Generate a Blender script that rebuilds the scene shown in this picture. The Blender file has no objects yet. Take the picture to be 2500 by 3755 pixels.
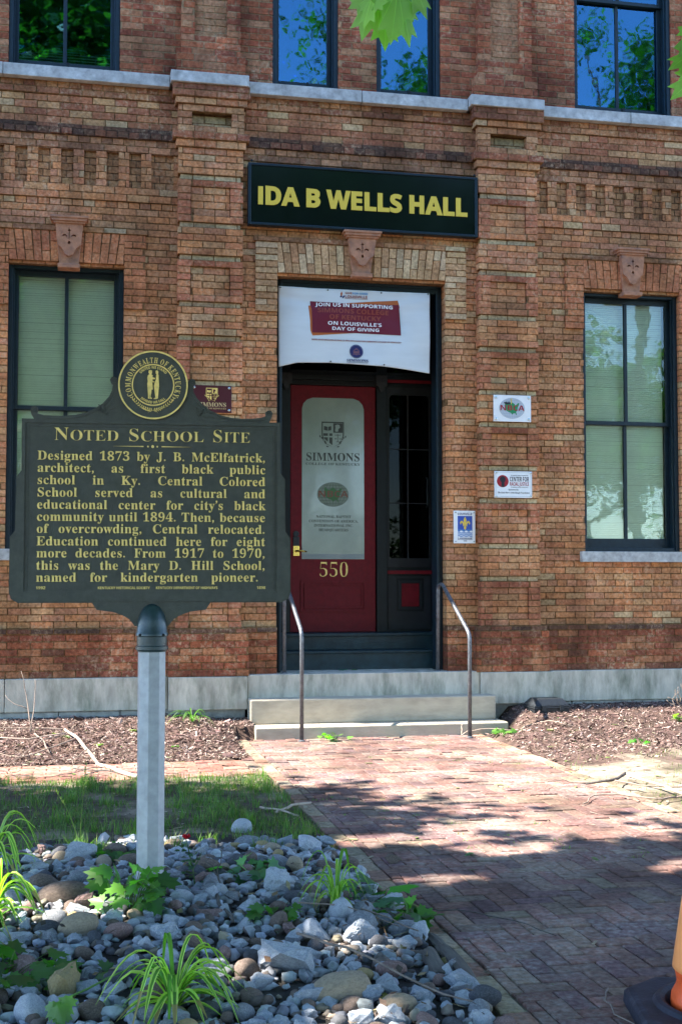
# A brick hall entrance behind a cast roadside marker and a bed of river stones.
import bpy, bmesh, math, random
from mathutils import Vector, Matrix, noise
rad = math.radians
random.seed(11)
sc = bpy.context.scene
COL = sc.collection

# ------------------------------------------------------------------ camera, sky, sun, exposure
cam_d = bpy.data.cameras.new('camera'); cam = bpy.data.objects.new('camera', cam_d); COL.objects.link(cam)
cam_d.sensor_fit = 'VERTICAL'; cam_d.sensor_height = 36.0; cam_d.lens = 44.1
cam_d.clip_start = 0.1; cam_d.clip_end = 1500
cam.location = (-2.9265, -12.9, 1.576); cam.rotation_euler = (rad(93.01), 0, rad(-11.81))
sc.camera = cam

SUN_EL, SUN_AZ = rad(48), rad(3)            # sun stands over the far side of the facade line, almost along it, from -x
to_sun = Vector((-math.cos(SUN_EL) * math.cos(SUN_AZ), math.cos(SUN_EL) * math.sin(SUN_AZ), math.sin(SUN_EL)))
w = bpy.data.worlds.new('World'); sc.world = w; w.use_nodes = True
wn = w.node_tree.nodes; wl = w.node_tree.links
sky = wn.new('ShaderNodeTexSky'); sky.sky_type = 'NISHITA'; sky.sun_disc = False
sky.sun_elevation = SUN_EL; sky.sun_rotation = rad(-87); sky.air_density = 1.0; sky.dust_density = 0.2; sky.ozone_density = 5.0; sky.altitude = 800
wl.new(sky.outputs[0], wn['Background'].inputs[0]); wn['Background'].inputs[1].default_value = 0.15
sun_d = bpy.data.lights.new('sun', 'SUN'); sun = bpy.data.objects.new('sun', sun_d); COL.objects.link(sun)
sun_d.energy = 5.0; sun_d.angle = rad(0.53); sun_d.color = (1.0, 0.955, 0.88)
sun.location = (-20, 0, 30); sun.rotation_euler = to_sun.to_track_quat('Z', 'Y').to_euler()
sc.view_settings.view_transform = 'Standard'; sc.view_settings.look = 'None'
sc.view_settings.exposure = 2.35; sc.view_settings.gamma = 1.0
sc.render.engine = 'CYCLES'; sc.cycles.max_bounces = 8; sc.cycles.transparent_max_bounces = 12

# ------------------------------------------------------------------ helpers
WM = {}
def wmat(o): return WM.get(o.name, Matrix.Identity(4)) if o else Matrix.Identity(4)

def thing(name, label, cat, loc=(0, 0, 0), rotz=0.0, group=None):
    o = bpy.data.objects.new(name, None); COL.objects.link(o)
    o.location = loc; o.rotation_euler = (0, 0, rotz); o.empty_display_size = 0.2
    o['label'] = label; o['category'] = cat
    if group: o['group'] = group
    WM[o.name] = Matrix.Translation(Vector(loc)) @ Matrix.Rotation(rotz, 4, 'Z')
    return o
def tag(o, label, cat, group=None, kind=None):
    if label: o['label'] = label
    if cat: o['category'] = cat
    if group: o['group'] = group
    if kind: o['kind'] = kind
    return o

def jit(c, a=0.12):
    k = 1 + random.uniform(-a, a); return tuple(max(0.0, x * k * (1 + random.uniform(-a, a) * 0.25)) for x in c)
def lerp(a, b, t): return tuple(x + (y - x) * t for x, y in zip(a, b))

class MB:
    """Collects faces and links them as ONE mesh object."""
    def __init__(s): s.v = []; s.f = []; s.c = []
    def poly(s, pts, col=(1, 1, 1)):
        n = len(s.v); s.v.extend(tuple(p) for p in pts); s.f.append(tuple(range(n, n + len(pts)))); s.c.append(col)
    def add(s, verts, faces, col=(1, 1, 1)):
        n = len(s.v); s.v.extend(tuple(p) for p in verts)
        for f in faces: s.f.append(tuple(i + n for i in f)); s.c.append(col)
    def box(s, x0, x1, y0, y1, z0, z1, col=(1, 1, 1), j=0.0, M=None):
        r = (lambda: random.uniform(-j, j)) if j else (lambda: 0.0)
        p = [(x + r(), y + r(), z + r()) for z in (z0, z1) for y in (y0, y1) for x in (x0, x1)]
        if M is not None: p = [M @ Vector(q) for q in p]
        s.add(p, [(0, 1, 5, 4), (1, 3, 7, 5), (3, 2, 6, 7), (2, 0, 4, 6), (4, 5, 7, 6), (2, 3, 1, 0)], col)
    def prism(s, pts, y0, y1, col=(1, 1, 1)):                      # outline in (x, z), extruded along y
        n = len(pts); P = [(x, y0, z) for x, z in pts] + [(x, y1, z) for x, z in pts]
        a = sum(pts[i][0] * pts[(i + 1) % n][1] - pts[(i + 1) % n][0] * pts[i][1] for i in range(n))
        F = [tuple(range(n)), tuple(range(2 * n - 1, n - 1, -1))] + [((i + 1) % n, i, i + n, (i + 1) % n + n) for i in range(n)]
        if a < 0: F = [tuple(reversed(f)) for f in F]
        s.add(P, F, col)
    def tube(s, pts, rs, n=8, col=(1, 1, 1), cap=True):
        pts = [Vector(p) for p in pts]
        if not hasattr(rs, '__len__'): rs = [rs] * len(pts)
        base = len(s.v); up = Vector((0.13, 0.31, 0.94)).normalized(); prev = None
        for i, p in enumerate(pts):
            d = (pts[min(i + 1, len(pts) - 1)] - pts[max(i - 1, 0)]).normalized()
            if prev is None:
                a = d.cross(up); a = a if a.length > 0.05 else d.cross(Vector((1, 0, 0)))
            else: a = prev - d * prev.dot(d)
            a.normalize(); prev = a; b = d.cross(a)
            for k in range(n):
                t = 2 * math.pi * k / n; s.v.append(tuple(p + (a * math.cos(t) + b * math.sin(t)) * rs[i]))
        for i in range(len(pts) - 1):
            for k in range(n):
                q = base + i * n; s.f.append((q + k, q + (k + 1) % n, q + n + (k + 1) % n, q + n + k)); s.c.append(col)
        if cap:
            s.f.append(tuple(base + k for k in reversed(range(n)))); s.c.append(col)
            q = base + (len(pts) - 1) * n; s.f.append(tuple(q + k for k in range(n))); s.c.append(col)
    def lathe(s, prof, n=32, c=(0, 0), col=(1, 1, 1), ph=0.0):
        base = len(s.v)
        for r, z in prof:
            for k in range(n):
                t = 2 * math.pi * k / n + ph; s.v.append((c[0] + r * math.cos(t), c[1] + r * math.sin(t), z))
        for i in range(len(prof) - 1):
            for k in range(n):
                q = base + i * n; s.f.append((q + k, q + (k + 1) % n, q + n + (k + 1) % n, q + n + k)); s.c.append(col)
        s.f.append(tuple(base + k for k in reversed(range(n)))); s.c.append(col)
        q = base + (len(prof) - 1) * n; s.f.append(tuple(q + k for k in range(n))); s.c.append(col)
    def build(s, name, m, parent=None, smooth=False, bevel=0.0, local=False, seg=2):
        me = bpy.data.meshes.new(name)
        V = s.v
        if parent is not None and not local:
            inv = wmat(parent).inverted(); V = [inv @ Vector(p) for p in V]
        me.from_pydata([tuple(p) for p in V], [], s.f)
        at = me.attributes.new('col', 'FLOAT_COLOR', 'CORNER')
        buf = []
        for f, c in zip(s.f, s.c): buf.extend((c[0], c[1], c[2], 1.0) * len(f))
        at.data.foreach_set('color', buf)
        me.materials.append(m)
        if smooth:
            bm = bmesh.new(); bm.from_mesh(me); bmesh.ops.remove_doubles(bm, verts=bm.verts, dist=1e-5); bm.to_mesh(me); bm.free()
        if smooth: me.polygons.foreach_set('use_smooth', [True] * len(me.polygons))
        o = bpy.data.objects.new(name, me); COL.objects.link(o)
        if parent is not None: o.parent = parent
        WM[o.name] = wmat(parent)
        if bevel:
            b = o.modifiers.new('bevel', 'BEVEL'); b.width = bevel; b.segments = seg; b.limit_method = 'ANGLE'; b.angle_limit = rad(35)
        return o

# ------------------------------------------------------------------ materials
def mat(name, base=None, rough=0.8, noise_s=0, noise_a=0.25, bump=0.0, bump_s=60, spec=0.3, metal=0.0, coat=0.0, detail=6, second=None, second_s=3, second_w=(0.55, 0.7), coord='Object', stretch=None):
    """Principled surface; base None takes the per-face colour. A noise varies it, a second colour may come in patches."""
    m = bpy.data.materials.new(name); m.use_nodes = True
    N = m.node_tree.nodes; L = m.node_tree.links; p = N['Principled BSDF']
    p.inputs['Roughness'].default_value = rough; p.inputs['Specular IOR Level'].default_value = spec
    p.inputs['Metallic'].default_value = metal; p.inputs['Coat Weight'].default_value = coat
    tc = N.new('ShaderNodeTexCoord'); co = tc.outputs[coord]
    if stretch:
        mp = N.new('ShaderNodeMapping'); mp.inputs['Scale'].default_value = stretch; L.new(co, mp.inputs[0]); co = mp.outputs[0]
    if base is None:
        a = N.new('ShaderNodeAttribute'); a.attribute_name = 'col'; c = a.outputs['Color']
    else:
        a = N.new('ShaderNodeRGB'); a.outputs[0].default_value = (*base, 1); c = a.outputs[0]
    def nz(s, d=detail, r=0.6):
        n = N.new('ShaderNodeTexNoise'); n.inputs['Scale'].default_value = s; n.inputs['Detail'].default_value = d; n.inputs['Roughness'].default_value = r
        L.new(co, n.inputs['Vector']); return n.outputs['Fac']
    def remap(v, a0, a1, b0, b1):
        r = N.new('ShaderNodeMapRange'); r.inputs[1].default_value = a0; r.inputs[2].default_value = a1
        r.inputs[3].default_value = b0; r.inputs[4].default_value = b1; L.new(v, r.inputs[0]); return r.outputs[0]
    if second:
        f = remap(nz(second_s, 8, 0.7), second_w[0], second_w[1], 0, 1)
        mx = N.new('ShaderNodeMix'); mx.data_type = 'RGBA'; L.new(f, mx.inputs[0]); L.new(c, mx.inputs[6]); mx.inputs[7].default_value = (*second, 1); c = mx.outputs[2]
    if noise_s:
        f = remap(nz(noise_s), 0.3, 0.7, 1 - noise_a, 1 + noise_a)
        mx = N.new('ShaderNodeMix'); mx.data_type = 'RGBA'; mx.blend_type = 'MULTIPLY'; mx.inputs[0].default_value = 1
        L.new(c, mx.inputs[6]); L.new(f, mx.inputs[7]); c = mx.outputs[2]
    L.new(c, p.inputs['Base Color'])
    if bump:
        b = N.new('ShaderNodeBump'); b.inputs['Strength'].default_value = bump; b.inputs['Distance'].default_value = 0.01
        L.new(nz(bump_s, 4), b.inputs['Height']); L.new(b.outputs[0], p.inputs['Normal'])
    return m

def leaf_mat(name, trans=(0.22, 0.42, 0.05), rough=0.45, k=0.4):
    m = bpy.data.materials.new(name); m.use_nodes = True; N = m.node_tree.nodes; L = m.node_tree.links
    p = N['Principled BSDF']; out = N['Material Output']; p.inputs['Roughness'].default_value = rough; p.inputs['Specular IOR Level'].default_value = 0.35
    a = N.new('ShaderNodeAttribute'); a.attribute_name = 'col'; L.new(a.outputs['Color'], p.inputs['Base Color'])
    t = N.new('ShaderNodeBsdfTranslucent'); mu = N.new('ShaderNodeMix'); mu.data_type = 'RGBA'; mu.blend_type = 'MULTIPLY'; mu.inputs[0].default_value = 1
    L.new(a.outputs['Color'], mu.inputs[6]); mu.inputs[7].default_value = (*[x * 8 for x in trans], 1); L.new(mu.outputs[2], t.inputs[0])
    mx = N.new('ShaderNodeMixShader'); mx.inputs[0].default_value = k; L.new(p.outputs[0], mx.inputs[1]); L.new(t.outputs[0], mx.inputs[2]); L.new(mx.outputs[0], out.inputs[0])
    return m

def glass_mat(name, tint=(0.72, 0.9, 0.8), ior=2.0, wob=0.012, refl=(0.95, 1, 0.98)):
    m = bpy.data.materials.new(name); m.use_nodes = True; N = m.node_tree.nodes; L = m.node_tree.links; N.remove(N['Principled BSDF'])
    t = N.new('ShaderNodeBsdfTransparent'); t.inputs[0].default_value = (*tint, 1)
    g = N.new('ShaderNodeBsdfGlossy'); g.inputs['Roughness'].default_value = 0.018; g.inputs[0].default_value = (*refl, 1)
    f = N.new('ShaderNodeFresnel'); f.inputs[0].default_value = ior
    tc = N.new('ShaderNodeTexCoord'); n = N.new('ShaderNodeTexNoise'); n.inputs['Scale'].default_value = 3.5; n.inputs['Detail'].default_value = 2
    b = N.new('ShaderNodeBump'); b.inputs['Strength'].default_value = 0.10; b.inputs['Distance'].default_value = wob
    L.new(tc.outputs['Object'], n.inputs['Vector']); L.new(n.outputs['Fac'], b.inputs['Height']); L.new(b.outputs[0], g.inputs['Normal'])
    mx = N.new('ShaderNodeMixShader'); L.new(f.outputs[0], mx.inputs[0]); L.new(t.outputs[0], mx.inputs[1]); L.new(g.outputs[0], mx.inputs[2])
    L.new(mx.outputs[0], N['Material Output'].inputs[0]); return m

def brick_mat(name, pale=(0.42, 0.37, 0.31), amount=(0.58, 0.76), grime=0.35, tone=(1.30, 1.06, 0.79)):
    m = mat(name, None, rough=0.92, noise_s=34, noise_a=0.42, bump=0.55, bump_s=90, spec=0.15)
    N = m.node_tree.nodes; L = m.node_tree.links; p = N['Principled BSDF']; src = p.inputs['Base Color'].links[0].from_socket
    tc = N.new('ShaderNodeTexCoord')
    def nz(s, d=8):
        n = N.new('ShaderNodeTexNoise'); n.inputs['Scale'].default_value = s; n.inputs['Detail'].default_value = d; n.inputs['Roughness'].default_value = 0.65; L.new(tc.outputs['Object'], n.inputs['Vector']); return n.outputs['Fac']
    def mr(v, a, b, c, d):
        r = N.new('ShaderNodeMapRange'); r.inputs[1].default_value = a; r.inputs[2].default_value = b; r.inputs[3].default_value = c; r.inputs[4].default_value = d; L.new(v, r.inputs[0]); return r.outputs[0]
    def mul(a, b):
        r = N.new('ShaderNodeMath'); r.operation = 'MULTIPLY'; L.new(a, r.inputs[0]); L.new(b, r.inputs[1]); return r.outputs[0]
    f = mul(mr(nz(1.1, 4), 0.42, 0.62, 0.25, 1), mr(nz(26), amount[0] - 0.08, amount[1], 0, 0.95))     # salts left on the brick faces
    mx = N.new('ShaderNodeMix'); mx.data_type = 'RGBA'; L.new(f, mx.inputs[0]); L.new(src, mx.inputs[6]); mx.inputs[7].default_value = (*pale, 1)
    mp = N.new('ShaderNodeMapping'); mp.inputs['Scale'].default_value = (4.5, 4.5, 0.5); L.new(tc.outputs['Object'], mp.inputs[0])
    sn = N.new('ShaderNodeTexNoise'); sn.inputs['Scale'].default_value = 1.0; sn.inputs['Detail'].default_value = 8; L.new(mp.outputs[0], sn.inputs['Vector'])
    g = mul(mr(nz(1.1, 8), 0.36, 0.62, 1 - grime * 1.25, 1.14), mr(sn.outputs['Fac'], 0.35, 0.6, 0.80, 1.04))                                                       # grime
    mg = N.new('ShaderNodeMix'); mg.data_type = 'RGBA'; mg.blend_type = 'MULTIPLY'; mg.inputs[0].default_value = 1; L.new(mx.outputs[2], mg.inputs[6]); L.new(g, mg.inputs[7])
    mt = N.new('ShaderNodeMix'); mt.data_type = 'RGBA'; mt.blend_type = 'MULTIPLY'; mt.inputs[0].default_value = 1; L.new(mg.outputs[2], mt.inputs[6]); mt.inputs[7].default_value = (*tone, 1)
    L.new(mt.outputs[2], p.inputs['Base Color']); return m

M_brick = brick_mat('old brick')
M_paver = brick_mat('clay paver', pale=(0.36, 0.33, 0.29), amount=(0.54, 0.8), grime=0.35, tone=(1, 1, 1))
M_stone = mat('limestone', (0.47, 0.425, 0.345), 0.88, noise_s=7, noise_a=0.28, bump=0.4, bump_s=80, second=(0.19, 0.20, 0.145), second_s=2.6, second_w=(0.48, 0.70), stretch=(1.6, 1, 0.5))
M_stone_worn = mat('weathered limestone', (0.36, 0.36, 0.345), 0.9, noise_s=14, noise_a=0.3, bump=0.3, bump_s=120, second=(0.47, 0.48, 0.47), second_s=5, second_w=(0.5, 0.7))
M_terracotta = mat('terracotta', (0.36, 0.175, 0.10), 0.85, noise_s=16, noise_a=0.28, bump=0.3, bump_s=90, second=(0.22, 0.13, 0.10), second_s=5, second_w=(0.52, 0.7))
M_teal = mat('dark teal paint', (0.006, 0.016, 0.024), 0.4, noise_s=20, noise_a=0.3, bump=0.12, bump_s=160, spec=0.3)
M_black = mat('black green paint', (0.006, 0.009, 0.010), 0.45, noise_s=14, noise_a=0.3, bump=0.1, bump_s=160, spec=0.25)
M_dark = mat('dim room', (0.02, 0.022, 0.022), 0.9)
M_red = mat('red door paint', (0.125, 0.0045, 0.009), 0.5, noise_s=18, noise_a=0.2, bump=0.1, bump_s=200, spec=0.2)
M_blind = mat('blind slats', (0.86, 0.90, 0.82), 0.6, noise_s=2, noise_a=0.1)
M_blind_up = mat('upper blind slats', (0.56, 0.70, 0.58), 0.55, noise_s=2, noise_a=0.15)  # greener and darker than the lower blinds
M_glass = glass_mat('window glass', (0.945, 0.99, 0.96), 1.5)
M_glass_up = glass_mat('upper window glass', (0.88, 0.97, 0.93), 2.6, 0.010, (0.20, 0.60, 1.0))  # blue put into the reflection colour to deepen the mirrored sky
M_frost = mat('frosted door film', (0.215, 0.26, 0.21), 0.16, noise_s=3, noise_a=0.12, spec=0.8, coat=0.4)
M_iron = mat('worn steel tube', (0.115, 0.12, 0.13), 0.42, noise_s=30, noise_a=0.45, bump=0.15, bump_s=120, spec=0.6, metal=0.45)
M_gold = mat('gold leaf letters', (0.84, 0.61, 0.17), 0.42, noise_s=40, noise_a=0.18, spec=0.5)
M_yellow = mat('yellow gold letters', (0.66, 0.47, 0.05), 0.4, spec=0.5)
M_marker = mat('dark green cast enamel', (0.046, 0.049, 0.035), 0.5, noise_s=24, noise_a=0.25, bump=0.22, bump_s=220, spec=0.45, second=(0.047, 0.047, 0.038), second_s=4, second_w=(0.5, 0.75))
M_cap = mat('teal green cast iron', (0.018, 0.038, 0.040), 0.33, noise_s=22, noise_a=0.3, bump=0.15, bump_s=160, spec=0.55)
M_alu = mat('galvanised post', (0.36, 0.37, 0.375), 0.5, noise_s=22, noise_a=0.15, bump=0.12, bump_s=220, spec=0.5, metal=0.35, second=(0.29, 0.29, 0.285), second_s=3, second_w=(0.5, 0.8))
M_white = mat('white sign enamel', (0.72, 0.74, 0.74), 0.35, noise_s=6, noise_a=0.06, spec=0.5)
M_maroon = mat('maroon enamel', (0.062, 0.006, 0.014), 0.3, spec=0.5, coat=0.2)
M_signblk = mat('black green sign gloss', (0.0045, 0.008, 0.007), 0.14, noise_s=2, noise_a=0.3, spec=0.14, coat=0.0)
M_ink = mat('black ink', (0.02, 0.02, 0.025), 0.6)
M_navy = mat('navy ink', (0.018, 0.02, 0.09), 0.55)
M_blue = mat('blue enamel', (0.012, 0.055, 0.33), 0.35, spec=0.5)
M_lblue = mat('sky blue ink', (0.02, 0.22, 0.48), 0.5)
M_crimson = mat('crimson ink', (0.30, 0.012, 0.022), 0.45)
M_banner_red = mat('banner maroon ink', (0.125, 0.007, 0.020), 0.5)
M_orange = mat('rust orange ink', (0.36, 0.095, 0.02), 0.55)
M_brown = mat('faded red brown ink', (0.235, 0.05, 0.03), 0.55)
M_green = mat('green ink', (0.02, 0.22, 0.08), 0.5)
M_pale = mat('pale globe ink', (0.42, 0.47, 0.52), 0.5)
M_dimglobe = mat('grey green film', (0.15, 0.19, 0.14), 0.3)
M_dimgreen = mat('dark green film', (0.045, 0.12, 0.04), 0.3)
M_dimred = mat('dark red film', (0.17, 0.06, 0.035), 0.3)
M_grey = mat('grey ink', (0.30, 0.33, 0.36), 0.5)
M_doorink = mat('dark film lettering', (0.035, 0.038, 0.030), 0.3)
M_chrome = mat('steel bolt', (0.45, 0.5, 0.52), 0.25, metal=0.9)
M_brass = mat('polished brass', (0.62, 0.43, 0.11), 0.22, metal=1.0)
M_plastic = mat('black plastic', (0.014, 0.017, 0.020), 0.5, noise_s=30, noise_a=0.3, bump=0.2, bump_s=90, spec=0.4)
M_vinyl = mat('white vinyl banner', (0.54, 0.585, 0.59), 0.5, noise_s=3, noise_a=0.06, second=(0.42, 0.44, 0.44), second_s=3.0, second_w=(0.66, 0.8), stretch=(0.6, 1, 3))
M_rubber = mat('black rubber', (0.022, 0.022, 0.034), 0.6, noise_s=12, noise_a=0.5, bump=0.25, bump_s=60, spec=0.35, second=(0.055, 0.06, 0.075), second_s=6, second_w=(0.55, 0.8))
M_cone = mat('orange plastic', (0.74, 0.095, 0.018), 0.4, noise_s=9, noise_a=0.15, bump=0.08, bump_s=40, spec=0.4, second=(0.45, 0.20, 0.13), second_s=5, second_w=(0.62, 0.8))
M_collar = mat('pale orange band', (0.86, 0.29, 0.085), 0.35, noise_s=9, noise_a=0.1, spec=0.5)
M_bark = mat('bark', (0.11, 0.085, 0.065), 0.95, noise_s=14, noise_a=0.4, bump=0.7, bump_s=30, stretch=(1, 1, 0.25))
M_twig = mat('bare twig', (0.22, 0.165, 0.13), 0.9, noise_s=20, noise_a=0.35, bump=0.3, bump_s=80)
M_palewood = mat('peeled pale branch', (0.40, 0.31, 0.24), 0.85, noise_s=16, noise_a=0.25, bump=0.3, bump_s=80)
M_log = mat('grey weathered wood', (0.095, 0.082, 0.07), 0.95, noise_s=24, noise_a=0.5, bump=0.8, bump_s=35, stretch=(1, 0.2, 1))
M_leaf = leaf_mat('maple leaf')
M_crown = leaf_mat('tree leaves', k=0.35)
M_blade = leaf_mat('grass blades', (0.20, 0.34, 0.05), 0.5, 0.35)
M_rose = mat('red petals', (0.52, 0.008, 0.018), 0.5)
M_chip = mat('shredded bark mulch', None, 0.95, noise_s=60, noise_a=0.4, spec=0.15)
M_soil = mat('soil', None, 0.97, noise_s=7, noise_a=0.45, bump=0.8, bump_s=45, spec=0.12)
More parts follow.
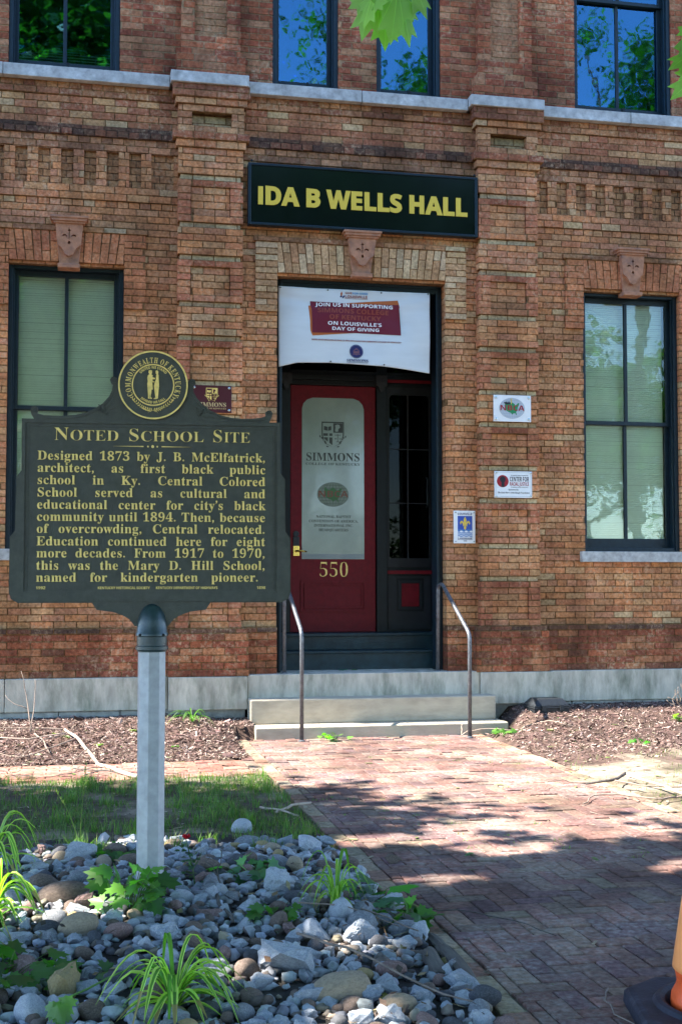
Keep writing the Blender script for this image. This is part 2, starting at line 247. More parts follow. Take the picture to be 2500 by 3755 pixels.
# ------------------------------------------------------------------ lettering: glyph outlines drawn as filled curves
# each row: style (0 serif, 1 sans), character code, advance, outlines as x, z pairs in 1/122 of the size
FONT = [
[0,97,42,[[31,-1,28,-1,26,0,25,2,24,4,18,0,12,-1,8,0,4,3,3,6,3,10,5,15,11,18,24,23,24,31,23,34,22,35,18,36,14,35,13,35,13,33,15,28,15,26,13,25,9,23,6,24,4,27,4,30,5,33,8,36,15,39,24,39,30,37,34,34,35,29,36,5,37,4,39,5,40,3,36,0],[18,4,21,5,24,8,24,21,20,19,17,17,15,14,15,8,15,6,17,4]]],
[0,98,44,[[5,-1,5,49,4,52,1,54,1,56,17,56,17,34,19,36,24,39,29,39,35,36,39,32,41,28,42,20,41,14,38,7,35,3,31,0,26,-1,21,-1,15,1,13,3,6,-1],[22,2,26,3,28,6,29,12,30,20,29,26,28,31,26,33,22,34,19,33,17,29,17,5,18,3,20,2]]],
[0,99,36,[[19,-1,13,0,9,3,6,6,3,13,3,21,5,29,10,35,16,38,24,39,29,37,32,35,34,32,34,28,31,25,27,25,25,26,24,28,24,33,23,35,21,36,18,35,15,33,14,29,14,19,15,12,18,7,22,5,27,5,31,7,33,9,35,7,31,4,28,1,24,-1]]],
[0,100,45,[[17,-1,13,-1,9,1,7,4,4,8,3,13,2,18,3,24,4,29,8,35,12,37,16,39,21,39,23,38,27,34,27,51,25,53,21,54,21,56,39,56,39,8,40,4,43,3,43,1,36,1,27,-1,27,5,23,0],[21,3,25,5,27,9,27,29,25,33,21,34,18,33,16,30,15,26,14,19,15,12,16,7,18,4]]],
[0,101,37,[[19,-1,12,0,7,4,4,11,2,19,4,27,7,33,13,37,19,39,25,38,30,34,33,29,34,20,14,20,15,14,17,9,20,6,24,5,29,6,33,10,35,9,31,4,28,1,24,-1],[14,23,25,23,24,32,22,36,20,36,17,36,16,33,15,30]]],
[0,102,26,[[2,0,2,2,4,2,6,4,6,9,6,34,2,34,2,38,6,38,7,46,7,49,9,51,12,55,15,56,21,57,28,55,31,53,32,50,32,46,30,44,26,43,23,45,23,48,24,53,24,54,21,54,19,53,18,49,18,38,25,38,25,34,18,34,18,6,19,3,24,2,24,0]]],
[0,103,40,[[18,-17,8,-16,4,-14,2,-11,2,-7,3,-6,8,-3,4,0,3,2,3,4,3,7,6,10,12,13,8,16,5,18,3,22,3,26,3,30,5,33,7,35,11,37,15,38,22,39,28,37,39,37,39,33,33,33,35,29,36,25,35,21,33,17,30,15,27,13,23,13,15,12,13,11,12,9,14,7,15,6,27,6,32,5,35,4,37,2,38,-1,38,-7,36,-12,30,-15,27,-16],[19,15,22,16,23,18,24,26,23,34,22,36,19,36,17,36,15,34,14,26,15,18,17,16],[20,-14,25,-14,29,-13,31,-11,32,-8,32,-6,30,-5,27,-4,12,-4,9,-8,10,-11,13,-13]]],
[0,104,46,[[2,0,2,2,5,3,6,4,6,7,6,50,5,53,2,54,2,56,18,56,18,33,23,37,26,38,30,39,34,38,38,36,40,32,40,26,41,5,42,3,44,2,44,0,25,0,25,2,27,2,28,3,29,7,28,29,27,32,25,33,21,32,18,29,18,6,19,3,22,2,22,0]]],
[0,105,24,[[12,44,10,45,8,46,7,48,6,50,7,53,8,55,10,56,12,57,15,56,17,55,18,53,18,50,18,48,17,46,15,45],[2,0,2,2,5,3,6,4,6,7,6,33,5,35,2,36,3,38,18,38,18,6,19,3,22,2,22,0]]],
[0,106,26,[[13,44,11,45,9,46,7,48,7,50,7,53,9,55,11,56,13,57,15,56,17,55,19,53,19,50,19,48,17,46,15,45],[4,-17,0,-16,-4,-15,-6,-12,-7,-9,-5,-5,-4,-4,-1,-4,2,-5,3,-7,3,-9,1,-13,2,-14,4,-14,6,-14,7,-11,8,32,7,35,3,36,3,38,19,38,19,-3,18,-9,17,-11,13,-15,11,-16]]],
[0,107,44,[[2,0,2,2,6,3,6,7,6,50,5,53,2,54,3,56,18,56,18,21,28,30,30,33,29,35,29,35,25,36,25,38,42,38,42,36,40,35,35,33,27,25,42,4,44,3,46,2,46,0,26,0,26,2,28,2,29,4,20,18,18,16,18,6,19,3,22,2,22,0]]],
[0,108,24,[[2,0,2,2,5,3,6,4,6,7,6,50,5,53,2,54,2,56,18,56,18,6,19,3,22,2,22,0]]],
[0,109,68,[[2,0,2,2,5,3,6,4,6,7,6,32,5,35,2,36,2,38,18,38,18,32,23,37,29,39,33,38,36,37,38,35,39,32,42,35,44,37,48,38,51,39,56,38,59,36,61,32,61,26,62,5,63,3,65,2,65,0,46,0,46,2,49,3,50,7,50,29,49,32,46,33,43,32,40,29,40,6,41,3,43,2,43,0,24,0,24,2,27,3,28,7,28,29,27,32,24,33,21,32,18,29,18,6,19,3,22,2,22,0]]],
[0,110,46,[[2,0,2,2,5,3,6,4,6,7,6,32,5,35,2,36,2,38,18,38,18,33,23,37,26,38,30,39,34,38,38,36,40,32,40,26,41,5,42,3,44,2,44,0,25,0,25,2,27,2,28,3,29,7,28,29,27,32,25,33,21,32,18,29,18,6,19,3,22,2,22,0]]],
[0,111,41,[[21,-1,13,0,7,4,4,11,2,19,4,27,7,33,13,37,20,39,28,37,34,33,37,27,39,19,37,11,34,4,28,0],[21,1,24,2,26,6,27,19,26,28,25,33,23,36,21,36,18,36,16,33,15,28,14,19,15,6,18,2]]],
[0,112,45,[[2,-17,2,-15,4,-15,6,-13,6,-8,6,31,6,35,2,36,2,38,17,38,17,32,20,35,22,37,25,38,30,39,34,37,39,33,41,29,42,25,43,20,42,14,40,7,36,1,30,-1,25,-1,22,0,18,4,19,-12,20,-14,24,-15,24,-17],[24,3,27,4,29,7,30,12,31,19,30,25,29,30,27,33,24,34,21,33,18,29,18,8,20,5]]],
[0,113,44,[[21,-17,21,-15,25,-14,27,-12,27,4,23,0,17,-1,13,-1,8,3,4,8,3,12,3,21,4,26,6,31,9,35,16,38,21,39,23,39,26,38,31,34,38,39,39,39,39,-11,40,-14,43,-15,43,-17],[22,4,25,5,27,8,27,32,26,34,24,36,22,36,18,35,16,32,15,27,14,19,15,12,16,7,18,5]]],
[0,114,35,[[2,0,2,2,5,3,6,4,6,7,6,33,5,35,2,36,3,38,18,38,18,31,21,36,26,38,30,39,34,37,35,35,35,32,35,30,33,28,31,27,28,27,25,31,23,32,21,30,19,27,18,6,19,3,24,2,24,0]]],
[0,115,35,[[18,-1,9,1,7,1,6,-1,4,-1,4,13,6,13,9,6,12,3,15,2,19,2,21,3,23,5,23,7,22,10,21,12,11,17,7,21,5,25,5,29,5,32,8,35,12,38,18,39,26,37,27,38,28,39,30,39,30,27,28,27,25,32,21,36,18,36,16,36,14,35,13,33,13,30,15,28,25,22,28,20,30,17,31,14,30,6,28,2,24,0]]],
[0,116,28,[[15,-1,9,0,6,4,6,9,6,34,2,34,2,37,11,45,16,52,18,52,18,38,25,38,25,34,18,34,18,8,19,6,20,5,23,6,25,9,27,8,25,4,22,1,19,-1]]],
[0,117,46,[[16,-1,11,0,9,1,7,4,6,9,5,33,4,35,1,36,1,38,17,38,17,8,19,5,22,4,25,5,28,8,28,33,26,35,23,36,23,38,39,38,40,7,40,5,44,4,44,2,37,1,28,-1,28,5,23,0,19,-1]]],
[0,118,37,[[17,-1,4,31,2,35,0,36,0,38,20,38,20,36,17,35,16,33,23,15,29,33,28,35,25,36,25,38,37,38,37,36,34,35,32,31,20,-1]]],
[0,119,53,[[15,-1,2,33,0,35,-1,36,-1,38,17,38,17,36,14,35,14,33,20,15,26,29,23,35,20,36,20,38,39,38,39,36,37,35,36,33,41,17,47,33,47,35,43,36,43,38,54,38,54,36,52,35,51,32,37,-1,35,-1,27,24,17,-1]]],
[0,120,39,[[1,0,1,2,6,5,15,17,4,34,0,36,0,38,21,38,21,36,18,35,17,34,22,25,29,33,28,35,24,36,24,38,38,38,38,36,33,33,24,22,36,4,37,2,39,2,39,0,19,0,19,2,22,3,23,4,17,14,10,5,11,2,14,2,14,0]]],
[0,121,37,[[6,-17,4,-17,0,-14,-1,-10,0,-7,2,-5,6,-5,9,-7,9,-12,11,-12,15,-7,17,-1,4,32,2,35,-1,36,-1,38,20,38,20,36,17,35,16,33,23,15,29,33,28,35,25,36,25,38,37,38,37,36,34,35,32,31,17,-10,13,-15,10,-16]]],
[0,122,36,[[2,0,2,2,20,35,14,35,10,34,8,32,5,26,3,26,4,38,34,38,34,35,15,3,21,3,26,4,29,7,32,13,34,13,33,0]]],
[0,65,53,[[-1,0,-1,2,3,4,5,7,25,57,27,57,48,9,51,3,54,2,54,0,28,0,28,2,33,3,34,4,35,6,31,16,13,16,9,6,9,4,11,3,16,2,16,0],[14,20,29,20,22,39]]],
[0,66,54,[[2,0,2,2,5,3,8,4,9,8,9,45,8,51,6,53,2,54,2,56,27,56,36,55,43,52,47,48,48,43,48,38,45,35,41,32,35,30,42,28,47,25,50,21,51,16,51,12,48,7,42,2,34,0],[22,31,26,31,31,32,32,33,34,37,35,42,34,47,33,50,30,52,25,53,23,52,23,51],[27,3,32,4,35,6,36,10,37,19,35,24,32,27,27,28,22,28,22,6,24,4]]],
[0,67,57,[[31,-1,24,0,20,1,14,4,9,10,5,16,3,24,3,32,5,39,7,43,11,49,17,53,20,55,28,57,32,57,38,56,47,53,50,54,51,57,53,57,53,38,51,38,50,41,46,47,41,52,38,53,32,54,26,52,21,47,18,39,18,28,19,17,22,9,27,4,34,3,39,4,44,5,48,9,52,13,55,11,50,6,45,2,38,-1]]],
[0,68,60,[[2,0,2,2,6,3,8,4,9,7,9,46,9,50,7,52,5,53,2,54,2,56,34,55,40,54,45,51,49,48,53,44,55,40,57,34,57,28,55,16,50,7,41,2,28,0],[27,3,31,3,34,4,37,6,39,9,42,17,43,28,42,39,39,47,34,51,27,53,25,53,23,52,22,47,22,7,23,4,25,3]]],
[0,69,54,[[2,0,2,2,5,2,8,4,9,6,9,10,9,49,7,53,2,54,2,56,49,56,49,39,47,39,46,43,43,48,39,51,36,52,28,53,24,52,23,51,22,48,22,30,26,30,30,32,33,34,35,42,37,42,37,14,35,14,34,21,32,24,28,26,22,27,22,8,23,5,25,4,31,3,38,5,42,6,45,9,48,13,50,17,52,17,49,0]]],
[0,70,49,[[2,0,2,2,5,3,8,4,9,8,9,46,8,51,7,52,2,54,2,56,48,56,48,39,46,39,43,47,40,51,36,52,28,53,24,52,22,51,22,30,26,30,30,32,32,35,35,42,37,42,37,14,35,14,33,21,31,24,28,27,22,27,22,8,23,5,26,3,31,2,31,0]]],
[0,71,62,[[33,-1,28,-1,21,1,14,4,9,9,5,16,4,24,4,32,5,40,7,43,11,49,17,53,20,55,24,56,31,57,38,56,47,53,49,54,51,57,53,57,53,38,51,38,48,44,44,49,40,52,36,54,33,54,26,52,21,48,19,39,18,28,18,22,20,12,22,8,24,5,27,3,30,2,36,2,39,3,41,6,42,9,41,19,39,21,34,22,34,24,61,24,61,22,57,21,55,19,54,4,44,0]]],
[0,72,64,[[2,0,2,2,5,3,8,4,9,6,9,10,9,48,8,52,5,53,2,54,2,56,29,56,29,54,24,52,23,50,22,31,42,31,41,51,39,53,34,54,34,56,62,56,62,54,58,53,56,52,55,50,55,46,55,8,56,4,58,3,62,2,62,0,34,0,34,2,39,3,41,6,42,27,22,27,23,6,25,3,29,2,29,0]]],
[0,73,32,[[2,0,2,2,6,3,8,5,9,9,9,49,8,52,2,54,2,56,30,56,30,54,24,52,22,49,22,9,23,5,25,3,30,2,30,0]]],
[0,74,40,[[13,-8,8,-7,4,-5,1,-1,0,3,0,5,1,7,3,9,7,9,10,8,11,5,11,2,9,-2,10,-4,13,-5,15,-4,17,-3,18,-1,18,48,16,51,14,53,10,54,10,56,38,56,38,54,33,52,31,49,31,11,30,3,27,-3,21,-7]]],
[0,75,62,[[2,0,2,2,6,3,8,4,9,6,9,10,9,48,8,52,5,53,2,54,2,56,30,56,30,54,24,52,23,50,22,29,42,49,43,51,42,52,41,53,35,54,35,56,59,56,59,54,55,53,51,51,46,48,33,35,57,5,60,3,63,2,63,0,34,0,34,2,39,3,41,4,41,5,24,26,22,24,23,6,25,3,30,2,30,0]]],
[0,76,52,[[2,0,2,2,5,3,8,4,9,6,9,10,9,48,8,52,5,53,2,54,2,56,30,56,30,54,25,53,23,52,22,49,23,6,24,4,27,3,34,4,38,5,42,7,45,10,50,19,52,19,49,0]]],
[0,77,77,[[2,0,2,2,7,3,8,5,9,10,9,49,8,51,7,52,2,54,2,56,23,56,39,17,55,56,75,56,75,54,72,53,70,52,69,49,68,46,68,7,70,4,72,3,75,2,75,0,48,0,48,2,52,3,54,4,55,7,55,49,35,0,33,0,13,47,13,8,15,4,17,2,21,2,21,0]]],
[0,78,60,[[49,-1,13,43,13,6,15,3,20,2,20,0,2,0,2,2,7,3,8,4,9,10,9,47,5,52,2,54,2,56,19,56,48,21,47,50,46,52,40,54,40,56,59,56,59,54,54,52,52,50,51,-1]]],
[0,79,64,[[32,-1,26,-1,21,1,16,4,12,7,8,11,5,16,4,22,3,28,4,34,5,39,8,44,12,48,16,52,21,55,26,56,32,57,38,56,44,55,48,52,53,49,56,44,59,39,60,34,61,28,60,22,59,16,56,11,53,7,48,4,43,1,38,-1],[32,1,38,3,43,8,45,16,46,28,45,39,42,47,38,52,35,54,32,54,26,52,21,48,19,39,18,28,19,16,22,8,26,3,29,2]]],
[0,80,51,[[2,0,2,2,5,3,8,4,9,6,9,10,9,48,8,52,5,53,2,54,2,56,35,55,41,54,45,51,49,47,50,43,50,37,47,32,42,27,38,26,34,25,22,25,23,6,25,3,29,2,29,0],[22,28,27,28,32,30,33,31,35,35,36,40,35,46,34,50,31,52,25,53,24,52,22,50]]],
[0,81,64,[[46,-14,38,-13,32,-11,27,-6,23,0,17,3,10,8,7,13,5,19,4,25,3,31,5,37,7,42,10,46,14,50,18,53,23,56,29,57,35,57,41,56,46,53,51,50,54,47,57,42,60,37,61,31,60,23,58,14,52,7,49,4,40,0,43,-4,46,-7,50,-9,54,-10,60,-9,60,-11,53,-13],[32,1,38,3,43,8,45,16,46,28,45,39,42,47,38,52,35,54,32,54,26,52,21,48,19,39,18,28,19,16,22,8,26,3,29,2]]],
[0,82,58,[[2,0,2,2,5,3,8,4,9,6,9,10,9,48,8,52,5,53,2,54,2,56,32,55,41,54,47,50,49,47,51,44,51,41,50,36,48,32,44,29,38,27,54,4,56,3,59,2,59,0,41,0,25,26,22,26,23,6,25,3,29,2,29,0],[22,29,28,29,32,30,34,32,36,35,37,41,36,46,35,50,32,52,26,53,24,52,23,51,22,47]]],
[0,83,48,[[5,-1,5,19,8,19,9,15,12,8,14,6,18,3,24,2,30,3,33,6,34,11,34,13,32,16,30,18,14,27,8,33,6,38,6,40,7,45,8,49,12,54,18,56,25,57,37,54,38,55,39,57,41,57,41,39,39,39,37,45,33,50,30,52,27,54,22,54,18,53,15,50,15,46,15,43,18,40,35,31,41,26,43,21,44,16,43,11,41,7,36,2,29,-1,20,-1,10,1,8,1,7,-1]]],
[0,84,52,[[11,0,11,2,15,3,17,4,19,8,19,53,12,52,8,49,5,45,4,39,1,39,1,56,50,56,50,39,48,39,47,45,44,49,39,52,32,53,32,8,34,4,36,3,40,2,40,0]]],
[0,85,60,[[30,-2,21,0,17,1,14,3,12,6,9,14,9,50,6,52,2,54,2,56,29,56,29,54,24,52,22,50,22,14,24,8,26,5,28,4,34,3,40,4,44,7,47,12,48,19,48,48,46,52,44,53,40,54,40,56,58,56,58,54,54,52,52,49,51,16,50,11,49,7,46,4,43,2,40,0]]],
[0,86,52,[[26,-2,5,48,2,52,-2,54,-2,56,26,56,26,54,21,53,20,52,19,49,32,17,43,49,42,52,36,54,36,56,54,56,54,54,50,52,47,49,28,-2]]],
[0,87,75,[[21,-1,3,49,1,53,-2,54,-2,56,22,56,22,54,18,52,17,49,27,19,37,43,34,51,32,53,28,54,28,56,54,56,54,54,49,53,48,52,48,50,58,20,67,49,66,52,65,53,61,54,61,56,76,56,76,54,73,52,71,48,54,-1,52,-1,39,38,23,-1]]],
[0,88,57,[[1,0,1,2,6,4,9,5,24,25,9,49,5,53,2,54,2,56,30,56,30,54,24,53,23,51,24,48,32,35,41,49,41,52,40,53,36,54,36,56,56,56,56,54,51,52,46,49,34,32,51,6,54,3,57,2,57,0,29,0,29,2,34,3,35,4,35,6,26,22,17,10,15,7,16,4,19,2,21,2,21,0]]],
[0,89,52,[[12,0,12,2,17,3,19,6,20,22,5,49,2,52,-2,53,-2,56,25,56,25,53,20,53,19,52,19,50,30,28,41,45,42,49,42,51,39,53,36,53,36,56,54,56,54,53,51,52,48,49,33,25,33,6,35,3,40,2,40,0]]],
[0,90,54,[[2,0,2,1,34,52,21,52,16,51,11,47,7,39,5,39,7,56,50,56,50,54,19,4,33,4,40,6,45,10,47,13,50,20,52,20,50,0]]],
[0,48,46,[[23,-1,19,-1,13,1,11,3,7,7,4,17,3,29,4,42,7,51,11,56,13,57,16,58,23,59,26,59,32,57,35,56,38,51,42,42,43,29,42,17,38,7,34,3,32,1,29,0],[23,5,25,5,27,6,29,11,30,19,30,29,30,40,29,48,27,52,25,54,23,54,21,54,19,52,17,48,16,40,15,29,16,19,17,11,19,6,21,5]]],
[0,49,46,[[8,0,8,4,17,5,18,5,19,7,19,51,13,45,9,42,7,42,5,44,3,48,12,52,22,59,31,59,31,7,32,6,33,5,42,4,42,0]]],
[0,50,46,[[3,0,3,8,17,23,23,30,27,37,28,45,27,49,26,52,23,54,19,54,18,53,15,51,14,46,14,40,9,41,6,42,4,44,3,48,4,52,6,55,9,57,16,59,26,59,33,57,37,54,40,49,40,44,38,39,36,34,31,29,11,9,32,9,36,12,37,17,42,17,42,0]]],
[0,51,46,[[20,-1,12,0,6,2,3,5,2,8,2,10,4,14,7,15,9,15,11,9,15,6,19,5,23,6,26,7,28,10,29,15,29,19,29,21,26,25,24,26,20,28,12,28,12,33,20,33,23,35,25,36,27,42,27,47,26,50,25,53,22,54,19,54,17,53,14,49,14,42,9,42,6,43,4,46,3,49,3,51,6,55,10,58,17,59,25,59,32,57,35,56,39,52,40,46,39,41,38,39,34,35,27,31,34,29,40,25,41,21,42,14,40,8,38,5,35,3,28,0]]],
[0,52,46,[[15,0,15,4,20,5,23,6,24,8,24,15,1,15,1,20,24,59,36,59,36,21,44,21,44,15,36,15,36,8,38,5,44,4,44,0],[7,21,24,21,24,51]]],
[0,53,46,[[20,-1,15,0,9,1,5,4,3,8,3,10,4,13,6,14,10,15,11,10,14,6,17,5,23,6,25,7,27,9,28,12,29,16,28,23,27,25,24,28,20,30,18,30,9,29,5,30,8,59,39,59,39,44,34,44,33,48,31,49,13,49,11,34,20,36,29,34,33,33,38,29,40,26,41,22,41,13,40,9,37,6,34,3,29,1]]],
[0,54,46,[[24,-1,18,0,13,2,9,6,8,8,4,18,4,27,4,34,7,45,9,50,13,54,17,57,22,59,27,59,32,59,37,57,40,55,41,51,41,48,38,45,32,44,31,50,29,54,26,54,22,53,20,51,17,46,15,33,21,35,27,36,30,36,36,33,40,29,42,26,43,19,43,15,40,8,35,2,32,1],[24,5,27,5,29,8,31,12,31,18,31,24,29,28,27,30,24,31,19,30,15,27,16,17,18,10,21,6]]],
[0,55,46,[[14,0,35,50,12,49,9,47,9,41,4,41,4,59,43,59,43,54,20,0]]],
[0,56,46,[[22,-1,14,0,7,4,4,9,2,15,3,20,6,24,15,30,8,34,5,40,4,46,6,52,9,55,12,57,17,59,23,59,27,59,34,57,36,55,40,51,41,45,40,41,39,39,36,36,30,32,36,28,40,24,43,20,43,15,42,9,38,3,31,0],[25,34,28,37,30,40,30,43,30,47,29,51,27,53,24,54,21,54,19,53,17,51,16,47,16,43,18,39],[23,4,27,5,29,7,31,10,32,16,29,21,20,26,16,23,15,20,14,17,14,12,15,8,17,6]]],
[0,57,46,[[19,-1,12,0,8,2,5,6,5,10,7,12,9,13,12,8,15,5,19,4,24,6,27,10,30,18,31,28,26,24,21,23,16,23,10,25,5,29,4,32,3,36,3,42,5,50,10,55,16,59,25,59,30,58,34,55,39,48,42,36,42,25,39,14,35,7,32,3,27,1],[22,28,27,30,31,34,30,43,28,49,26,53,22,54,19,53,17,50,15,46,15,40,15,35,17,31,19,29]]],
[1,65,57,[[0,0,21,59,36,59,57,0,43,0,39,14,18,14,13,0],[21,24,36,24,28,50]]],
[1,66,55,[[7,0,7,59,31,58,40,57,43,55,46,53,48,51,49,47,49,41,48,37,46,34,40,31,47,28,50,23,51,19,50,13,47,7,42,3,34,0],[20,35,29,35,33,36,36,39,37,42,36,45,34,47,31,48,20,48],[20,10,30,10,34,11,37,14,38,16,38,20,37,22,32,25,20,25]]],
[1,67,52,[[31,-1,27,-1,19,1,16,3,11,7,9,10,6,17,5,25,5,33,7,41,8,45,12,51,14,53,20,57,24,58,34,59,41,58,49,55,45,45,37,48,32,49,26,48,23,46,21,44,18,37,18,29,18,21,21,15,23,12,29,10,38,10,47,13,47,2,39,0]]],
[1,68,61,[[7,0,7,59,30,58,38,57,45,53,48,51,52,46,54,42,56,34,55,23,54,17,51,12,47,7,43,4,37,2,31,0,24,0],[20,10,25,10,33,11,39,15,42,21,43,29,42,38,39,44,34,47,30,48,20,48]]],
[1,69,46,[[7,0,7,59,41,59,41,48,20,48,20,35,40,35,40,25,20,25,20,10,41,10,41,0]]],
[1,70,45,[[7,0,7,59,41,59,41,48,20,48,20,33,39,33,39,23,20,23,20,0]]],
[1,71,59,[[32,-1,26,0,20,1,16,4,12,7,9,11,7,16,5,22,5,29,6,38,7,42,10,48,13,51,19,56,22,57,31,59,38,59,44,58,53,56,49,46,42,48,37,49,33,49,28,48,24,45,21,42,18,35,18,26,18,21,20,17,22,13,26,11,33,10,41,10,41,23,30,23,30,33,53,33,53,3,43,0]]],
[1,72,63,[[7,0,7,59,20,59,20,36,43,36,43,59,55,59,55,0,43,0,43,25,20,25,20,0]]],
[1,73,32,[[3,0,3,7,10,10,10,48,3,51,3,59,29,59,29,51,22,48,22,10,29,7,29,0]]],
[1,74,27,[[1,-17,-6,-16,-6,-6,-1,-7,3,-6,5,-5,7,-2,7,4,7,59,20,59,20,4,19,-3,17,-8,13,-14,9,-16]]],
[1,75,54,[[7,0,7,59,20,59,20,32,40,59,54,59,34,33,54,0,40,0,25,25,20,21,20,0]]],
[1,76,46,[[7,0,7,59,20,59,20,10,44,10,44,0]]],
[1,77,77,[[7,0,7,59,24,59,38,14,53,59,70,59,70,0,58,0,59,46,44,0,32,0,18,46,18,0]]],
[1,78,67,[[7,0,7,59,23,59,48,15,48,59,59,59,59,0,44,0,18,44,18,0]]],
[1,79,65,[[33,-1,28,-1,20,1,17,3,12,7,9,10,6,17,5,29,6,42,9,48,12,51,17,56,20,57,28,59,33,59,37,59,45,57,48,56,54,51,56,48,59,42,60,29,59,17,56,10,54,7,48,3,45,1,41,0],[33,10,39,11,42,13,44,15,47,21,47,29,47,38,44,44,42,46,39,48,33,49,26,48,21,44,19,38,18,29,19,21,21,15,26,11]]],
[1,80,51,[[7,0,7,59,31,58,40,56,43,54,45,51,47,44,48,38,46,31,41,25,36,22,29,21,20,21,20,0],[20,31,29,31,34,34,34,36,35,40,35,44,33,46,30,48,20,48]]],
[1,81,65,[[44,-14,34,-1,24,0,20,1,14,5,9,10,6,17,5,25,5,34,5,38,8,45,12,51,14,54,20,57,24,58,28,59,37,59,45,57,48,56,54,51,56,48,59,42,60,29,60,25,58,16,55,9,52,6,46,2,60,-14],[33,10,39,11,42,13,44,15,47,21,47,29,47,38,44,44,42,46,39,48,33,49,26,48,21,44,19,38,18,29,19,21,21,15,26,11]]],
[1,82,54,[[7,0,7,59,30,58,39,56,42,54,45,52,46,49,47,45,47,37,46,34,43,30,37,25,54,0,40,0,26,22,20,22,20,0],[20,33,29,33,33,35,35,39,35,43,34,46,29,48,20,48]]],
[1,83,45,[[20,-1,12,0,4,3,4,14,15,10,23,10,28,11,29,13,30,16,29,19,26,21,14,27,8,32,6,36,5,39,5,46,7,53,13,57,20,59,31,59,42,55,38,46,29,48,22,49,19,48,18,46,17,44,17,42,19,38,32,32,38,27,40,24,41,20,42,13,39,6,33,2,29,0]]],
[1,84,47,[[18,0,18,48,2,48,2,59,46,59,46,48,30,48,30,0]]],
[1,85,62,[[31,-1,25,0,20,1,16,3,13,5,10,8,8,12,7,21,7,59,19,59,19,23,20,17,21,14,24,11,26,10,31,10,36,10,38,11,40,13,42,17,43,23,43,59,55,59,55,21,53,12,49,5,44,2,38,0]]],
[1,86,53,[[20,0,0,59,13,59,24,22,27,11,30,24,41,59,53,59,33,0]]],
[1,87,79,[[15,0,0,59,12,59,20,24,23,11,25,26,34,59,45,59,54,24,57,11,60,27,67,59,79,59,64,0,50,0,42,31,40,44,37,31,29,0]]],
[1,88,55,[[0,0,19,30,1,59,15,59,28,37,40,59,53,59,35,29,55,0,40,0,27,22,13,0]]],
[1,89,51,[[19,0,19,22,0,59,13,59,26,34,38,59,51,59,32,23,32,0]]],
[1,90,47,[[2,0,2,8,30,48,3,48,3,59,45,59,45,50,17,10,45,10,45,0]]],
[1,48,47,[[23,-1,18,0,14,1,11,4,8,7,4,17,3,29,4,42,8,51,11,56,14,57,20,59,23,59,28,59,32,57,36,55,39,51,41,47,43,42,44,29,43,17,39,7,35,3,33,1,27,-1],[23,9,27,10,30,14,31,20,32,29,31,38,30,44,27,48,23,49,19,48,17,44,16,38,15,29,16,20,17,14,19,10]]],
[1,49,47,[[21,0,22,45,11,36,5,44,24,59,34,59,34,0]]],
[1,50,47,[[3,0,3,9,26,33,30,38,30,42,30,45,28,47,26,49,23,49,17,47,10,43,3,51,10,56,17,59,27,59,34,57,38,55,41,50,43,44,41,37,37,29,19,10,44,10,44,0]]],
[1,51,47,[[20,-1,11,0,3,2,3,13,11,10,19,9,24,10,26,10,29,13,31,18,29,22,27,24,23,25,12,25,12,35,21,35,27,37,29,41,29,45,27,48,21,49,16,49,9,45,3,54,9,57,14,58,19,59,27,59,30,58,37,56,41,51,42,45,41,40,40,38,36,34,29,31,35,29,40,26,43,22,43,20,43,15,41,8,36,3,27,0]]],
[1,52,47,[[26,0,26,12,1,12,1,21,27,59,38,59,38,22,45,22,45,12,38,12,38,0],[12,22,26,22,27,44]]],
[1,53,47,[[20,-1,11,0,4,2,4,13,9,11,15,10,24,10,29,13,30,14,31,19,30,22,28,25,24,27,18,27,10,26,5,29,7,59,39,59,39,48,18,48,17,37,23,37,30,37,34,35,38,33,42,27,43,22,43,15,42,11,40,8,37,5,34,2,30,1,25,0]]],
[1,54,47,[[24,-1,19,0,13,2,9,5,6,10,4,17,3,25,3,32,5,40,7,46,10,50,13,54,17,56,22,58,29,59,40,59,40,49,33,49,24,48,18,44,15,39,14,31,18,35,23,38,27,38,34,37,40,33,42,31,44,24,44,15,43,11,39,5,32,1],[24,9,27,10,30,12,32,15,32,19,32,23,30,26,28,28,24,29,21,28,18,26,16,23,15,20,16,16,17,13,20,10]]],
[1,55,47,[[9,0,31,48,2,48,2,59,44,59,44,51,22,0]]],
[1,56,47,[[23,-1,15,0,8,3,4,8,3,15,3,18,5,23,8,26,14,31,9,35,5,40,5,45,6,51,9,54,12,57,16,58,23,59,31,58,35,57,38,54,41,51,42,45,41,40,38,35,32,31,38,27,41,23,43,19,44,15,42,9,38,4,32,0],[23,36,29,40,30,44,30,47,28,49,26,50,23,50,21,50,18,49,17,47,16,44,18,40],[23,8,27,9,30,10,32,13,32,15,32,18,30,20,23,25,17,21,15,19,14,16,15,13,17,10,19,9]]],
[1,57,47,[[15,-1,7,0,7,10,17,9,25,11,28,14,31,18,33,27,27,22,24,21,16,21,10,23,5,28,4,31,3,39,3,43,6,51,11,56,18,59,23,59,28,58,33,56,38,53,41,48,42,45,44,34,43,21,40,12,37,8,34,5,29,2,24,0],[23,30,26,31,29,32,31,35,32,38,31,42,29,46,27,48,23,49,20,49,17,47,15,44,15,39,15,35,17,32,19,30]]]]
GL = {}
for style, code, adv_, loops_ in FONT:
    GL[('s' if style == 0 else 'b') + chr(code)] = (adv_ / 122.0, [[(l[i] / 122.0, l[i + 1] / 122.0) for i in range(0, len(l), 2)] for l in loops_])
CAPH = max(p[1] for l in GL['sH'][1] for p in l)
def ngon(cx, cz, r, n=10, ry=None, ph=0.0):
    return [(cx + r * math.cos(2 * math.pi * k / n + ph), cz + (ry or r) * math.sin(2 * math.pi * k / n + ph)) for k in range(n)]
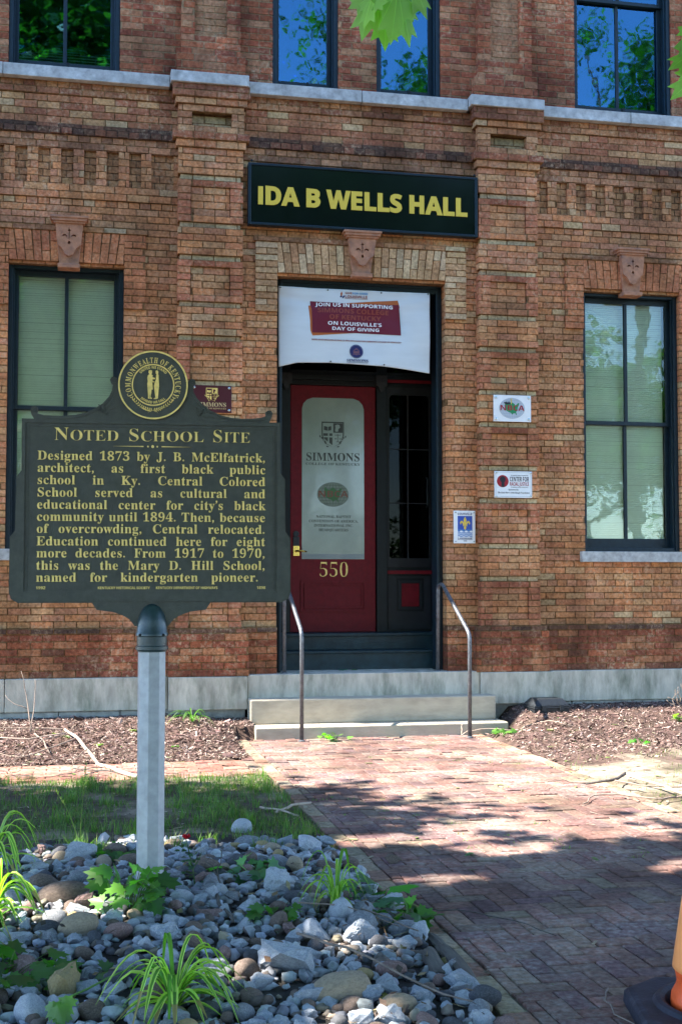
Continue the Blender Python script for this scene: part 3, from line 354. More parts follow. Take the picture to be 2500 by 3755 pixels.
def rect(x0, x1, z0, z1): return [(x0, z0), (x1, z0), (x1, z1), (x0, z1)]
def stroke(pts, wd):                                                # a thin ribbon along a polyline
    L_, R_ = [], []
    for i, p in enumerate(pts):
        a = pts[max(i - 1, 0)]; b = pts[min(i + 1, len(pts) - 1)]; dx, dz = b[0] - a[0], b[1] - a[1]; l = math.hypot(dx, dz) or 1
        L_.append((p[0] - dz / l * wd / 2, p[1] + dx / l * wd / 2)); R_.append((p[0] + dz / l * wd / 2, p[1] - dx / l * wd / 2))
    return L_ + R_[::-1]
def glyph(c, st):
    d = 0.06 if st == 's' else 0.065; C = CAPH
    if c == ' ': return (0.17, [])
    if c == 'I' and st == 'b': return (0.19, [rect(0.045, 0.145, 0, C)])
    if c == '.': return (0.16, [ngon(0.075, d * 0.75, d * 0.75, 8)])
    if c == ',': return (0.16, [[(0.03, 0.05), (0.05, 0.09), (0.10, 0.09), (0.125, 0.05), (0.11, -0.02), (0.04, -0.085), (0.03, -0.07), (0.075, -0.01), (0.05, 0.0)]])
    if c in "'`": return (0.13, [[(0.03, C - 0.02), (0.05, C + 0.02), (0.10, C + 0.02), (0.12, C - 0.02), (0.105, C - 0.09), (0.04, C - 0.15), (0.03, C - 0.135), (0.07, C - 0.08), (0.05, C - 0.07)]])
    if c == '-': return (0.22, [rect(0.02, 0.20, C * 0.38, C * 0.52)])
    if c == '/': return (0.26, [[(0.01, -0.03), (0.07, -0.03), (0.25, C + 0.03), (0.19, C + 0.03)]])
    if c == ':': return (0.16, [ngon(0.075, 0.045, 0.045, 8), ngon(0.075, 0.24, 0.045, 8)])
    if c == '&': return (0.42, [stroke([(0.36, 0.02), (0.12, 0.34), (0.14, 0.45), (0.24, 0.44), (0.24, 0.36), (0.06, 0.2), (0.05, 0.08), (0.14, 0.01), (0.26, 0.05), (0.35, 0.2)], 0.055)])
    g = GL.get(st + c) or GL.get(st + c.upper()) or GL.get('s' + c)
    return g
def text(out, s, st, x, z, cap, width=None, align='l', sx=1.0, track=0.0, shear=0.0, words=False):
    """Append the outlines of one line; width fits it by stretching, or (words) by opening the gaps between words."""
    k = cap / CAPH
    adv = [glyph(c, st)[0] * k * sx + track for c in s]; tot = sum(adv) - track; gap = 0.0
    if width and words and ' ' in s: gap = (width - tot) / s.count(' ')
    elif width:
        f = width / tot; sx *= f; track *= f; adv = [glyph(c, st)[0] * k * sx + track for c in s]; tot = width
    if align == 'c': x -= tot / 2
    if align == 'r': x -= tot
    for c, a in zip(s, adv):
        for l in glyph(c, st)[1]: out.append([(x + px * k * sx + shear * pz * k, z + pz * k) for px, pz in l])
        x += a + (gap if c == ' ' else 0)
def arc_text(out, s, st, cx, cz, r, a0, a1, cap, sx=1.0, inward=False):
    """Letters round a circle from angle a0 to a1 (degrees, clockwise from the top); inward puts their feet outside."""
    k = cap / CAPH; adv = [glyph(c, st)[0] * k * sx for c in s]; tot = sum(adv); pos = 0
    for c, a in zip(s, adv):
        t = rad(a0 + (a1 - a0) * (pos + a / 2) / tot); pos += a
        ca, sa = math.cos(t), math.sin(t)
        for l in glyph(c, st)[1]:
            q = []
            for px, pz in l:
                u = px * k * sx - a / 2; v = pz * k
                if inward: u, v = -u, cap - v
                q.append((cx + (r + v) * sa + u * ca, cz + (r + v) * ca - u * sa))
            out.append(q)
def flat(loops, depth, off=0.0):
    cu = bpy.data.curves.new('outline', 'CURVE'); cu.dimensions = '2D'; cu.fill_mode = 'BOTH'; cu.extrude = depth / 2; cu.offset = off
    for l in loops:
        sp = cu.splines.new('POLY'); sp.points.add(len(l) - 1)
        for i, (a, b) in enumerate(l): sp.points[i].co = (a, b, 0, 1)
        sp.use_cyclic_u = True
    o = bpy.data.objects.new('outline', cu); me = bpy.data.meshes.new_from_object(o)
    V = [tuple(v.co) for v in me.vertices]; F = [tuple(p.vertices) for p in me.polygons]
    bpy.data.objects.remove(o); bpy.data.curves.remove(cu); bpy.data.meshes.remove(me); return V, F
def plate(name, loops, y, depth, m, parent, warp=None, local=False, off=0.0):
    """Outlines in (x, z) become a solid plate whose back lies at y and whose front is depth nearer the street."""
    V, F = flat(loops, depth, off); b = MB()
    P = [(x, y - depth / 2 - d, z) for x, z, d in V]
    if warp: P = [(x, yy + warp(x, z), z) for x, yy, z in P]
    b.add(P, F); return b.build(name, m, parent, local=local)
def letters(name, items, y, depth, m, parent, warp=None, local=False, off=0.0):
    out = []
    for it in items:
        if isinstance(it, dict): text(out, **it)
        else: out.append(it)
    return plate(name, out, y, depth, m, parent, warp, local, off)
def fleur(cx, cz, s, band=True):
    side = [(.07, -.10), (.11, .06), (.20, .20), (.32, .19), (.39, .06), (.36, -.06), (.29, -.04), (.29, .04), (.24, .08), (.19, .0), (.14, -.12)]
    L = [[(0, .52), (.11, .27), (.10, .05), (.055, -.11), (-.055, -.11), (-.10, .05), (-.11, .27)], side, [(-a, b) for a, b in side[::-1]],
         [(-.06, -.20), (.06, -.20), (.10, -.33), (.0, -.48), (-.10, -.33)]]
    if band: L.append(rect(-.17, .17, -.185, -.13))
    return [[(cx + a * s, cz + b * s) for a, b in l] for l in L]
def shield_outline(cx, z1, wd, h, k=1.0):
    pts = [(-.5, 1), (.5, 1), (.5, .45), (.44, .28), (.30, .13), (0, 0), (-.30, .13), (-.44, .28), (-.5, .45)]
    return [(cx + a * wd * k, z1 - h / 2 + (b - .5) * h * k) for a, b in pts]
def crest(cx, z1, wd, h):
    """Quartered shield: book, raised fist, cross, scales, with a laurel below."""
    out = [shield_outline(cx, z1, wd, h), shield_outline(cx, z1, wd, h, 0.90)]
    X = lambda u: cx + u * wd; Zz = lambda v: z1 - v * h
    out.append([(X(.02), Zz(.06)), (X(.44), Zz(.06)), (X(.44), Zz(.43)), (X(.02), Zz(.43))])
    out.append([(X(.10), Zz(.36)), (X(.12), Zz(.22)), (X(.10), Zz(.14)), (X(.20), Zz(.10)), (X(.30), Zz(.12)), (X(.33), Zz(.22)), (X(.25), Zz(.28)), (X(.24), Zz(.38)), (X(.13), Zz(.39))])   # fist as a gap in the dark field
    out += [[(X(-.40), Zz(.17)), (X(-.24), Zz(.20)), (X(-.23), Zz(.36)), (X(-.40), Zz(.33))], [(X(-.07), Zz(.17)), (X(-.21), Zz(.20)), (X(-.21), Zz(.36)), (X(-.07), Zz(.33))]]
    out += [rect(X(-.43), X(-.22), Zz(.56), Zz(.46)), rect(X(-.16), X(-.02), Zz(.56), Zz(.46)), [(X(-.16), Zz(.62)), (X(-.02), Zz(.62)), (X(-.02), Zz(.93)), (X(-.16), Zz(.83))], [(X(-.42), Zz(.62)), (X(-.22), Zz(.62)), (X(-.22), Zz(.79)), (X(-.36), Zz(.70))]]
    out += [rect(X(.21), X(.235), Zz(.78), Zz(.48)), rect(X(.09), X(.36), Zz(.535), Zz(.515)), [(X(.06), Zz(.66)), (X(.19), Zz(.66)), (X(.125), Zz(.70))], [(X(.27), Zz(.66)), (X(.40), Zz(.66)), (X(.335), Zz(.70))], rect(X(.15), X(.30), Zz(.80), Zz(.78))]
    for sgn in (-1, 1):
        for k in range(5):
            t = k / 4; px = X(sgn * (.56 - .36 * t)); pz = Zz(.62 + .38 * t - .05 * math.sin(t * 3)); a = rad(75 - 60 * t)
            dx, dz = sgn * math.cos(a) * wd * .11, math.sin(a) * wd * .11
            out.append([(px - dx * .2, pz - dz * .2), (px + dx * .4 + dz * sgn * .3, pz + dz * .4 - dx * sgn * .3), (px + dx, pz + dz), (px + dx * .4 - dz * sgn * .3, pz + dz * .4 + dx * sgn * .3)])
    return out
USMAP = [(.26, .33), (.30, .29), (.33, .35), (.37, .38), (.42, .39), (.50, .31), (.56, .33), (.58, .36), (.62, .39), (.635, .44), (.69, .40), (.755, .33), (.79, .36), (.77, .43), (.73, .53), (.71, .65), (.67, .73), (.69, .83), (.665, .87), (.645, .78), (.585, .78), (.545, .81), (.53, .85), (.49, .78), (.41, .74), (.33, .69), (.28, .61), (.265, .5)]
def globe_logo(cx, cz, wd, hh, y, parent, mats, d=0.0015):
    """Oval globe with a country map and four letters across it."""
    g, gr, rd, ln = mats
    gl_ = plate('globe', [ngon(cx, cz, wd * .47, 48, hh * .47)], y, d, g, parent); b = MB()
    ring = ngon(cx, cz, wd * .465, 48, hh * .465); q = wd * .0075
    lines_ = [ring[i:i + 2] if i < 47 else [ring[47], ring[0]] for i in range(48)]
    for k in (-.36, -.24, -.12, 0, .12, .24, .36):
        c = math.sqrt(1 - (k / .465) ** 2)
        lines_.append([(cx + wd * k * math.sqrt(max(0, 1 - v * v * .8)), cz + hh * .465 * v * c ** .3) for v in (-.98, -.7, -.35, 0, .35, .7, .98)]); lines_.append([(cx - wd * .465 * c, cz + hh * k), (cx + wd * .465 * c, cz + hh * k)])
    for l in lines_:
        for (xa, za), (xb, zb) in zip(l, l[1:]):
            st = stroke([(xa, za), (xb, zb)], q); b.poly([(x, y - d - .0004, z) for x, z in st], (1, 1, 1))
    b.build('grid', ln, gl_)
    m = [(cx + (u - .52) * wd * 1.0, cz - (v - .57) * hh * 1.05) for u, v in USMAP]
    plate('country_map', [m], y - d, d, gr, parent)
    letters('lettering', [dict(s='NBCA', st='b', x=cx - wd * .46, z=cz - hh * .10, cap=hh * .23, width=wd * .92)], y - 2 * d, d, rd, parent, off=-wd * .002)
# ------------------------------------------------------------------ brickwork
LOWC = [((.37, .21, .125), 6), ((.40, .205, .115), 6), ((.385, .245, .155), 4), ((.35, .19, .135), 4), ((.31, .17, .11), 2), ((.36, .29, .205), 1.2), ((.35, .17, .105), 3)]
REDC = [((.215, .072, .048), 6), ((.255, .095, .06), 5), ((.17, .06, .045), 4), ((.29, .165, .115), 2), ((.25, .13, .09), 2)]
BASC = [((.245, .09, .058), 5), ((.20, .075, .055), 5), ((.29, .14, .09), 4), ((.15, .07, .055), 3)]
GREY = [((.34, .31, .235), 5), ((.37, .33, .25), 3), ((.28, .235, .175), 3)]
DRKC = [((.075, .05, .048), 5), ((.10, .062, .052), 4), ((.15, .075, .06), 3)]
TERC = [((.37, .175, .105), 5), ((.39, .19, .115), 4), ((.34, .155, .10), 3)]
BUFC = [((.385, .30, .205), 5), ((.36, .26, .175), 4), ((.41, .36, .28), 4), ((.33, .22, .145), 3)]
MORT_LOW = (.15, .095, .052); MORT_UP = (.24, .19, .14)
def pick(tbl, a=.11):
    t = random.uniform(0, sum(q for _, q in tbl))
    for c, q in tbl:
        t -= q
        if t <= 0: return jit(c, a)
    return jit(tbl[0][0], a)
CH = 0.0692
def field(mb, x0, x1, z0, z1, y, tbl, mort=MORT_LOW, holes=(), h=CH, L=.226, gap=.011, phase=0.0, dep=.25, rel=(.003, .009), headers=False, ends=True):
    """Courses of separate bricks over a mortar bed, cut round the openings; end bricks turn the corner."""
    n = max(1, round((z1 - z0) / h)); hh = (z1 - z0) / n
    for i in range(n):
        za, zb = z0 + i * hh, z0 + (i + 1) * hh; zc = (za + zb) / 2
        iv = [(x0, x1, False, False)]
        for hx0, hx1, hz0, hz1 in holes:
            if hz0 < zc < hz1:
                nw = []
                for a, b, ea, eb in iv:
                    if hx1 <= a or hx0 >= b: nw.append((a, b, ea, eb)); continue
                    if hx0 > a: nw.append((a, hx0, ea, True))
                    if hx1 < b: nw.append((hx1, b, True, eb))
                iv = nw
        hd = headers if isinstance(headers, bool) else ((i % headers) == headers - 1)
        Lb = L / 2 if hd else L
        off = (phase + (i % 2) * 0.5 + (0.25 if hd else 0)) * Lb + random.uniform(-.012, .012)
        for a, b, ea, eb in iv:
            mb.box(a + (.004 if (ends or ea) else 0), b - (.004 if (ends or eb) else 0), y, y + dep, za, zb, jit(mort, .12))
            k0 = math.floor((a - off) / Lb) - 1; k = k0
            while True:
                xa = off + k * Lb; xb = xa + Lb; k += 1
                if xa > b: break
                lo, hi = max(xa + gap / 2, a), min(xb - gap / 2, b)
                if hi - lo < .018: continue
                if lo - a < .02: lo = a
                if b - hi < .02: hi = b
                deep = dep if ((lo == a and (ea or ends)) or (hi == b and (eb or ends))) else .03
                r = random.uniform(*rel); g2 = gap / 2 + random.uniform(-.001, .002)
                mb.box(lo, hi, y - r, y + deep, za + g2, zb - g2 + random.uniform(-.001, .0015), pick(tbl), j=.0016)

H_TOP = 10.6
B = thing('brick_building', 'old two storey tan and red brick hall with stone sills and recessed red door', 'building', (0, 0, 0))
WX = 3.07; WH = .573                                                    # lower windows: centre and half width
Z_SILL, Z_HEAD, Z_PL, Z_BASE = 1.865, 4.775, .580, 1.015
XE = 5.6                                                                 # the brickwork is laid this far each way; plain wall beyond
LW = [(-WX - WH, -WX + WH, Z_SILL, Z_HEAD), (WX - WH, WX + WH, Z_SILL, Z_HEAD)]
DO = (-.915, .915, .5, 4.775)
UPW = [(-3.675, -2.56), (-.965, -.253), (.167, .885), (2.44, 3.61)]
Z_UP = 6.80; Z_UPH = 9.5

b = MB()                                                                 # ground storey wall
field(b, -XE, XE, Z_PL, Z_BASE, -.045, BASC, MORT_LOW, [DO])
field(b, -XE, XE, Z_BASE, Z_BASE + CH * .8, -.055, DRKC, MORT_LOW, [DO], h=CH * .8)
zz = Z_BASE + CH * .8
field(b, -XE, XE, zz, 5.435, 0, LOWC, MORT_LOW, LW + [DO], headers=7)
field(b, -XE, XE, 5.435, 5.585, -.018, LOWC, MORT_LOW, h=.075)
field(b, -2.0, 2.0, 5.585, 5.95, 0, LOWC, MORT_LOW)
field(b, -XE, XE, 5.95, 6.09, -.016, [((.27, .155, .105), 3), ((.20, .115, .085), 3), ((.33, .19, .13), 2)], MORT_LOW, headers=2)
field(b, -XE, XE, 6.09, 6.16, -.035, DRKC, (.07, .05, .045), h=.07, headers=True, rel=(.001, .02))
field(b, -XE, XE, 6.16, 6.205, -.022, DRKC, (.07, .05, .045), h=.045)
field(b, -XE, XE, 6.205, 6.505, 0, [((.30, .155, .10), 4), ((.36, .24, .15), 3), ((.25, .115, .08), 3), ((.38, .31, .22), 1.2)], MORT_LOW)
field(b, -XE, XE, 6.505, 6.64, -.02, [((.235, .125, .085), 3), ((.18, .085, .065), 3), ((.29, .16, .10), 2)], MORT_LOW, headers=2)
wall = b.build('wall', M_brick, B)
b = MB()                                                                 # upper storey
UH = [(a, c, Z_UP, Z_UPH) for a, c in UPW]
field(b, -XE, XE, 6.77, 9.9, .03, REDC, MORT_UP, UH, h=.0705, L=.222, gap=.012)
b.build('upper_wall', M_brick, B)
b = MB()                                                                 # plain mass of the building
for s in (-1, 1): b.box(*sorted((s * XE, s * 9.5)), .05, .3, 0, H_TOP, (.30, .17, .11))
b.box(-9.5, 9.5, .03, .3, 9.9, H_TOP, (.24, .09, .06)); b.box(-9.6, 9.6, -.05, 8.1, H_TOP, H_TOP + .15, (.2, .2, .2))
for s in (-1, 1): b.box(*sorted((s * 9.4, s * 9.5)), .3, 8, 0, H_TOP, (.30, .17, .11))
b.box(-9.5, 9.5, 7.9, 8, 0, H_TOP, (.30, .17, .11))
b.build('rear_walls', mat('plain brick', None, .95, noise_s=20), B)
b = MB()                                                                 # backing behind the panes; room dimness is put into its colour
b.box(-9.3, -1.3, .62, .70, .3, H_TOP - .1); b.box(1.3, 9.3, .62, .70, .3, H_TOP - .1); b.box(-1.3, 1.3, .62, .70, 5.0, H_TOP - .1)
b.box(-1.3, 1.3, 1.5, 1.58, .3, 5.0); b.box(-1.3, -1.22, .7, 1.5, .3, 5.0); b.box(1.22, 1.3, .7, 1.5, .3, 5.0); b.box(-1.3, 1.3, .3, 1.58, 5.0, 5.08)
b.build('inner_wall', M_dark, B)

# plinth and sill course of cut stone
b = MB()
def ashlar(z0, z1, y, xs, m=.006, dep=.3):
    for xa, xb in zip(xs, xs[1:]): b.box(xa + m / 2, xb - m / 2, y, y + dep, z0, z1, j=.0015)
ashlar(.255, Z_PL, -.115, [-5.6, -3.62, -2.03]); ashlar(.255, Z_PL, -.115, [2.05, 3.67, 5.6])
ashlar(.25, Z_PL, -.205, [-2.03, -1.235]); ashlar(.25, Z_PL, -.205, [1.235, 2.05])
b.box(-1.232, 1.232, -.16, .45, .255, Z_PL + .012)                           # door stone
b.build('plinth', M_stone, B, bevel=.008)
b = MB()
ashlar(.0, .25, -.07, [-5.6, -4.7, -3.9, -3.1, -2.5, -1.9, -1.236]); b.build('foundation', M_stone_worn, B, bevel=.012)
b = MB(); ashlar(.0, .25, -.07, [1.24, 1.9, 2.3, 3.0, 3.4, 4.2, 5.6]); b.build('foundation', M_stone_worn, B, bevel=.012)
b = MB()
ashlar(6.64, 6.765, -.105, [-5.6, -3.72, -2.05], dep=.2); ashlar(6.64, 6.765, -.105, [-1.24, -.02, 1.16], dep=.2); ashlar(6.64, 6.765, -.105, [2.0, 3.05, 5.6], dep=.2)
ashlar(6.675, 6.79, -.20, [-2.05, -1.24], dep=.3); ashlar(6.675, 6.79, -.20, [1.16, 2.0], dep=.3)
b.build('sill_course', M_stone_worn, B, bevel=.006)

# pilasters
GRV = [1.065, 1.568, 1.916, 2.405, 2.755, 3.224, 3.573, 4.04, 4.388, 4.875, 5.215, 5.715]     # pale recessed courses; a panel follows every second one
def pilaster(cx):
    b = MB(); hw = .334; y = -.105; d = .13
    field(b, cx - .405, cx + .405, Z_PL, Z_BASE, -.165, BASC, MORT_LOW, dep=.14)
    field(b, cx - .39, cx + .39, Z_BASE, GRV[0], -.15, DRKC, MORT_LOW, h=.05, dep=.14)
    for i, g in enumerate(GRV):
        top = GRV[i + 1] if i + 1 < len(GRV) else 6.02
        if i == 0: pass
        else: field(b, cx - hw + .022, cx + hw - .022, g - .028, g + .028, y + .022, GREY, MORT_LOW, h=.056, dep=.11)
        a, c = g + (.0 if i == 0 else .028), top - (.028 if i + 1 < len(GRV) else 0)
        if i % 2 == 0 and i + 1 < len(GRV):                                  # panelled block: recessed field in a frame of headers
            px = .205; rise = CH
            field(b, cx - hw, cx - px, a, c, y, [((.30, .135, .095), 4), ((.34, .17, .11), 3)], MORT_LOW, L=.26, dep=d)
            field(b, cx + px, cx + hw, a, c, y, [((.30, .135, .095), 4), ((.34, .17, .11), 3)], MORT_LOW, L=.26, dep=d)
            field(b, cx - px, cx + px, a, a + rise, y + .004, LOWC, MORT_LOW, dep=d, ends=False)
            field(b, cx - px, cx + px, c - rise, c, y, [((.22, .09, .065), 3), ((.28, .12, .08), 2)], MORT_LOW, dep=d, ends=False)
            field(b, cx - px + .006, cx + px - .006, a + rise, c - rise, y + .022, LOWC, MORT_LOW, dep=.1, ends=False)
        else: field(b, cx - hw, cx + hw, a, c, y, LOWC, MORT_LOW, dep=d)
    field(b, cx - .36, cx + .36, 6.02, 6.10, -.13, LOWC, MORT_LOW, h=.08, dep=.15)
    field(b, cx - .395, cx + .395, 6.10, 6.18, -.155, [((.18, .08, .06), 3), ((.25, .11, .075), 2)], MORT_LOW, h=.08, dep=.17)
    fr = [(cx - .20, cx + .215, 6.225, 6.375)]
    field(b, cx - .34, cx + .34, 6.18, 6.47, -.115, [((.30, .155, .10), 3), ((.36, .22, .14), 3)], MORT_LOW, fr, dep=.085)
    field(b, cx - .21, cx + .225, 6.215, 6.385, -.04, [((.29, .25, .17), 3), ((.24, .19, .13), 2)], MORT_LOW, dep=.05, ends=False)
    field(b, cx - .37, cx + .37, 6.47, 6.54, -.14, LOWC, MORT_LOW, h=.07, dep=.15)
    field(b, cx - .40, cx + .40, 6.54, 6.676, -.165, [((.18, .085, .065), 3), ((.25, .12, .085), 2)], MORT_LOW, dep=.18)
    field(b, cx - .36, cx + .36, 6.79, 7.03, -.07, REDC, MORT_UP, h=.0705, dep=.12)                # upper shaft
    field(b, cx - .31, cx + .31, 7.03, 9.9, -.045, REDC, MORT_UP, [(cx - .17, cx + .17, 7.24, 9.6)], h=.0705, dep=.09)
    field(b, cx - .175, cx + .175, 7.235, 9.6, .012, [((.28, .165, .115), 3), ((.24, .13, .09), 2)], MORT_UP, h=.0705, dep=.03, ends=False)
    return b.build('pilaster', M_brick, B)
pilaster(-1.625); pilaster(1.60)

# dentil bands of alternate header stacks
def dentils(x0, x1, step):
    b = MB()
    field(b, x0, x1, 5.585, 5.95, .018, [((.28, .165, .10), 3), ((.32, .20, .12), 3), ((.25, .145, .09), 2)], (.13, .09, .06), headers=True, L=.235, dep=.2)
    b.box(x0, x1, -.016, .05, 5.945, 5.952, (.15, .09, .06))
    n = int((x1 - x0) / step)
    for i in range(n):
        cx = x0 + step * (i + .5) + (.02 if x0 < 0 else .05)
        field(b, cx - .052, cx + .052, 5.585, 5.95, -.016, LOWC, MORT_LOW, headers=True, L=.21, phase=0, dep=.06, gap=.009, h=.073)
    return b.build('dentil_band', M_brick, B)
dentils(-5.6, -1.98, .2275); dentils(1.98, 5.6, .2275)

# flat arches with keystones
def hood(cx, half, zb, zt, out, zl, tbl, key):
    b = MB(); y = -.028; d = .06
    for s in (-1, 1):                                                        # ears running down beside the opening
        x0, x1 = sorted((cx + s * half, cx + s * out))
        field(b, x0, x1, zl, zt, y, tbl, MORT_LOW, dep=d, L=.23)
    b.box(cx - half, cx + half, y + .002, y + d, zb, zt, MORT_LOW)
    n = int(2 * half / .078); p = 2 * half / n; hgt = zt - zb
    for i in range(n):
        xa = cx - half + i * p; t = (xa + p / 2 - cx) / half; lean = .30 * t
        if abs(xa + p / 2 - cx) < key - .03: continue
        cut = .66 if i % 2 else .34
        for u0, u1 in ((0, cut), (cut, 1)):
            za, zc = zb + u0 * hgt + .004, zb + u1 * hgt - .004
            def q(x, z): return max(cx - half + .002, min(cx + half - .002, x + lean * (z - zb - hgt * .15) * .5))
            r = random.uniform(.003, .009); col = pick(tbl)
            b.prism([(q(xa + .005, za), za), (q(xa + p - .005, za), za), (q(xa + p - .005, zc), zc), (q(xa + .005, zc), zc)], y - r, y + d, col)
    field(b, cx - out - .02, cx + out + .02, zt, zt + .055, y - .012, [((.20, .12, .085), 3), ((.28, .17, .11), 2), ((.30, .28, .22), 1)], MORT_LOW, h=.055, dep=d)
    return b.build('window_hood' if half < .7 else 'door_hood', M_brick, B)
def keystone(cx, z0, z1, wt, wb):
    f = lambda z: wb / 2 + (wt - wb) / 2 * (z - z0) / (z1 - z0)
    zc = z1 - .075; b = MB()
    b.prism([(cx - f(z0), z0), (cx + f(z0), z0), (cx + f(zc), zc), (cx - f(zc), zc)], -.065, .05)
    b.prism([(cx - f(z0) - .015, z0 - .035), (cx + f(z0) + .015, z0 - .035), (cx + f(z0) + .015, z0 + .008), (cx - f(z0) - .015, z0 + .008)], -.11, .05)
    k = b.build('keystone', M_terracotta, B, bevel=.006)
    zl = z0 + .16
    front = [(cx - f(z0 + .20), z0 + .20), (cx - f(z0 + .19) * .62, z0 + .165), (cx - f(z0 + .19) * .30, z0 + .10), (cx, z0 + .085), (cx + f(z0 + .19) * .30, z0 + .10), (cx + f(z0 + .19) * .62, z0 + .165), (cx + f(z0 + .20), z0 + .20), (cx + f(zc), zc), (cx - f(zc), zc)]
    cz = z1 - .205; s = .135
    plus = [(-.035, -.20), (-.035, .40), (-.15, .44), (-.045, .52), (0, .70), (.045, .52), (.15, .44), (.035, .40), (.035, -.20)]
    curl = [(.13, -.12), (.17, .06), (.30, .16), (.45, .13), (.52, .0), (.43, -.05), (.37, .03), (.26, .03)]
    holes = [[(cx + a * s, cz + c * s) for a, c in plus], [(cx + a * s, cz + c * s) for a, c in curl], [(cx - a * s, cz + c * s) for a, c in curl[::-1]], [(cx + a, c) for a, c in ngon(0, cz - .48 * s, .10 * s, 12, .13 * s)]]
    plate('carved_face', [front] + holes, -.065, .045, M_terracotta, k)
    m = MB()
    for i, (w_, y_, za, zb_) in enumerate(((wt * .5 + .012, -.125, zc, zc + .022), (wt * .5 + .03, -.14, zc + .022, zc + .05), (wt * .5 + .045, -.15, zc + .05, z1))):
        m.box(cx - w_, cx + w_, y_, .04, za, zb_)
    m.build('cap_moulding', M_terracotta, k, bevel=.004)
for s in (-1, 1):
    hood(s * WX, WH, Z_HEAD, 5.09, .785, 4.32, TERC, .13); keystone(s * WX - .02 * s, 4.735, 5.225, .29, .19)
hood(0, .915, Z_HEAD, 5.10, 1.145, 4.36, BUFC, .13); keystone(-.02, 4.79, 5.245, .32, .19)

# lower window sills
def sill(cx):
    b = MB(); b.box(cx - .635, cx + .635, -.07, .12, Z_SILL - .115, Z_SILL); return b.build('window_sill', M_stone_worn, B, bevel=.006)
sill(-WX); sill(WX)

def slats(b, x0, x1, z0, z1, y, pitch, tilt, col=(1, 1, 1)):
    n = int((z1 - z0) / pitch); wd = .0245; ca, sa = math.cos(tilt), math.sin(tilt)
    for i in range(n):
        z = z1 - .03 - i * pitch + random.uniform(-.0008, .0008)
        P = []
        for t, bow in ((-.5, 0), (-.17, .0022), (.17, .0022), (.5, 0)):
            P.append((y + t * wd * ca - bow * sa, z + t * wd * sa + bow * ca))
        for k in range(3):
            b.poly([(x0, P[k][0], P[k][1]), (x1, P[k][0], P[k][1]), (x1, P[k + 1][0], P[k + 1][1]), (x0, P[k + 1][0], P[k + 1][1])], col)
    for t in (.16, .84):
        x = x0 + (x1 - x0) * t; b.box(x - .0012, x + .0012, y - .0155, y - .0145, z0, z1, col)
    b.box(x0, x1, y - .016, y + .016, z1 - .028, z1, col); b.box(x0, x1, y - .012, y + .012, z0, z0 + .018, col)

def window(x0, x1, z0, z1, upper=False, mullion=True):
    """Casing with two sliding sashes, their panes, a latch and a slatted blind."""
    b = MB(); c = .045; yf = .05
    for xa, xb in ((x0, x0 + c), (x1 - c, x1)): b.box(xa, xb, yf, .30, z0, z1)
    b.box(x0 + c, x1 - c, yf, .30, z1 - .065, z1); b.box(x0 + c, x1 - c, yf + .02, .30, z0, z0 + .045)
    for xa, xb in ((x0 + c, x0 + c + .014), (x1 - c - .014, x1 - c)): b.box(xa, xb, yf + .03, yf + .055, z0 + .045, z1 - .065)
    wn_ = b.build('window', M_teal, B, bevel=.004)
    xi0, xi1 = x0 + c, x1 - c; zm = z0 + (z1 - z0) * (.495 if not upper else .5); cx = (x0 + x1) / 2
    for (za, zb, y, low) in ((zm - .022, z1 - .065, .15, False), (z0 + .045, zm + .022, .19, True)):
        b = MB(); st = .048; rb = .105 if low else .044; rt = .044 if low else .055
        b.box(xi0, xi0 + st, y, y + .038, za, zb); b.box(xi1 - st, xi1, y, y + .038, za, zb)
        b.box(xi0 + st, xi1 - st, y, y + .038, za, za + rb); b.box(xi0 + st, xi1 - st, y, y + .038, zb - rt, zb)
        if mullion: b.box(cx - .019, cx + .019, y + .002, y + .036, za + rb, zb - rt)
        s = b.build('sash', M_teal, wn_, bevel=.004)
        g = MB(); g.box(xi0 + st - .004, xi1 - st + .004, y + .017, y + .021, za + rb - .004, zb - rt + .004)
        g.build('pane', M_glass_up if upper else M_glass, s)
    b = MB()
    slats(b, xi0 + .05, xi1 - .05, z0 + .06, z1 - .07, .240, .0235 if not upper else .030, rad(76 if not upper else 48))
    b.build('blind', M_blind_up if upper else M_blind, wn_)
    if upper:
        b = MB(); b.box(cx + .02, cx + .05, .10, .14, z0 + .045, z0 + .12); b.build('latch', M_black, wn_)
    return wn_
for s in (-1, 1): window(s * WX - WH, s * WX + WH, Z_SILL, Z_HEAD)
for i, (xa, xb) in enumerate(UPW): window(xa, xb, Z_UP - .03, Z_UPH, True, i in (0, 3))

# ------------------------------------------------------------------ doorway
b = MB(); y0 = .12                                                       # outer frame
for xa, xb in ((-.912, -.845), (.845, .912)): b.box(xa, xb, y0, .30, Z_PL, 4.77)
b.box(-.845, .845, y0, .30, 4.66, 4.77); b.box(-.86, .86, y0 - .02, y0, 4.71, 4.77)
for xa, xb in ((-.875, -.845), (.845, .875)): b.box(xa, xb, y0 - .018, y0, Z_PL, 4.71)
fr = b.build('doorway_frame', M_teal, B, bevel=.005)
b = MB()
for xa, xb in ((-1.18, -.91), (1.01, 1.2)): b.box(xa, xb, .30, .95, Z_PL, 4.77)
for s, x in ((1, -.91), (-1, 1.01)):
    for za, zb in ((.98, 1.75), (1.95, 3.6), (3.75, 4.6)): b.box(*sorted((x, x + s * .02)), .42, .82, za, zb)
b.box(-1.18, 1.2, .30, 1.0, 4.77, 4.85)
b.build('lobby_panelling', M_black, B, bevel=.006)
b = MB()
b.box(-.91, 1.01, .36, 1.0, Z_PL, .79); b.box(-.91, 1.01, .335, .62, .765, .795)
b.box(-.91, 1.01, .62, 1.0, .79, .955); b.box(-.91, 1.01, .60, 1.02, .935, .972)
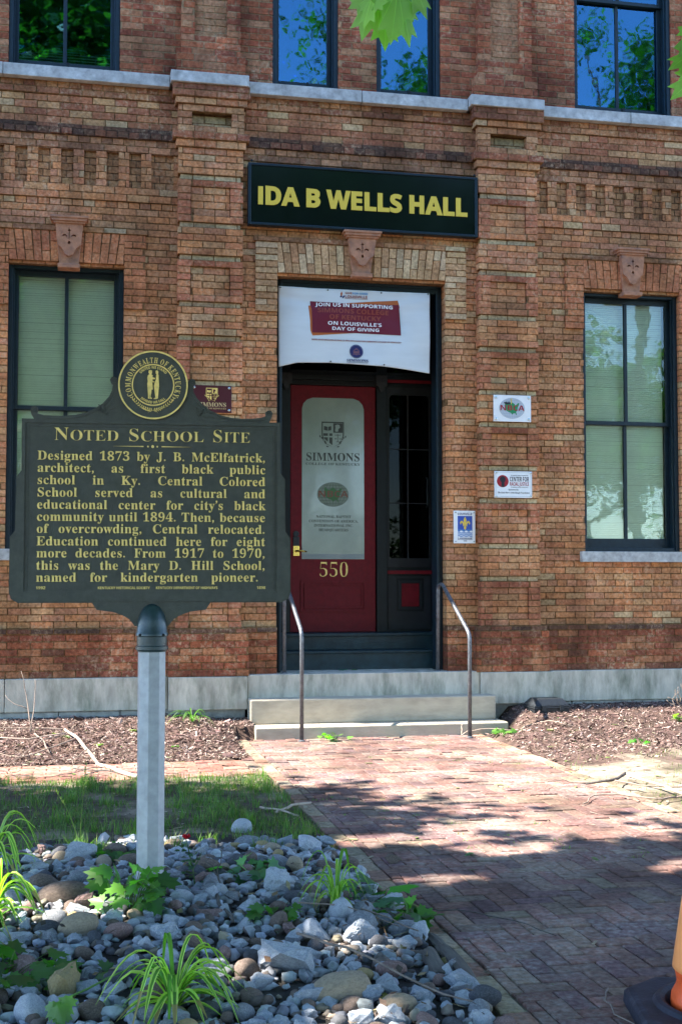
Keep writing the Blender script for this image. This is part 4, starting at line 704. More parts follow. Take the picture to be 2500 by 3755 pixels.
b.build('inner_steps', mat('teal black step paint', (.010, .026, .032), .45, noise_s=12, noise_a=.4, bump=.15, bump_s=80), B, bevel=.008)
yd = .9
b = MB()                                                                 # posts and transom round the door
b.box(-.91, -.622, yd - .02, yd + .08, .972, 4.77); b.box(.364, .482, yd - .05, yd + .08, .972, 4.77)
b.box(-.622, .364, yd - .03, yd + .08, 3.745, 3.80); b.box(-.91, 1.01, yd - .06, yd + .08, 3.80, 3.865); b.box(-.622, 1.01, yd - .045, yd + .08, 3.865, 3.91)
b.box(.482, 1.01, yd, yd + .08, 3.745, 3.80)
for za in (3.752, 3.768, 3.784): b.box(-.62, .362, yd - .037, yd - .03, za, za + .007)
dp = b.build('door_surround', M_black, B, bevel=.004)
plate('red_strip', [rect(.484, 1.01, 3.79, 3.825)], yd - .06, .012, M_red, dp); plate('red_strip', [rect(.484, 1.01, 1.62, 1.66)], yd - .0, .022, M_red, dp)
b = MB()
for xa, xb in ((-.622, -.12), (-.09, .364), (.482, 1.01)): b.box(xa, xb, yd + .02, yd + .03, 3.91, 4.77)
b.build('transom_pane', bpy.data.materials.get('dark glass') or glass_mat('dark glass', (.15, .18, .18), 1.18), dp)
for cx in (-.68, .41):                                                   # pointed drops with a lily mark
    o = [(cx - .065, 3.865), (cx + .065, 3.865), (cx + .065, 3.755), (cx + .03, 3.735), (cx + .025, 3.70), (cx, 3.675), (cx - .025, 3.70), (cx - .03, 3.735), (cx - .065, 3.755)]
    d = plate('drop_bracket', [o], yd - .06, .03, mat('grey black paint', (.022, .024, .026), .5, noise_s=20), dp)
    plate('lily_mark', fleur(cx, 3.80, .085, False), yd - .09, .003, M_ink, d)
# door leaf
b = MB(); b.box(-.616, .358, yd, yd + .045, .975, 3.742)
door = b.build('door', M_red, B, bevel=.004); door['label'] = 'red door with a frosted pane'
gl = [(-.488, 1.787), (.226, 1.787), (.222, 3.48), (.205, 3.535), (.165, 3.58), (.10, 3.603), (-.365, 3.603), (-.43, 3.58), (-.472, 3.535), (-.488, 3.48)]
plate('glass_pane', [gl], yd, .004, M_frost, door)
plate('film_edge', [rect(-.486, .225, 1.79, 1.845)], yd - .004, .001, mat('clear film', (.20, .235, .235), .14, coat=.4), door)
pl = [[(-.50, 1.20), (.245, 1.20), (.245, 1.548), (-.50, 1.548)], [(-.475, 1.225), (.22, 1.225), (.22, 1.523), (-.475, 1.523)], [(-.462, 1.238), (.207, 1.238), (.207, 1.51), (-.462, 1.51)], [(-.448, 1.252), (.193, 1.252), (.193, 1.496), (-.448, 1.496)]]
plate('panel_moulding', pl, yd, .014, M_red, door)
letters('house_number', [dict(s='550', st='s', x=-.296, z=1.588, cap=.163, width=.345)], yd, .003, M_gold, door, off=-.005)
cr = crest(-.136, 3.334, .255, .285)
plate('crest', cr, yd - .004, .0015, M_doorink, door)
letters('lettering', [dict(s='SIMMONS', st='s', x=-.446, z=2.892, cap=.09, width=.624), dict(s='COLLEGE OF KENTUCKY', st='s', x=-.446, z=2.843, cap=.027, width=.624)] +
        [dict(s=t, st='s', x=-.126, z=z, cap=.029, width=wd_, align='c') for t, z, wd_ in (('NATIONAL BAPTIST', 2.249, .40), ('CONVENTION OF AMERICA,', 2.199, .565), ('INTERNATIONAL INC.', 2.149, .45), ('HEADQUARTERS', 2.10, .34))], yd - .004, .0015, M_doorink, door)
globe_logo(-.135, 2.513, .38, .29, yd - .004, door, (M_dimglobe, M_dimgreen, M_dimred, M_doorink))
b = MB(); b.box(-.587, -.515, yd - .008, yd, 1.82, 1.935); h = b.build('door_handle', M_brass, door, bevel=.004)
b = MB(); b.tube([(-.55, yd - .008, 1.876), (-.55, yd - .05, 1.876)], .013, 10); b.tube([(-.55, yd - .05, 1.876), (-.50, yd - .054, 1.878), (-.44, yd - .052, 1.868)], [.011, .010, .008], 10); b.build('lever', M_brass, h, smooth=True)
b = MB(); b.box(-.588, -.517, yd - .012, yd, 1.937, 2.035); b.tube([(-.553, yd, 2.066), (-.553, yd - .016, 2.066)], .033, 20); b.build('keypad_lock', M_plastic, door, bevel=.004)
# fixed leaf beside the door
b = MB(); b.box(.482, 1.01, yd + .02, yd + .07, .972, 3.745)
sp = b.build('side_panel', M_black, B)
fr_ = [[(.484, 1.70), (1.008, 1.70), (1.008, 3.745), (.484, 3.745)], [(.52, 1.80), (.985, 1.80), (.985, 3.62), (.96, 3.66), (.545, 3.66), (.52, 3.62)]]
plate('panel_frame', fr_, yd + .02, .02, mat('charcoal paint', (.010, .011, .012), .45, noise_s=16), sp)
b = MB(); b.box(.521, .984, yd + .012, yd + .016, 1.80, 3.66); b.build('side_pane', bpy.data.materials['dark glass'], sp)
b = MB(); b.box(.731, .745, yd + .004, yd + .016, 1.80, 3.66)
for z in (2.425, 3.04): b.box(.521, .731, yd + .004, yd + .016, z - .005, z + .005); b.box(.745, .984, yd + .004, yd + .016, z - .005, z + .005)
b.build('glazing_bar', mat('dark grey bar', (.018, .019, .02), .6), sp)
plate('lower_moulding', [rect(.50, 1.0, 1.0, 1.60), rect(.625, .905, 1.215, 1.552), rect(.65, .88, 1.24, 1.527)][0:1] + [rect(.605, .925, 1.195, 1.572), rect(.63, .90, 1.22, 1.547), rect(.655, .875, 1.245, 1.522)], yd + .02, .012, mat('charcoal panel paint', (.012, .014, .016), .5, noise_s=10, noise_a=.3), sp)
plate('red_panel', [rect(.664, .866, 1.254, 1.513)], yd + .02, .008, M_red, sp)
b = MB(); b.tube([(.955, yd + .0, 2.72), (.955, yd - .04, 2.70), (.955, yd - .04, 2.40), (.955, yd + .0, 2.38)], .012, 8); b.build('pull_handle', M_black, sp)
# ------------------------------------------------------------------ steps and handrails
st = thing('stone_steps', 'two worn limestone steps up to the red door', 'steps', (0, -.4, 0))
b = MB(); b.box(-1.222, 1.365, -.68, -.19, -.03, .115); b.build('step', mat('tan limestone', (.40, .345, .26), .9, noise_s=10, noise_a=.2, bump=.35, bump_s=70, second=(.27, .27, .19), second_s=2.5, second_w=(.55, .72), stretch=(.4, 1, 1)), st, bevel=.012, seg=3)
b = MB(); b.box(-1.232, 1.326, -.405, -.163, .115, .36); b.build('step', bpy.data.materials['tan limestone'], st, bevel=.014, seg=3)

def rounded(path, r=.07, n=5):
    out = [Vector(path[0])]
    for a, p, c in zip(path, path[1:], path[2:]):
        a, p, c = Vector(a), Vector(p), Vector(c); d0 = (a - p).normalized(); d1 = (c - p).normalized()
        k = min(r, (a - p).length * .45, (c - p).length * .45); s, e = p + d0 * k, p + d1 * k
        for i in range(n + 1):
            t = i / n; out.append(s * (1 - t) ** 2 + p * 2 * t * (1 - t) + e * t * t)
    out.append(Vector(path[-1])); return out
def rail(path, label):
    h = thing('handrail', label, 'handrail', (path[0][0], path[0][1], 0), group='handrails of the entrance steps')
    b = MB(); b.tube(rounded(path), .0205, 12); b.build('tube', M_iron, h, smooth=True)
    b = MB(); b.lathe([(.0, -.01), (.034, -.01), (.034, .004), (.022, .012)], 16, (path[0][0], path[0][1])); b.build('foot_collar', M_iron, h)
    e = path[-1]; b = MB(); b.lathe([(.0, Z_PL + .012), (.032, Z_PL + .012), (.03, Z_PL + .02), (.021, Z_PL + .026)], 16, (e[0], e[1])); b.build('foot_collar', M_iron, h)
rail([(.885, -.90, -.01), (.888, -.90, 1.02), (.832, -.13, 1.515), (.812, -.045, 1.49), (.806, -.045, .592)], 'bent steel handrail in front of the brick jamb that carries the landmark plaque')
rail([(-.792, -.84, -.01), (-.794, -.84, 1.05), (-.832, -.13, 1.515), (-.836, -.045, 1.49), (-.836, -.045, .592)], 'bent steel handrail rising beside the edge of the green roadside marker')

# ------------------------------------------------------------------ hall sign and plaques
def bolts(pts, y, parent, r=.012, name='bolt', m=None):
    for x, z in pts:
        b = MB(); b.tube([(x, y, z), (x, y - .008, z), (x, y - .011, z)], [r, r, r * .6], 14); b.build(name, m or M_chrome, parent, smooth=False)
s = thing('name_board', 'long black sign board with gold capital letters above the doorway', 'sign', (0, -.06, 5.25))
b = MB(); b.box(-1.225, 1.243, -.10, -.03, 5.256, 5.90); b.build('board', M_signblk, s)
b = MB()
for xa, xb, za, zb in ((-1.236, -1.205, 5.25, 5.907), (1.223, 1.254, 5.25, 5.907), (-1.205, 1.223, 5.25, 5.278), (-1.205, 1.223, 5.879, 5.907)): b.box(xa, xb, -.112, -.02, za, zb)
b.build('frame', M_teal, s, bevel=.005)
letters('lettering', [dict(s='IDA B WELLS HALL', st='b', x=-1.142, z=5.475, cap=.178, width=2.283)], -.10, .006, M_yellow, s, off=.007)
bolts([(1.225, 5.93), (-1.2, 5.93)], -.09, s, .014, 'bracket_bolt', M_black)

def plaque(name, label, x0, x1, z0, z1, y, m, th=.012):
    p = thing(name, label, 'plaque', ((x0 + x1) / 2, y, z0)); b = MB(); b.box(x0, x1, y - th, y, z0, z1); b.build('plate', m, p, bevel=.002); return p, y - th
p, yf = plaque('wall_plaque', 'maroon enamel plaque with a gold shield, half hidden behind the roadside marker', -1.81, -1.403, 3.268, 3.547, -.116, M_maroon)
plate('crest', crest(-1.606, 3.521, .118, .135), yf, .0015, M_gold, p)
letters('lettering', [dict(s='SIMMONS', st='s', x=-1.606, z=3.328, cap=.043, width=.30, align='c'), dict(s='COLLEGE OF KENTUCKY', st='s', x=-1.606, z=3.303, cap=.0135, width=.30, align='c')], yf, .0015, mat('pale gold ink', (.55, .42, .20), .5), p)
bolts([(-1.786, 3.522), (-1.428, 3.522), (-1.786, 3.293), (-1.428, 3.293)], yf, p)
p, yf = plaque('wall_plaque', 'white plaque with an oval globe and a green map, highest on the brick pier', 1.415, 1.838, 3.256, 3.542, -.116, M_white)
globe_logo(1.622, 3.40, .305, .238, yf, p, (M_pale, M_green, M_crimson, M_grey))
b = [stroke([(1.612, 3.445), (1.617, 3.47), (1.612, 3.49), (1.620, 3.508)], .008)]
plate('flame', b, yf - .0035, .0015, M_yellow, p)
plate('skyline', [[(1.53, 3.455), (1.54, 3.472), (1.55, 3.46), (1.56, 3.475), (1.575, 3.458), (1.585, 3.48), (1.595, 3.46), (1.607, 3.47), (1.6, 3.445), (1.56, 3.44)]], yf - .003, .0015, M_ink, p)
bolts([(1.440, 3.516), (1.812, 3.516), (1.440, 3.284), (1.812, 3.284)], yf, p, .013)
p, yf = plaque('wall_plaque', 'white plaque with a black fist on a red disc, lower one on the brick pier', 1.42, 1.843, 2.435, 2.72, -.116, M_white)
plate('border', [rect(1.432, 1.831, 2.447, 2.708), rect(1.4345, 1.8285, 2.4495, 2.7055)], yf, .001, M_grey, p)
plate('red_disc', [ngon(1.512, 2.612, .066, 32)], yf, .0012, M_crimson, p)
plate('fist', [[(1.495, 2.550), (1.532, 2.550), (1.530, 2.60), (1.541, 2.612), (1.545, 2.64), (1.538, 2.655), (1.522, 2.662), (1.512, 2.668), (1.498, 2.663), (1.484, 2.652), (1.477, 2.63), (1.486, 2.612), (1.497, 2.602)]], yf - .0012, .001, M_ink, p)
letters('lettering', [dict(s='CENTER FOR', st='b', x=1.590, z=2.612, cap=.047, width=.218), dict(s='The Eula Mae & John Baugh Foundation', st='s', x=1.452, z=2.482, cap=.0165, width=.36, shear=.25), dict(s='Sponsored by:', st='s', x=1.632, z=2.515, cap=.0165, width=.12, align='c', shear=.25),
        dict(s='THE SIMMONS URBAN COLLABORATIVE', st='b', x=1.600, z=2.672, cap=.0075, width=.20), dict(s='AT SIMMONS COLLEGE OF KENTUCKY', st='b', x=1.603, z=2.545, cap=.0075, width=.195)], yf, .001, M_ink, p)
letters('red_lettering', [dict(s='RACIAL JUSTICE', st='b', x=1.590, z=2.565, cap=.037, width=.218)], yf, .001, M_crimson, p)
bolts([(1.436, 2.704), (1.828, 2.704), (1.436, 2.452), (1.828, 2.452)], yf, p, .010)
p, yf = plaque('wall_plaque', 'small upright white and blue landmark plaque with a yellow lily on the door jamb', .996, 1.237, 1.946, 2.296, -.010, M_white)
plate('blue_field', [rect(1.040, 1.203, 2.095, 2.240)], yf, .0012, M_blue, p)
plate('lily', fleur(1.1215, 2.158, .145), yf - .0012, .0012, M_yellow, p)
wv = [[(1.040, 2.095), (1.203, 2.095)] + [(1.203 - .163 * i / 24, 2.078 + .006 * math.sin(i / 24 * 6 * math.pi)) for i in range(25)]]
for k in range(3):
    z = 2.066 - k * .0185
    wv.append([(1.040 + .163 * i / 24, z + .006 * math.sin(i / 24 * 6 * math.pi)) for i in range(25)] + [(1.203 - .163 * i / 24, z - .0105 + .006 * math.sin((24 - i) / 24 * 6 * math.pi)) for i in range(25)])
plate('waves', wv, yf, .0012, mat('mid blue ink', (.05, .17, .42), .4), p)
letters('lettering', [dict(s='LOUISVILLE', st='b', x=1.040, z=2.250, cap=.023, width=.163), dict(s='LANDMARK', st='b', x=1.040, z=1.985, cap=.023, width=.163), dict(s='1978', st='b', x=1.1215, z=1.966, cap=.012, width=.038, align='c')], yf, .0012, M_navy, p)
bolts([(1.016, 2.277), (1.219, 2.277), (1.016, 1.965), (1.219, 1.965)], yf, p, .007)

# ------------------------------------------------------------------ vinyl banner over the transom
bn = thing('banner', 'white vinyl banner with a maroon block of lettering hung across the top of the doorway', 'banner', (0, .06, 3.8))
def cloth(x, z):
    u = (x + .885) / 1.65; v = (4.66 - z) / .85
    return -.030 * math.sin(math.pi * max(0, min(1, u))) * (.3 + .7 * v) + .008 * math.sin(9 * u + 5 * v) + .010 * math.exp(-((v - .12 - .35 * u) / .06) ** 2) * (1 - u) - .010 * math.exp(-((v - .1 - .4 * (1 - u)) / .07) ** 2) * u + .004 * math.sin(26 * u * (1 - .3 * v) + 2)
def zbot(x):
    u = (x + .885) / 1.65
    pts = [(0, 3.797), (.05, 3.818), (.12, 3.846), (.33, 3.858), (.69, 3.836), (.85, 3.81), (1, 3.782)]
    for (a, za), (c, zc) in zip(pts, pts[1:]):
        if u <= c: return za + (zc - za) * (u - a) / (c - a)
    return 3.782
b = MB(); NX, NZ = 80, 64; G = []
for j in range(NZ + 1):
    row = []
    for i in range(NX + 1):
        x = -.886 + 1.651 * i / NX; zt = 4.660 - .010 * math.sin(math.pi * i / NX); z = zt + (zbot(x) - zt) * j / NZ; row.append((x, .075 + cloth(x, z), z))
    G.append(row)
for j in range(NZ):
    for i in range(NX): b.poly([G[j + 1][i], G[j + 1][i + 1], G[j][i + 1], G[j][i]])
o = b.build('sheet', M_vinyl, bn, smooth=True)
sd = o.modifiers.new('thick', 'SOLIDIFY'); sd.thickness = .002; sd.offset = 1
YB = .0712
def grid_poly(poly, nx=48):                                              # a polygon that follows the cloth: split into vertical strips
    xs = [p[0] for p in poly]; x0, x1 = min(xs), max(xs); out = []
    def span(x):
        zs = []
        for (xa, za), (xb, zb) in zip(poly, poly[1:] + poly[:1]):
            if (xa - x) * (xb - x) <= 0 and xa != xb: zs.append(za + (zb - za) * (x - xa) / (xb - xa))
        return min(zs), max(zs)
    e = 1e-4
    for i in range(nx):
        xa, xb = x0 + e + (x1 - x0 - 2 * e) * i / nx, x0 + e + (x1 - x0 - 2 * e) * (i + 1) / nx; a0, a1 = span(xa); b0, b1 = span(xb)
        for k in range(26):
            t0, t1 = k / 26, (k + 1) / 26
            out.append([(xa, a0 + (a1 - a0) * t0), (xb, b0 + (b1 - b0) * t0), (xb, b0 + (b1 - b0) * t1), (xa, a0 + (a1 - a0) * t1)])
    return out
def cloth_print(name, poly, lift, m):
    b = MB()
    for q in grid_poly(poly): b.poly([(x, YB - lift + cloth(x, z), z) for x, z in q])
    return b.build(name, m, bn)
cloth_print('orange_block', [(-.568, 4.463), (.42, 4.562), (.43, 4.48), (-.06, 4.186), (-.543, 4.140)], .0012, M_orange)
cloth_print('maroon_block', [(-.549, 4.512), (-.11, 4.497), (.429, 4.511), (.441, 4.179), (-.062, 4.186), (-.541, 4.172)], .0024, M_banner_red)
kw = dict(warp=cloth)
letters('white_lettering', [dict(s='JOIN US IN SUPPORTING', st='b', x=-.489, z=4.461, cap=.036, width=.844), dict(s="ON LOUISVILLE'S", st='b', x=-.365, z=4.263, cap=.036, width=.594), dict(s='DAY OF GIVING', st='b', x=-.32, z=4.208, cap=.034, width=.523)], YB - .0042, .001, M_white, bn, **kw)
letters('rust_lettering', [dict(s='SIMMONS COLLEGE', st='b', x=-.473, z=4.394, cap=.046, width=.781), dict(s='OF KENTUCKY', st='b', x=-.35, z=4.326, cap=.046, width=.57)], YB - .0042, .001, M_brown, bn, **kw)
letters('brown_lettering', [dict(s='LOUISVILLE', st='b', x=-.177, z=4.562, cap=.027, width=.25), dict(s='GIVE', st='b', x=-.174, z=4.602, cap=.020, width=.078), dict(s='COMMUNITY FOUNDATION OF LOUISVILLE', st='b', x=-.177, z=4.550, cap=.006, width=.25)], YB - .002, .001, M_brown, bn, **kw)
letters('web_address', [dict(s='WWW.GIVEFORGOODLOUISVILLE.ORG/ORGANIZATION/SIMMONS-COLLEGE-OF-KENTUCKY', st='b', x=-.536, z=4.093, cap=.0135, width=.977)], YB - .002, .001, M_brown, bn, **kw)
letters('blue_lettering', [dict(s='FOR GOOD', st='b', x=-.092, z=4.602, cap=.020, width=.168)], YB - .002, .001, M_lblue, bn, **kw)
plate('flame', [[(-.217, 4.578), (-.225, 4.60), (-.210, 4.63), (-.202, 4.605), (-.207, 4.578)]], YB - .001, .001, M_orange, bn, **kw)
plate('lily', [[(-.195, 4.575), (-.185, 4.59), (-.178, 4.575), (-.19, 4.56), (-.20, 4.55), (-.205, 4.572), (-.225, 4.56), (-.23, 4.575), (-.22, 4.585), (-.208, 4.575)]], YB - .001, .001, M_navy, bn, **kw)
sl = plate('round_seal', [ngon(-.052, 3.987, .074, 36), ngon(-.052, 3.987, .068, 36), ngon(-.052, 3.987, .066, 36)], YB - .001, .001, M_navy, bn, **kw)
plate('seal_picture', [rect(-.085, -.02, 3.965, 3.99), [(-.09, 3.99), (-.052, 4.025), (-.014, 3.99), (-.03, 3.993), (-.052, 4.01), (-.075, 3.993)], rect(-.095, -.01, 3.953, 3.96), rect(-.058, -.046, 3.945, 3.953)] , YB - .002, .001, mat('dull mauve ink', (.16, .07, .09), .5), bn, **kw)
letters('navy_lettering', [dict(s='SIMMONS', st='s', x=-.159, z=3.876, cap=.028, width=.237), dict(s='COLLEGE OF KENTUCKY', st='s', x=-.155, z=3.862, cap=.009, width=.23)], YB - .002, .001, M_navy, bn, **kw)
for x, z in ((-.36, 4.636), (.225, 4.634), (-.33, 3.872), (.25, 3.853), (-.868, 4.645), (.748, 4.648)):
    b = MB(); b.tube([(x, YB - .001 + cloth(x, z), z), (x, YB - .006 + cloth(x, z), z)], .008, 12); b.build('grommet', M_black, bn)

# ------------------------------------------------------------------ roadside marker
mk = thing('roadside_marker', 'dark green cast iron marker with raised gold text and round seal on grey post', 'marker', (-2.574, -6.823, 0), rad(-4))
half = [(.615, 2.332), (.614, 2.085), (.637, 2.055), (.640, 1.80), (.664, 1.768), (.665, 1.51), (.655, 1.477), (.623, 1.458), (.280, 1.458), (.257, 1.424), (.180, 1.414), (.135, 1.398), (.105, 1.380), (.079, 1.347)]
ox = -.006
outl = [(x + ox, z) for x, z in half] + [(-x + ox, z) for x, z in half[::-1]]
pn = plate('panel', [outl], .02, .036, M_marker, mk, local=True); bv = pn.modifiers.new('bevel', 'BEVEL'); bv.width = .005; bv.segments = 2; bv.limit_method = 'ANGLE'; bv.angle_limit = rad(50)
def inset(k): return [(ox - .597 + k, 1.512 + k), (ox + .597 - k, 1.512 + k), (ox + .597 - k, 2.312 - k), (ox - .597 + k, 2.312 - k)]
rim_o = [(x * .992 + ox, z - (.004 if z > 2.3 else 0) + (.006 if z < 1.49 else 0)) for x, z in half[:8]]
rim_o = rim_o + [(-x + 2 * ox, z) for x, z in rim_o[::-1]]
rm = plate('raised_rim', [rim_o, inset(0)], -.016, .007, M_marker, mk, local=True); bv = rm.modifiers.new('bevel', 'BEVEL'); bv.width = .0035; bv.segments = 2; bv.limit_method = 'ANGLE'; bv.angle_limit = rad(50)
plate('inner_bead', [inset(.012), inset(.016)], -.016, .003, M_marker, mk, local=True)
crl = [(-.566, 2.332), (-.578, 2.354), (-.583, 2.373), (-.577, 2.39), (-.564, 2.395), (-.552, 2.387), (-.548, 2.374), (-.553, 2.359), (-.521, 2.35), (-.472, 2.348), (-.423, 2.349), (-.375, 2.354), (-.326, 2.366), (-.277, 2.389), (-.244, 2.413), (-.215, 2.446), (-.202, 2.475), (-.199, 2.502), (-.207, 2.511), (-.212, 2.527), (-.204, 2.54), (-.190, 2.542), (-.178, 2.533), (-.165, 2.515)]
crr = [(0.154, 2.514), (0.165, 2.534), (0.178, 2.54), (0.193, 2.534), (0.197, 2.516), (0.186, 2.503), (0.187, 2.475), (0.203, 2.446), (0.232, 2.413), (0.270, 2.386), (0.318, 2.364), (0.367, 2.353), (0.42, 2.349), (0.47, 2.350), (0.512, 2.355), (0.537, 2.364), (0.535, 2.381), (0.546, 2.392), (0.561, 2.391), (0.570, 2.379), (0.566, 2.360), (0.553, 2.332)]
ct = plate('crest', [crl + crr], .014, .026, M_marker, mk, local=True); bv = ct.modifiers.new('bevel', 'BEVEL'); bv.width = .004; bv.segments = 2; bv.limit_method = 'ANGLE'; bv.angle_limit = rad(60)
rel = [stroke([(x + .004, z - .011) for x, z in crl[8:18]], .006), stroke([(x - .004, z - .011) for x, z in crr[6:16]], .006)]
for cx, cz in ((-.563, 2.375), (.553, 2.376), (-.192, 2.525), (.180, 2.523)):
    rel += [ngon(cx, cz, .0135, 16), ngon(cx, cz, .0095, 16), ngon(cx, cz, .0045, 12)]
for sg, cx in ((-1, -.27), (1, .26)):                                      # acanthus relief
    for k in range(5):
        a = rad(20 + 32 * k); c0 = (cx + sg * -.045, 2.36); e = (c0[0] + sg * math.cos(a) * .07 * (1 - .1 * k), c0[1] + math.sin(a) * .058); mdx, mdz = (c0[0] + e[0]) / 2 + .012 * sg * math.sin(a), (c0[1] + e[1]) / 2 + .008
        if e[1] < 2.44 and abs(e[0]) < .40 - (e[1] - 2.36) * 1.6: rel.append(stroke([c0, (mdx, mdz), e], .0055))
plate('scroll_relief', rel, -.012, .004, M_marker, ct, local=True)
sc_, sz = -.007, 2.503
seal = plate('seal', [ngon(sc_, sz, .166, 72)], .02, .046, M_marker, mk, local=True)
ys_ = -.026
plate('gold_ring', [ngon(sc_, sz, .166, 72), ngon(sc_, sz, .1585, 72), ngon(sc_, sz, .1015, 64), ngon(sc_, sz, .0955, 64)], ys_, .003, M_gold, seal, local=True)
L_ = []
arc_text(L_, 'COMMONWEALTH OF KENTUCKY', 's', sc_, sz, .1065, -119, 119, .026, .62)
arc_text(L_, 'UNITED WE STAND', 'b', sc_, sz, .0795, -48, 48, .0115, .9)
arc_text(L_, 'DIVIDED WE FALL', 'b', sc_, sz, .0785, 222, 138, .0115, .9, True)
plate('ring_lettering', L_, ys_, .003, M_gold, seal, local=True)
def zp(l): return [(sc_ + (x - 795) * 2.655e-4, sz - (z - 660) * 2.655e-4) for x, z in l]
f1 = [(712, 410), (722, 395), (750, 392), (775, 400), (778, 430), (770, 455), (755, 462), (790, 490), (778, 520), (830, 533), (832, 556), (780, 558), (790, 590), (820, 595), (815, 612), (780, 610), (785, 640), (790, 745), (768, 748), (765, 800), (750, 880), (780, 905), (775, 915), (736, 915), (740, 800), (730, 890), (735, 912), (705, 910), (708, 880), (698, 750), (690, 640), (700, 600), (690, 535), (700, 490), (730, 465), (712, 440)]
f2 = [(836, 410), (848, 397), (870, 397), (888, 415), (886, 445), (878, 458), (892, 480), (895, 560), (903, 680), (893, 760), (885, 900), (860, 918), (805, 917), (810, 905), (838, 890), (822, 790), (810, 680), (822, 620), (846, 560), (845, 490), (855, 465), (838, 445)]
fg = plate('two_figures', [zp(f1), zp(f2)], ys_, .007, M_gold, seal, local=True); bv = fg.modifiers.new('bevel', 'BEVEL'); bv.width = .002; bv.segments = 2; bv.limit_method = 'ANGLE'; bv.angle_limit = rad(30)
lv = []
for sg in (-1, 1):
    stem = [zp([(795 + sg * x, z)])[0] for x, z in ((-90, 1165), (0, 1125), (110, 1110), (220, 1060), (310, 985), (370, 905))]; lv.append(stroke(stem, .0028))
    for k in range(11):
        t = k / 10; x = 20 + 350 * t; z = 1122 - 20 * t - 200 * t * t
        for up in (-1, 1):
            a = rad(20 + 45 * t + up * 48); c0 = zp([(795 + sg * x, z)])[0]; l = .0135 - .002 * t; dx, dz = sg * math.cos(a) * l, math.sin(a) * l
            lv.append([c0, (c0[0] + dx * .5 - dz * .22, c0[1] + dz * .5 + dx * .22), (c0[0] + dx, c0[1] + dz), (c0[0] + dx * .5 + dz * .22, c0[1] + dz * .5 - dx * .22)])
plate('laurel_sprays', lv, ys_, .003, M_gold, seal, local=True)
T = []
for wd_, xa, xb in (('NOTED', -.472, -.166), ('SCHOOL', -.125, .237), ('SITE', .276, .4615)):
    k1, k2 = glyph(wd_[0], 's')[0] * .061, sum(glyph(c, 's')[0] for c in wd_[1:]) * .050; f = (xb - xa) / (k1 + k2)
    text(T, wd_[0], 's', xa, 2.231, .061, width=k1 * f * .97); text(T, wd_[1:], 's', xa + k1 * f, 2.231, .050, width=k2 * f)
plate('title', T, -.016, .006, M_gold, mk, local=True, off=-.0011)
T = [[(-.194, 2.206), (-.05, 2.2035), (-.05, 2.2085)], [(.179, 2.206), (.035, 2.2035), (.035, 2.2085)], ngon(-.007, 2.206, .007, 12), ngon(-.029, 2.206, .0042, 10), ngon(.015, 2.206, .0042, 10)]
plate('title_rule', T, -.016, .006, M_gold, mk, local=True)
lines = ['Designed 1873 by J. B. McElfatrick,', 'architect, as first black public', 'school in Ky. Central Colored', 'School served as cultural and', "educational center for city's black", 'community until 1894. Then, because', 'of overcrowding, Central relocated.', 'Education continued here for eight', 'more decades. From 1917 to 1970,', 'this was the Mary D. Hill School,', 'named for kindergarten pioneer.']
bases = [2.137, 2.079, 2.021, 1.962, 1.904, 1.8465, 1.7895, 1.730, 1.6735, 1.615, 1.5585]
cap = .0425
TK = .0016
SX = min((1.082 * .985 - TK * len(l)) / sum(glyph(c, 's')[0] * cap / CAPH for c in l) for l in lines)
body = []
for i, (l, z) in enumerate(zip(lines, bases)):
    body.append(dict(s=l, st='s', x=-.547, z=z, cap=cap, width=1.05 if i == 10 else 1.082, sx=SX, words=True, track=TK))
letters('body_text', body, -.016, .006, M_gold, mk, local=True)
for it in (dict(s='1992', st='b', x=-.547, z=1.523, cap=.0125, width=.045), dict(s='KENTUCKY HISTORICAL SOCIETY', st='b', x=-.26, z=1.523, cap=.0115, width=.245), dict(s='KENTUCKY DEPARTMENT OF HIGHWAYS', st='b', x=.013, z=1.523, cap=.0115, width=.294), dict(s='1898', st='b', x=.494, z=1.523, cap=.0125, width=.043)): letters('small_text', [it], -.016, .004, M_gold, mk, local=True)
b = MB(); cxp = -.004
b.lathe([(.069, 1.225), (.070, 1.232), (.077, 1.236), (.077, 1.251), (.071, 1.255), (.0715, 1.297), (.077, 1.301), (.077, 1.312), (.073, 1.318), (.071, 1.36), (.060, 1.405), (.042, 1.436), (.02, 1.452), (.0, 1.456)], 40, (cxp, 0))
b.build('socket_cap', M_cap, mk, smooth=True, local=True).modifiers.new('es', 'EDGE_SPLIT').split_angle = rad(35)
for x in (-.055, .055):
    b = MB(); b.tube([(cxp + x, -.048, 1.306), (cxp + x, -.060, 1.306)], .007, 10); b.build('set_screw', M_black, mk, local=True)
b = MB(); b.lathe([(.0665, 0.0), (.0665, 1.245)], 8, (cxp, 0), ph=rad(22.5 + 12)); b.build('post', M_alu, mk, local=True, bevel=.003)

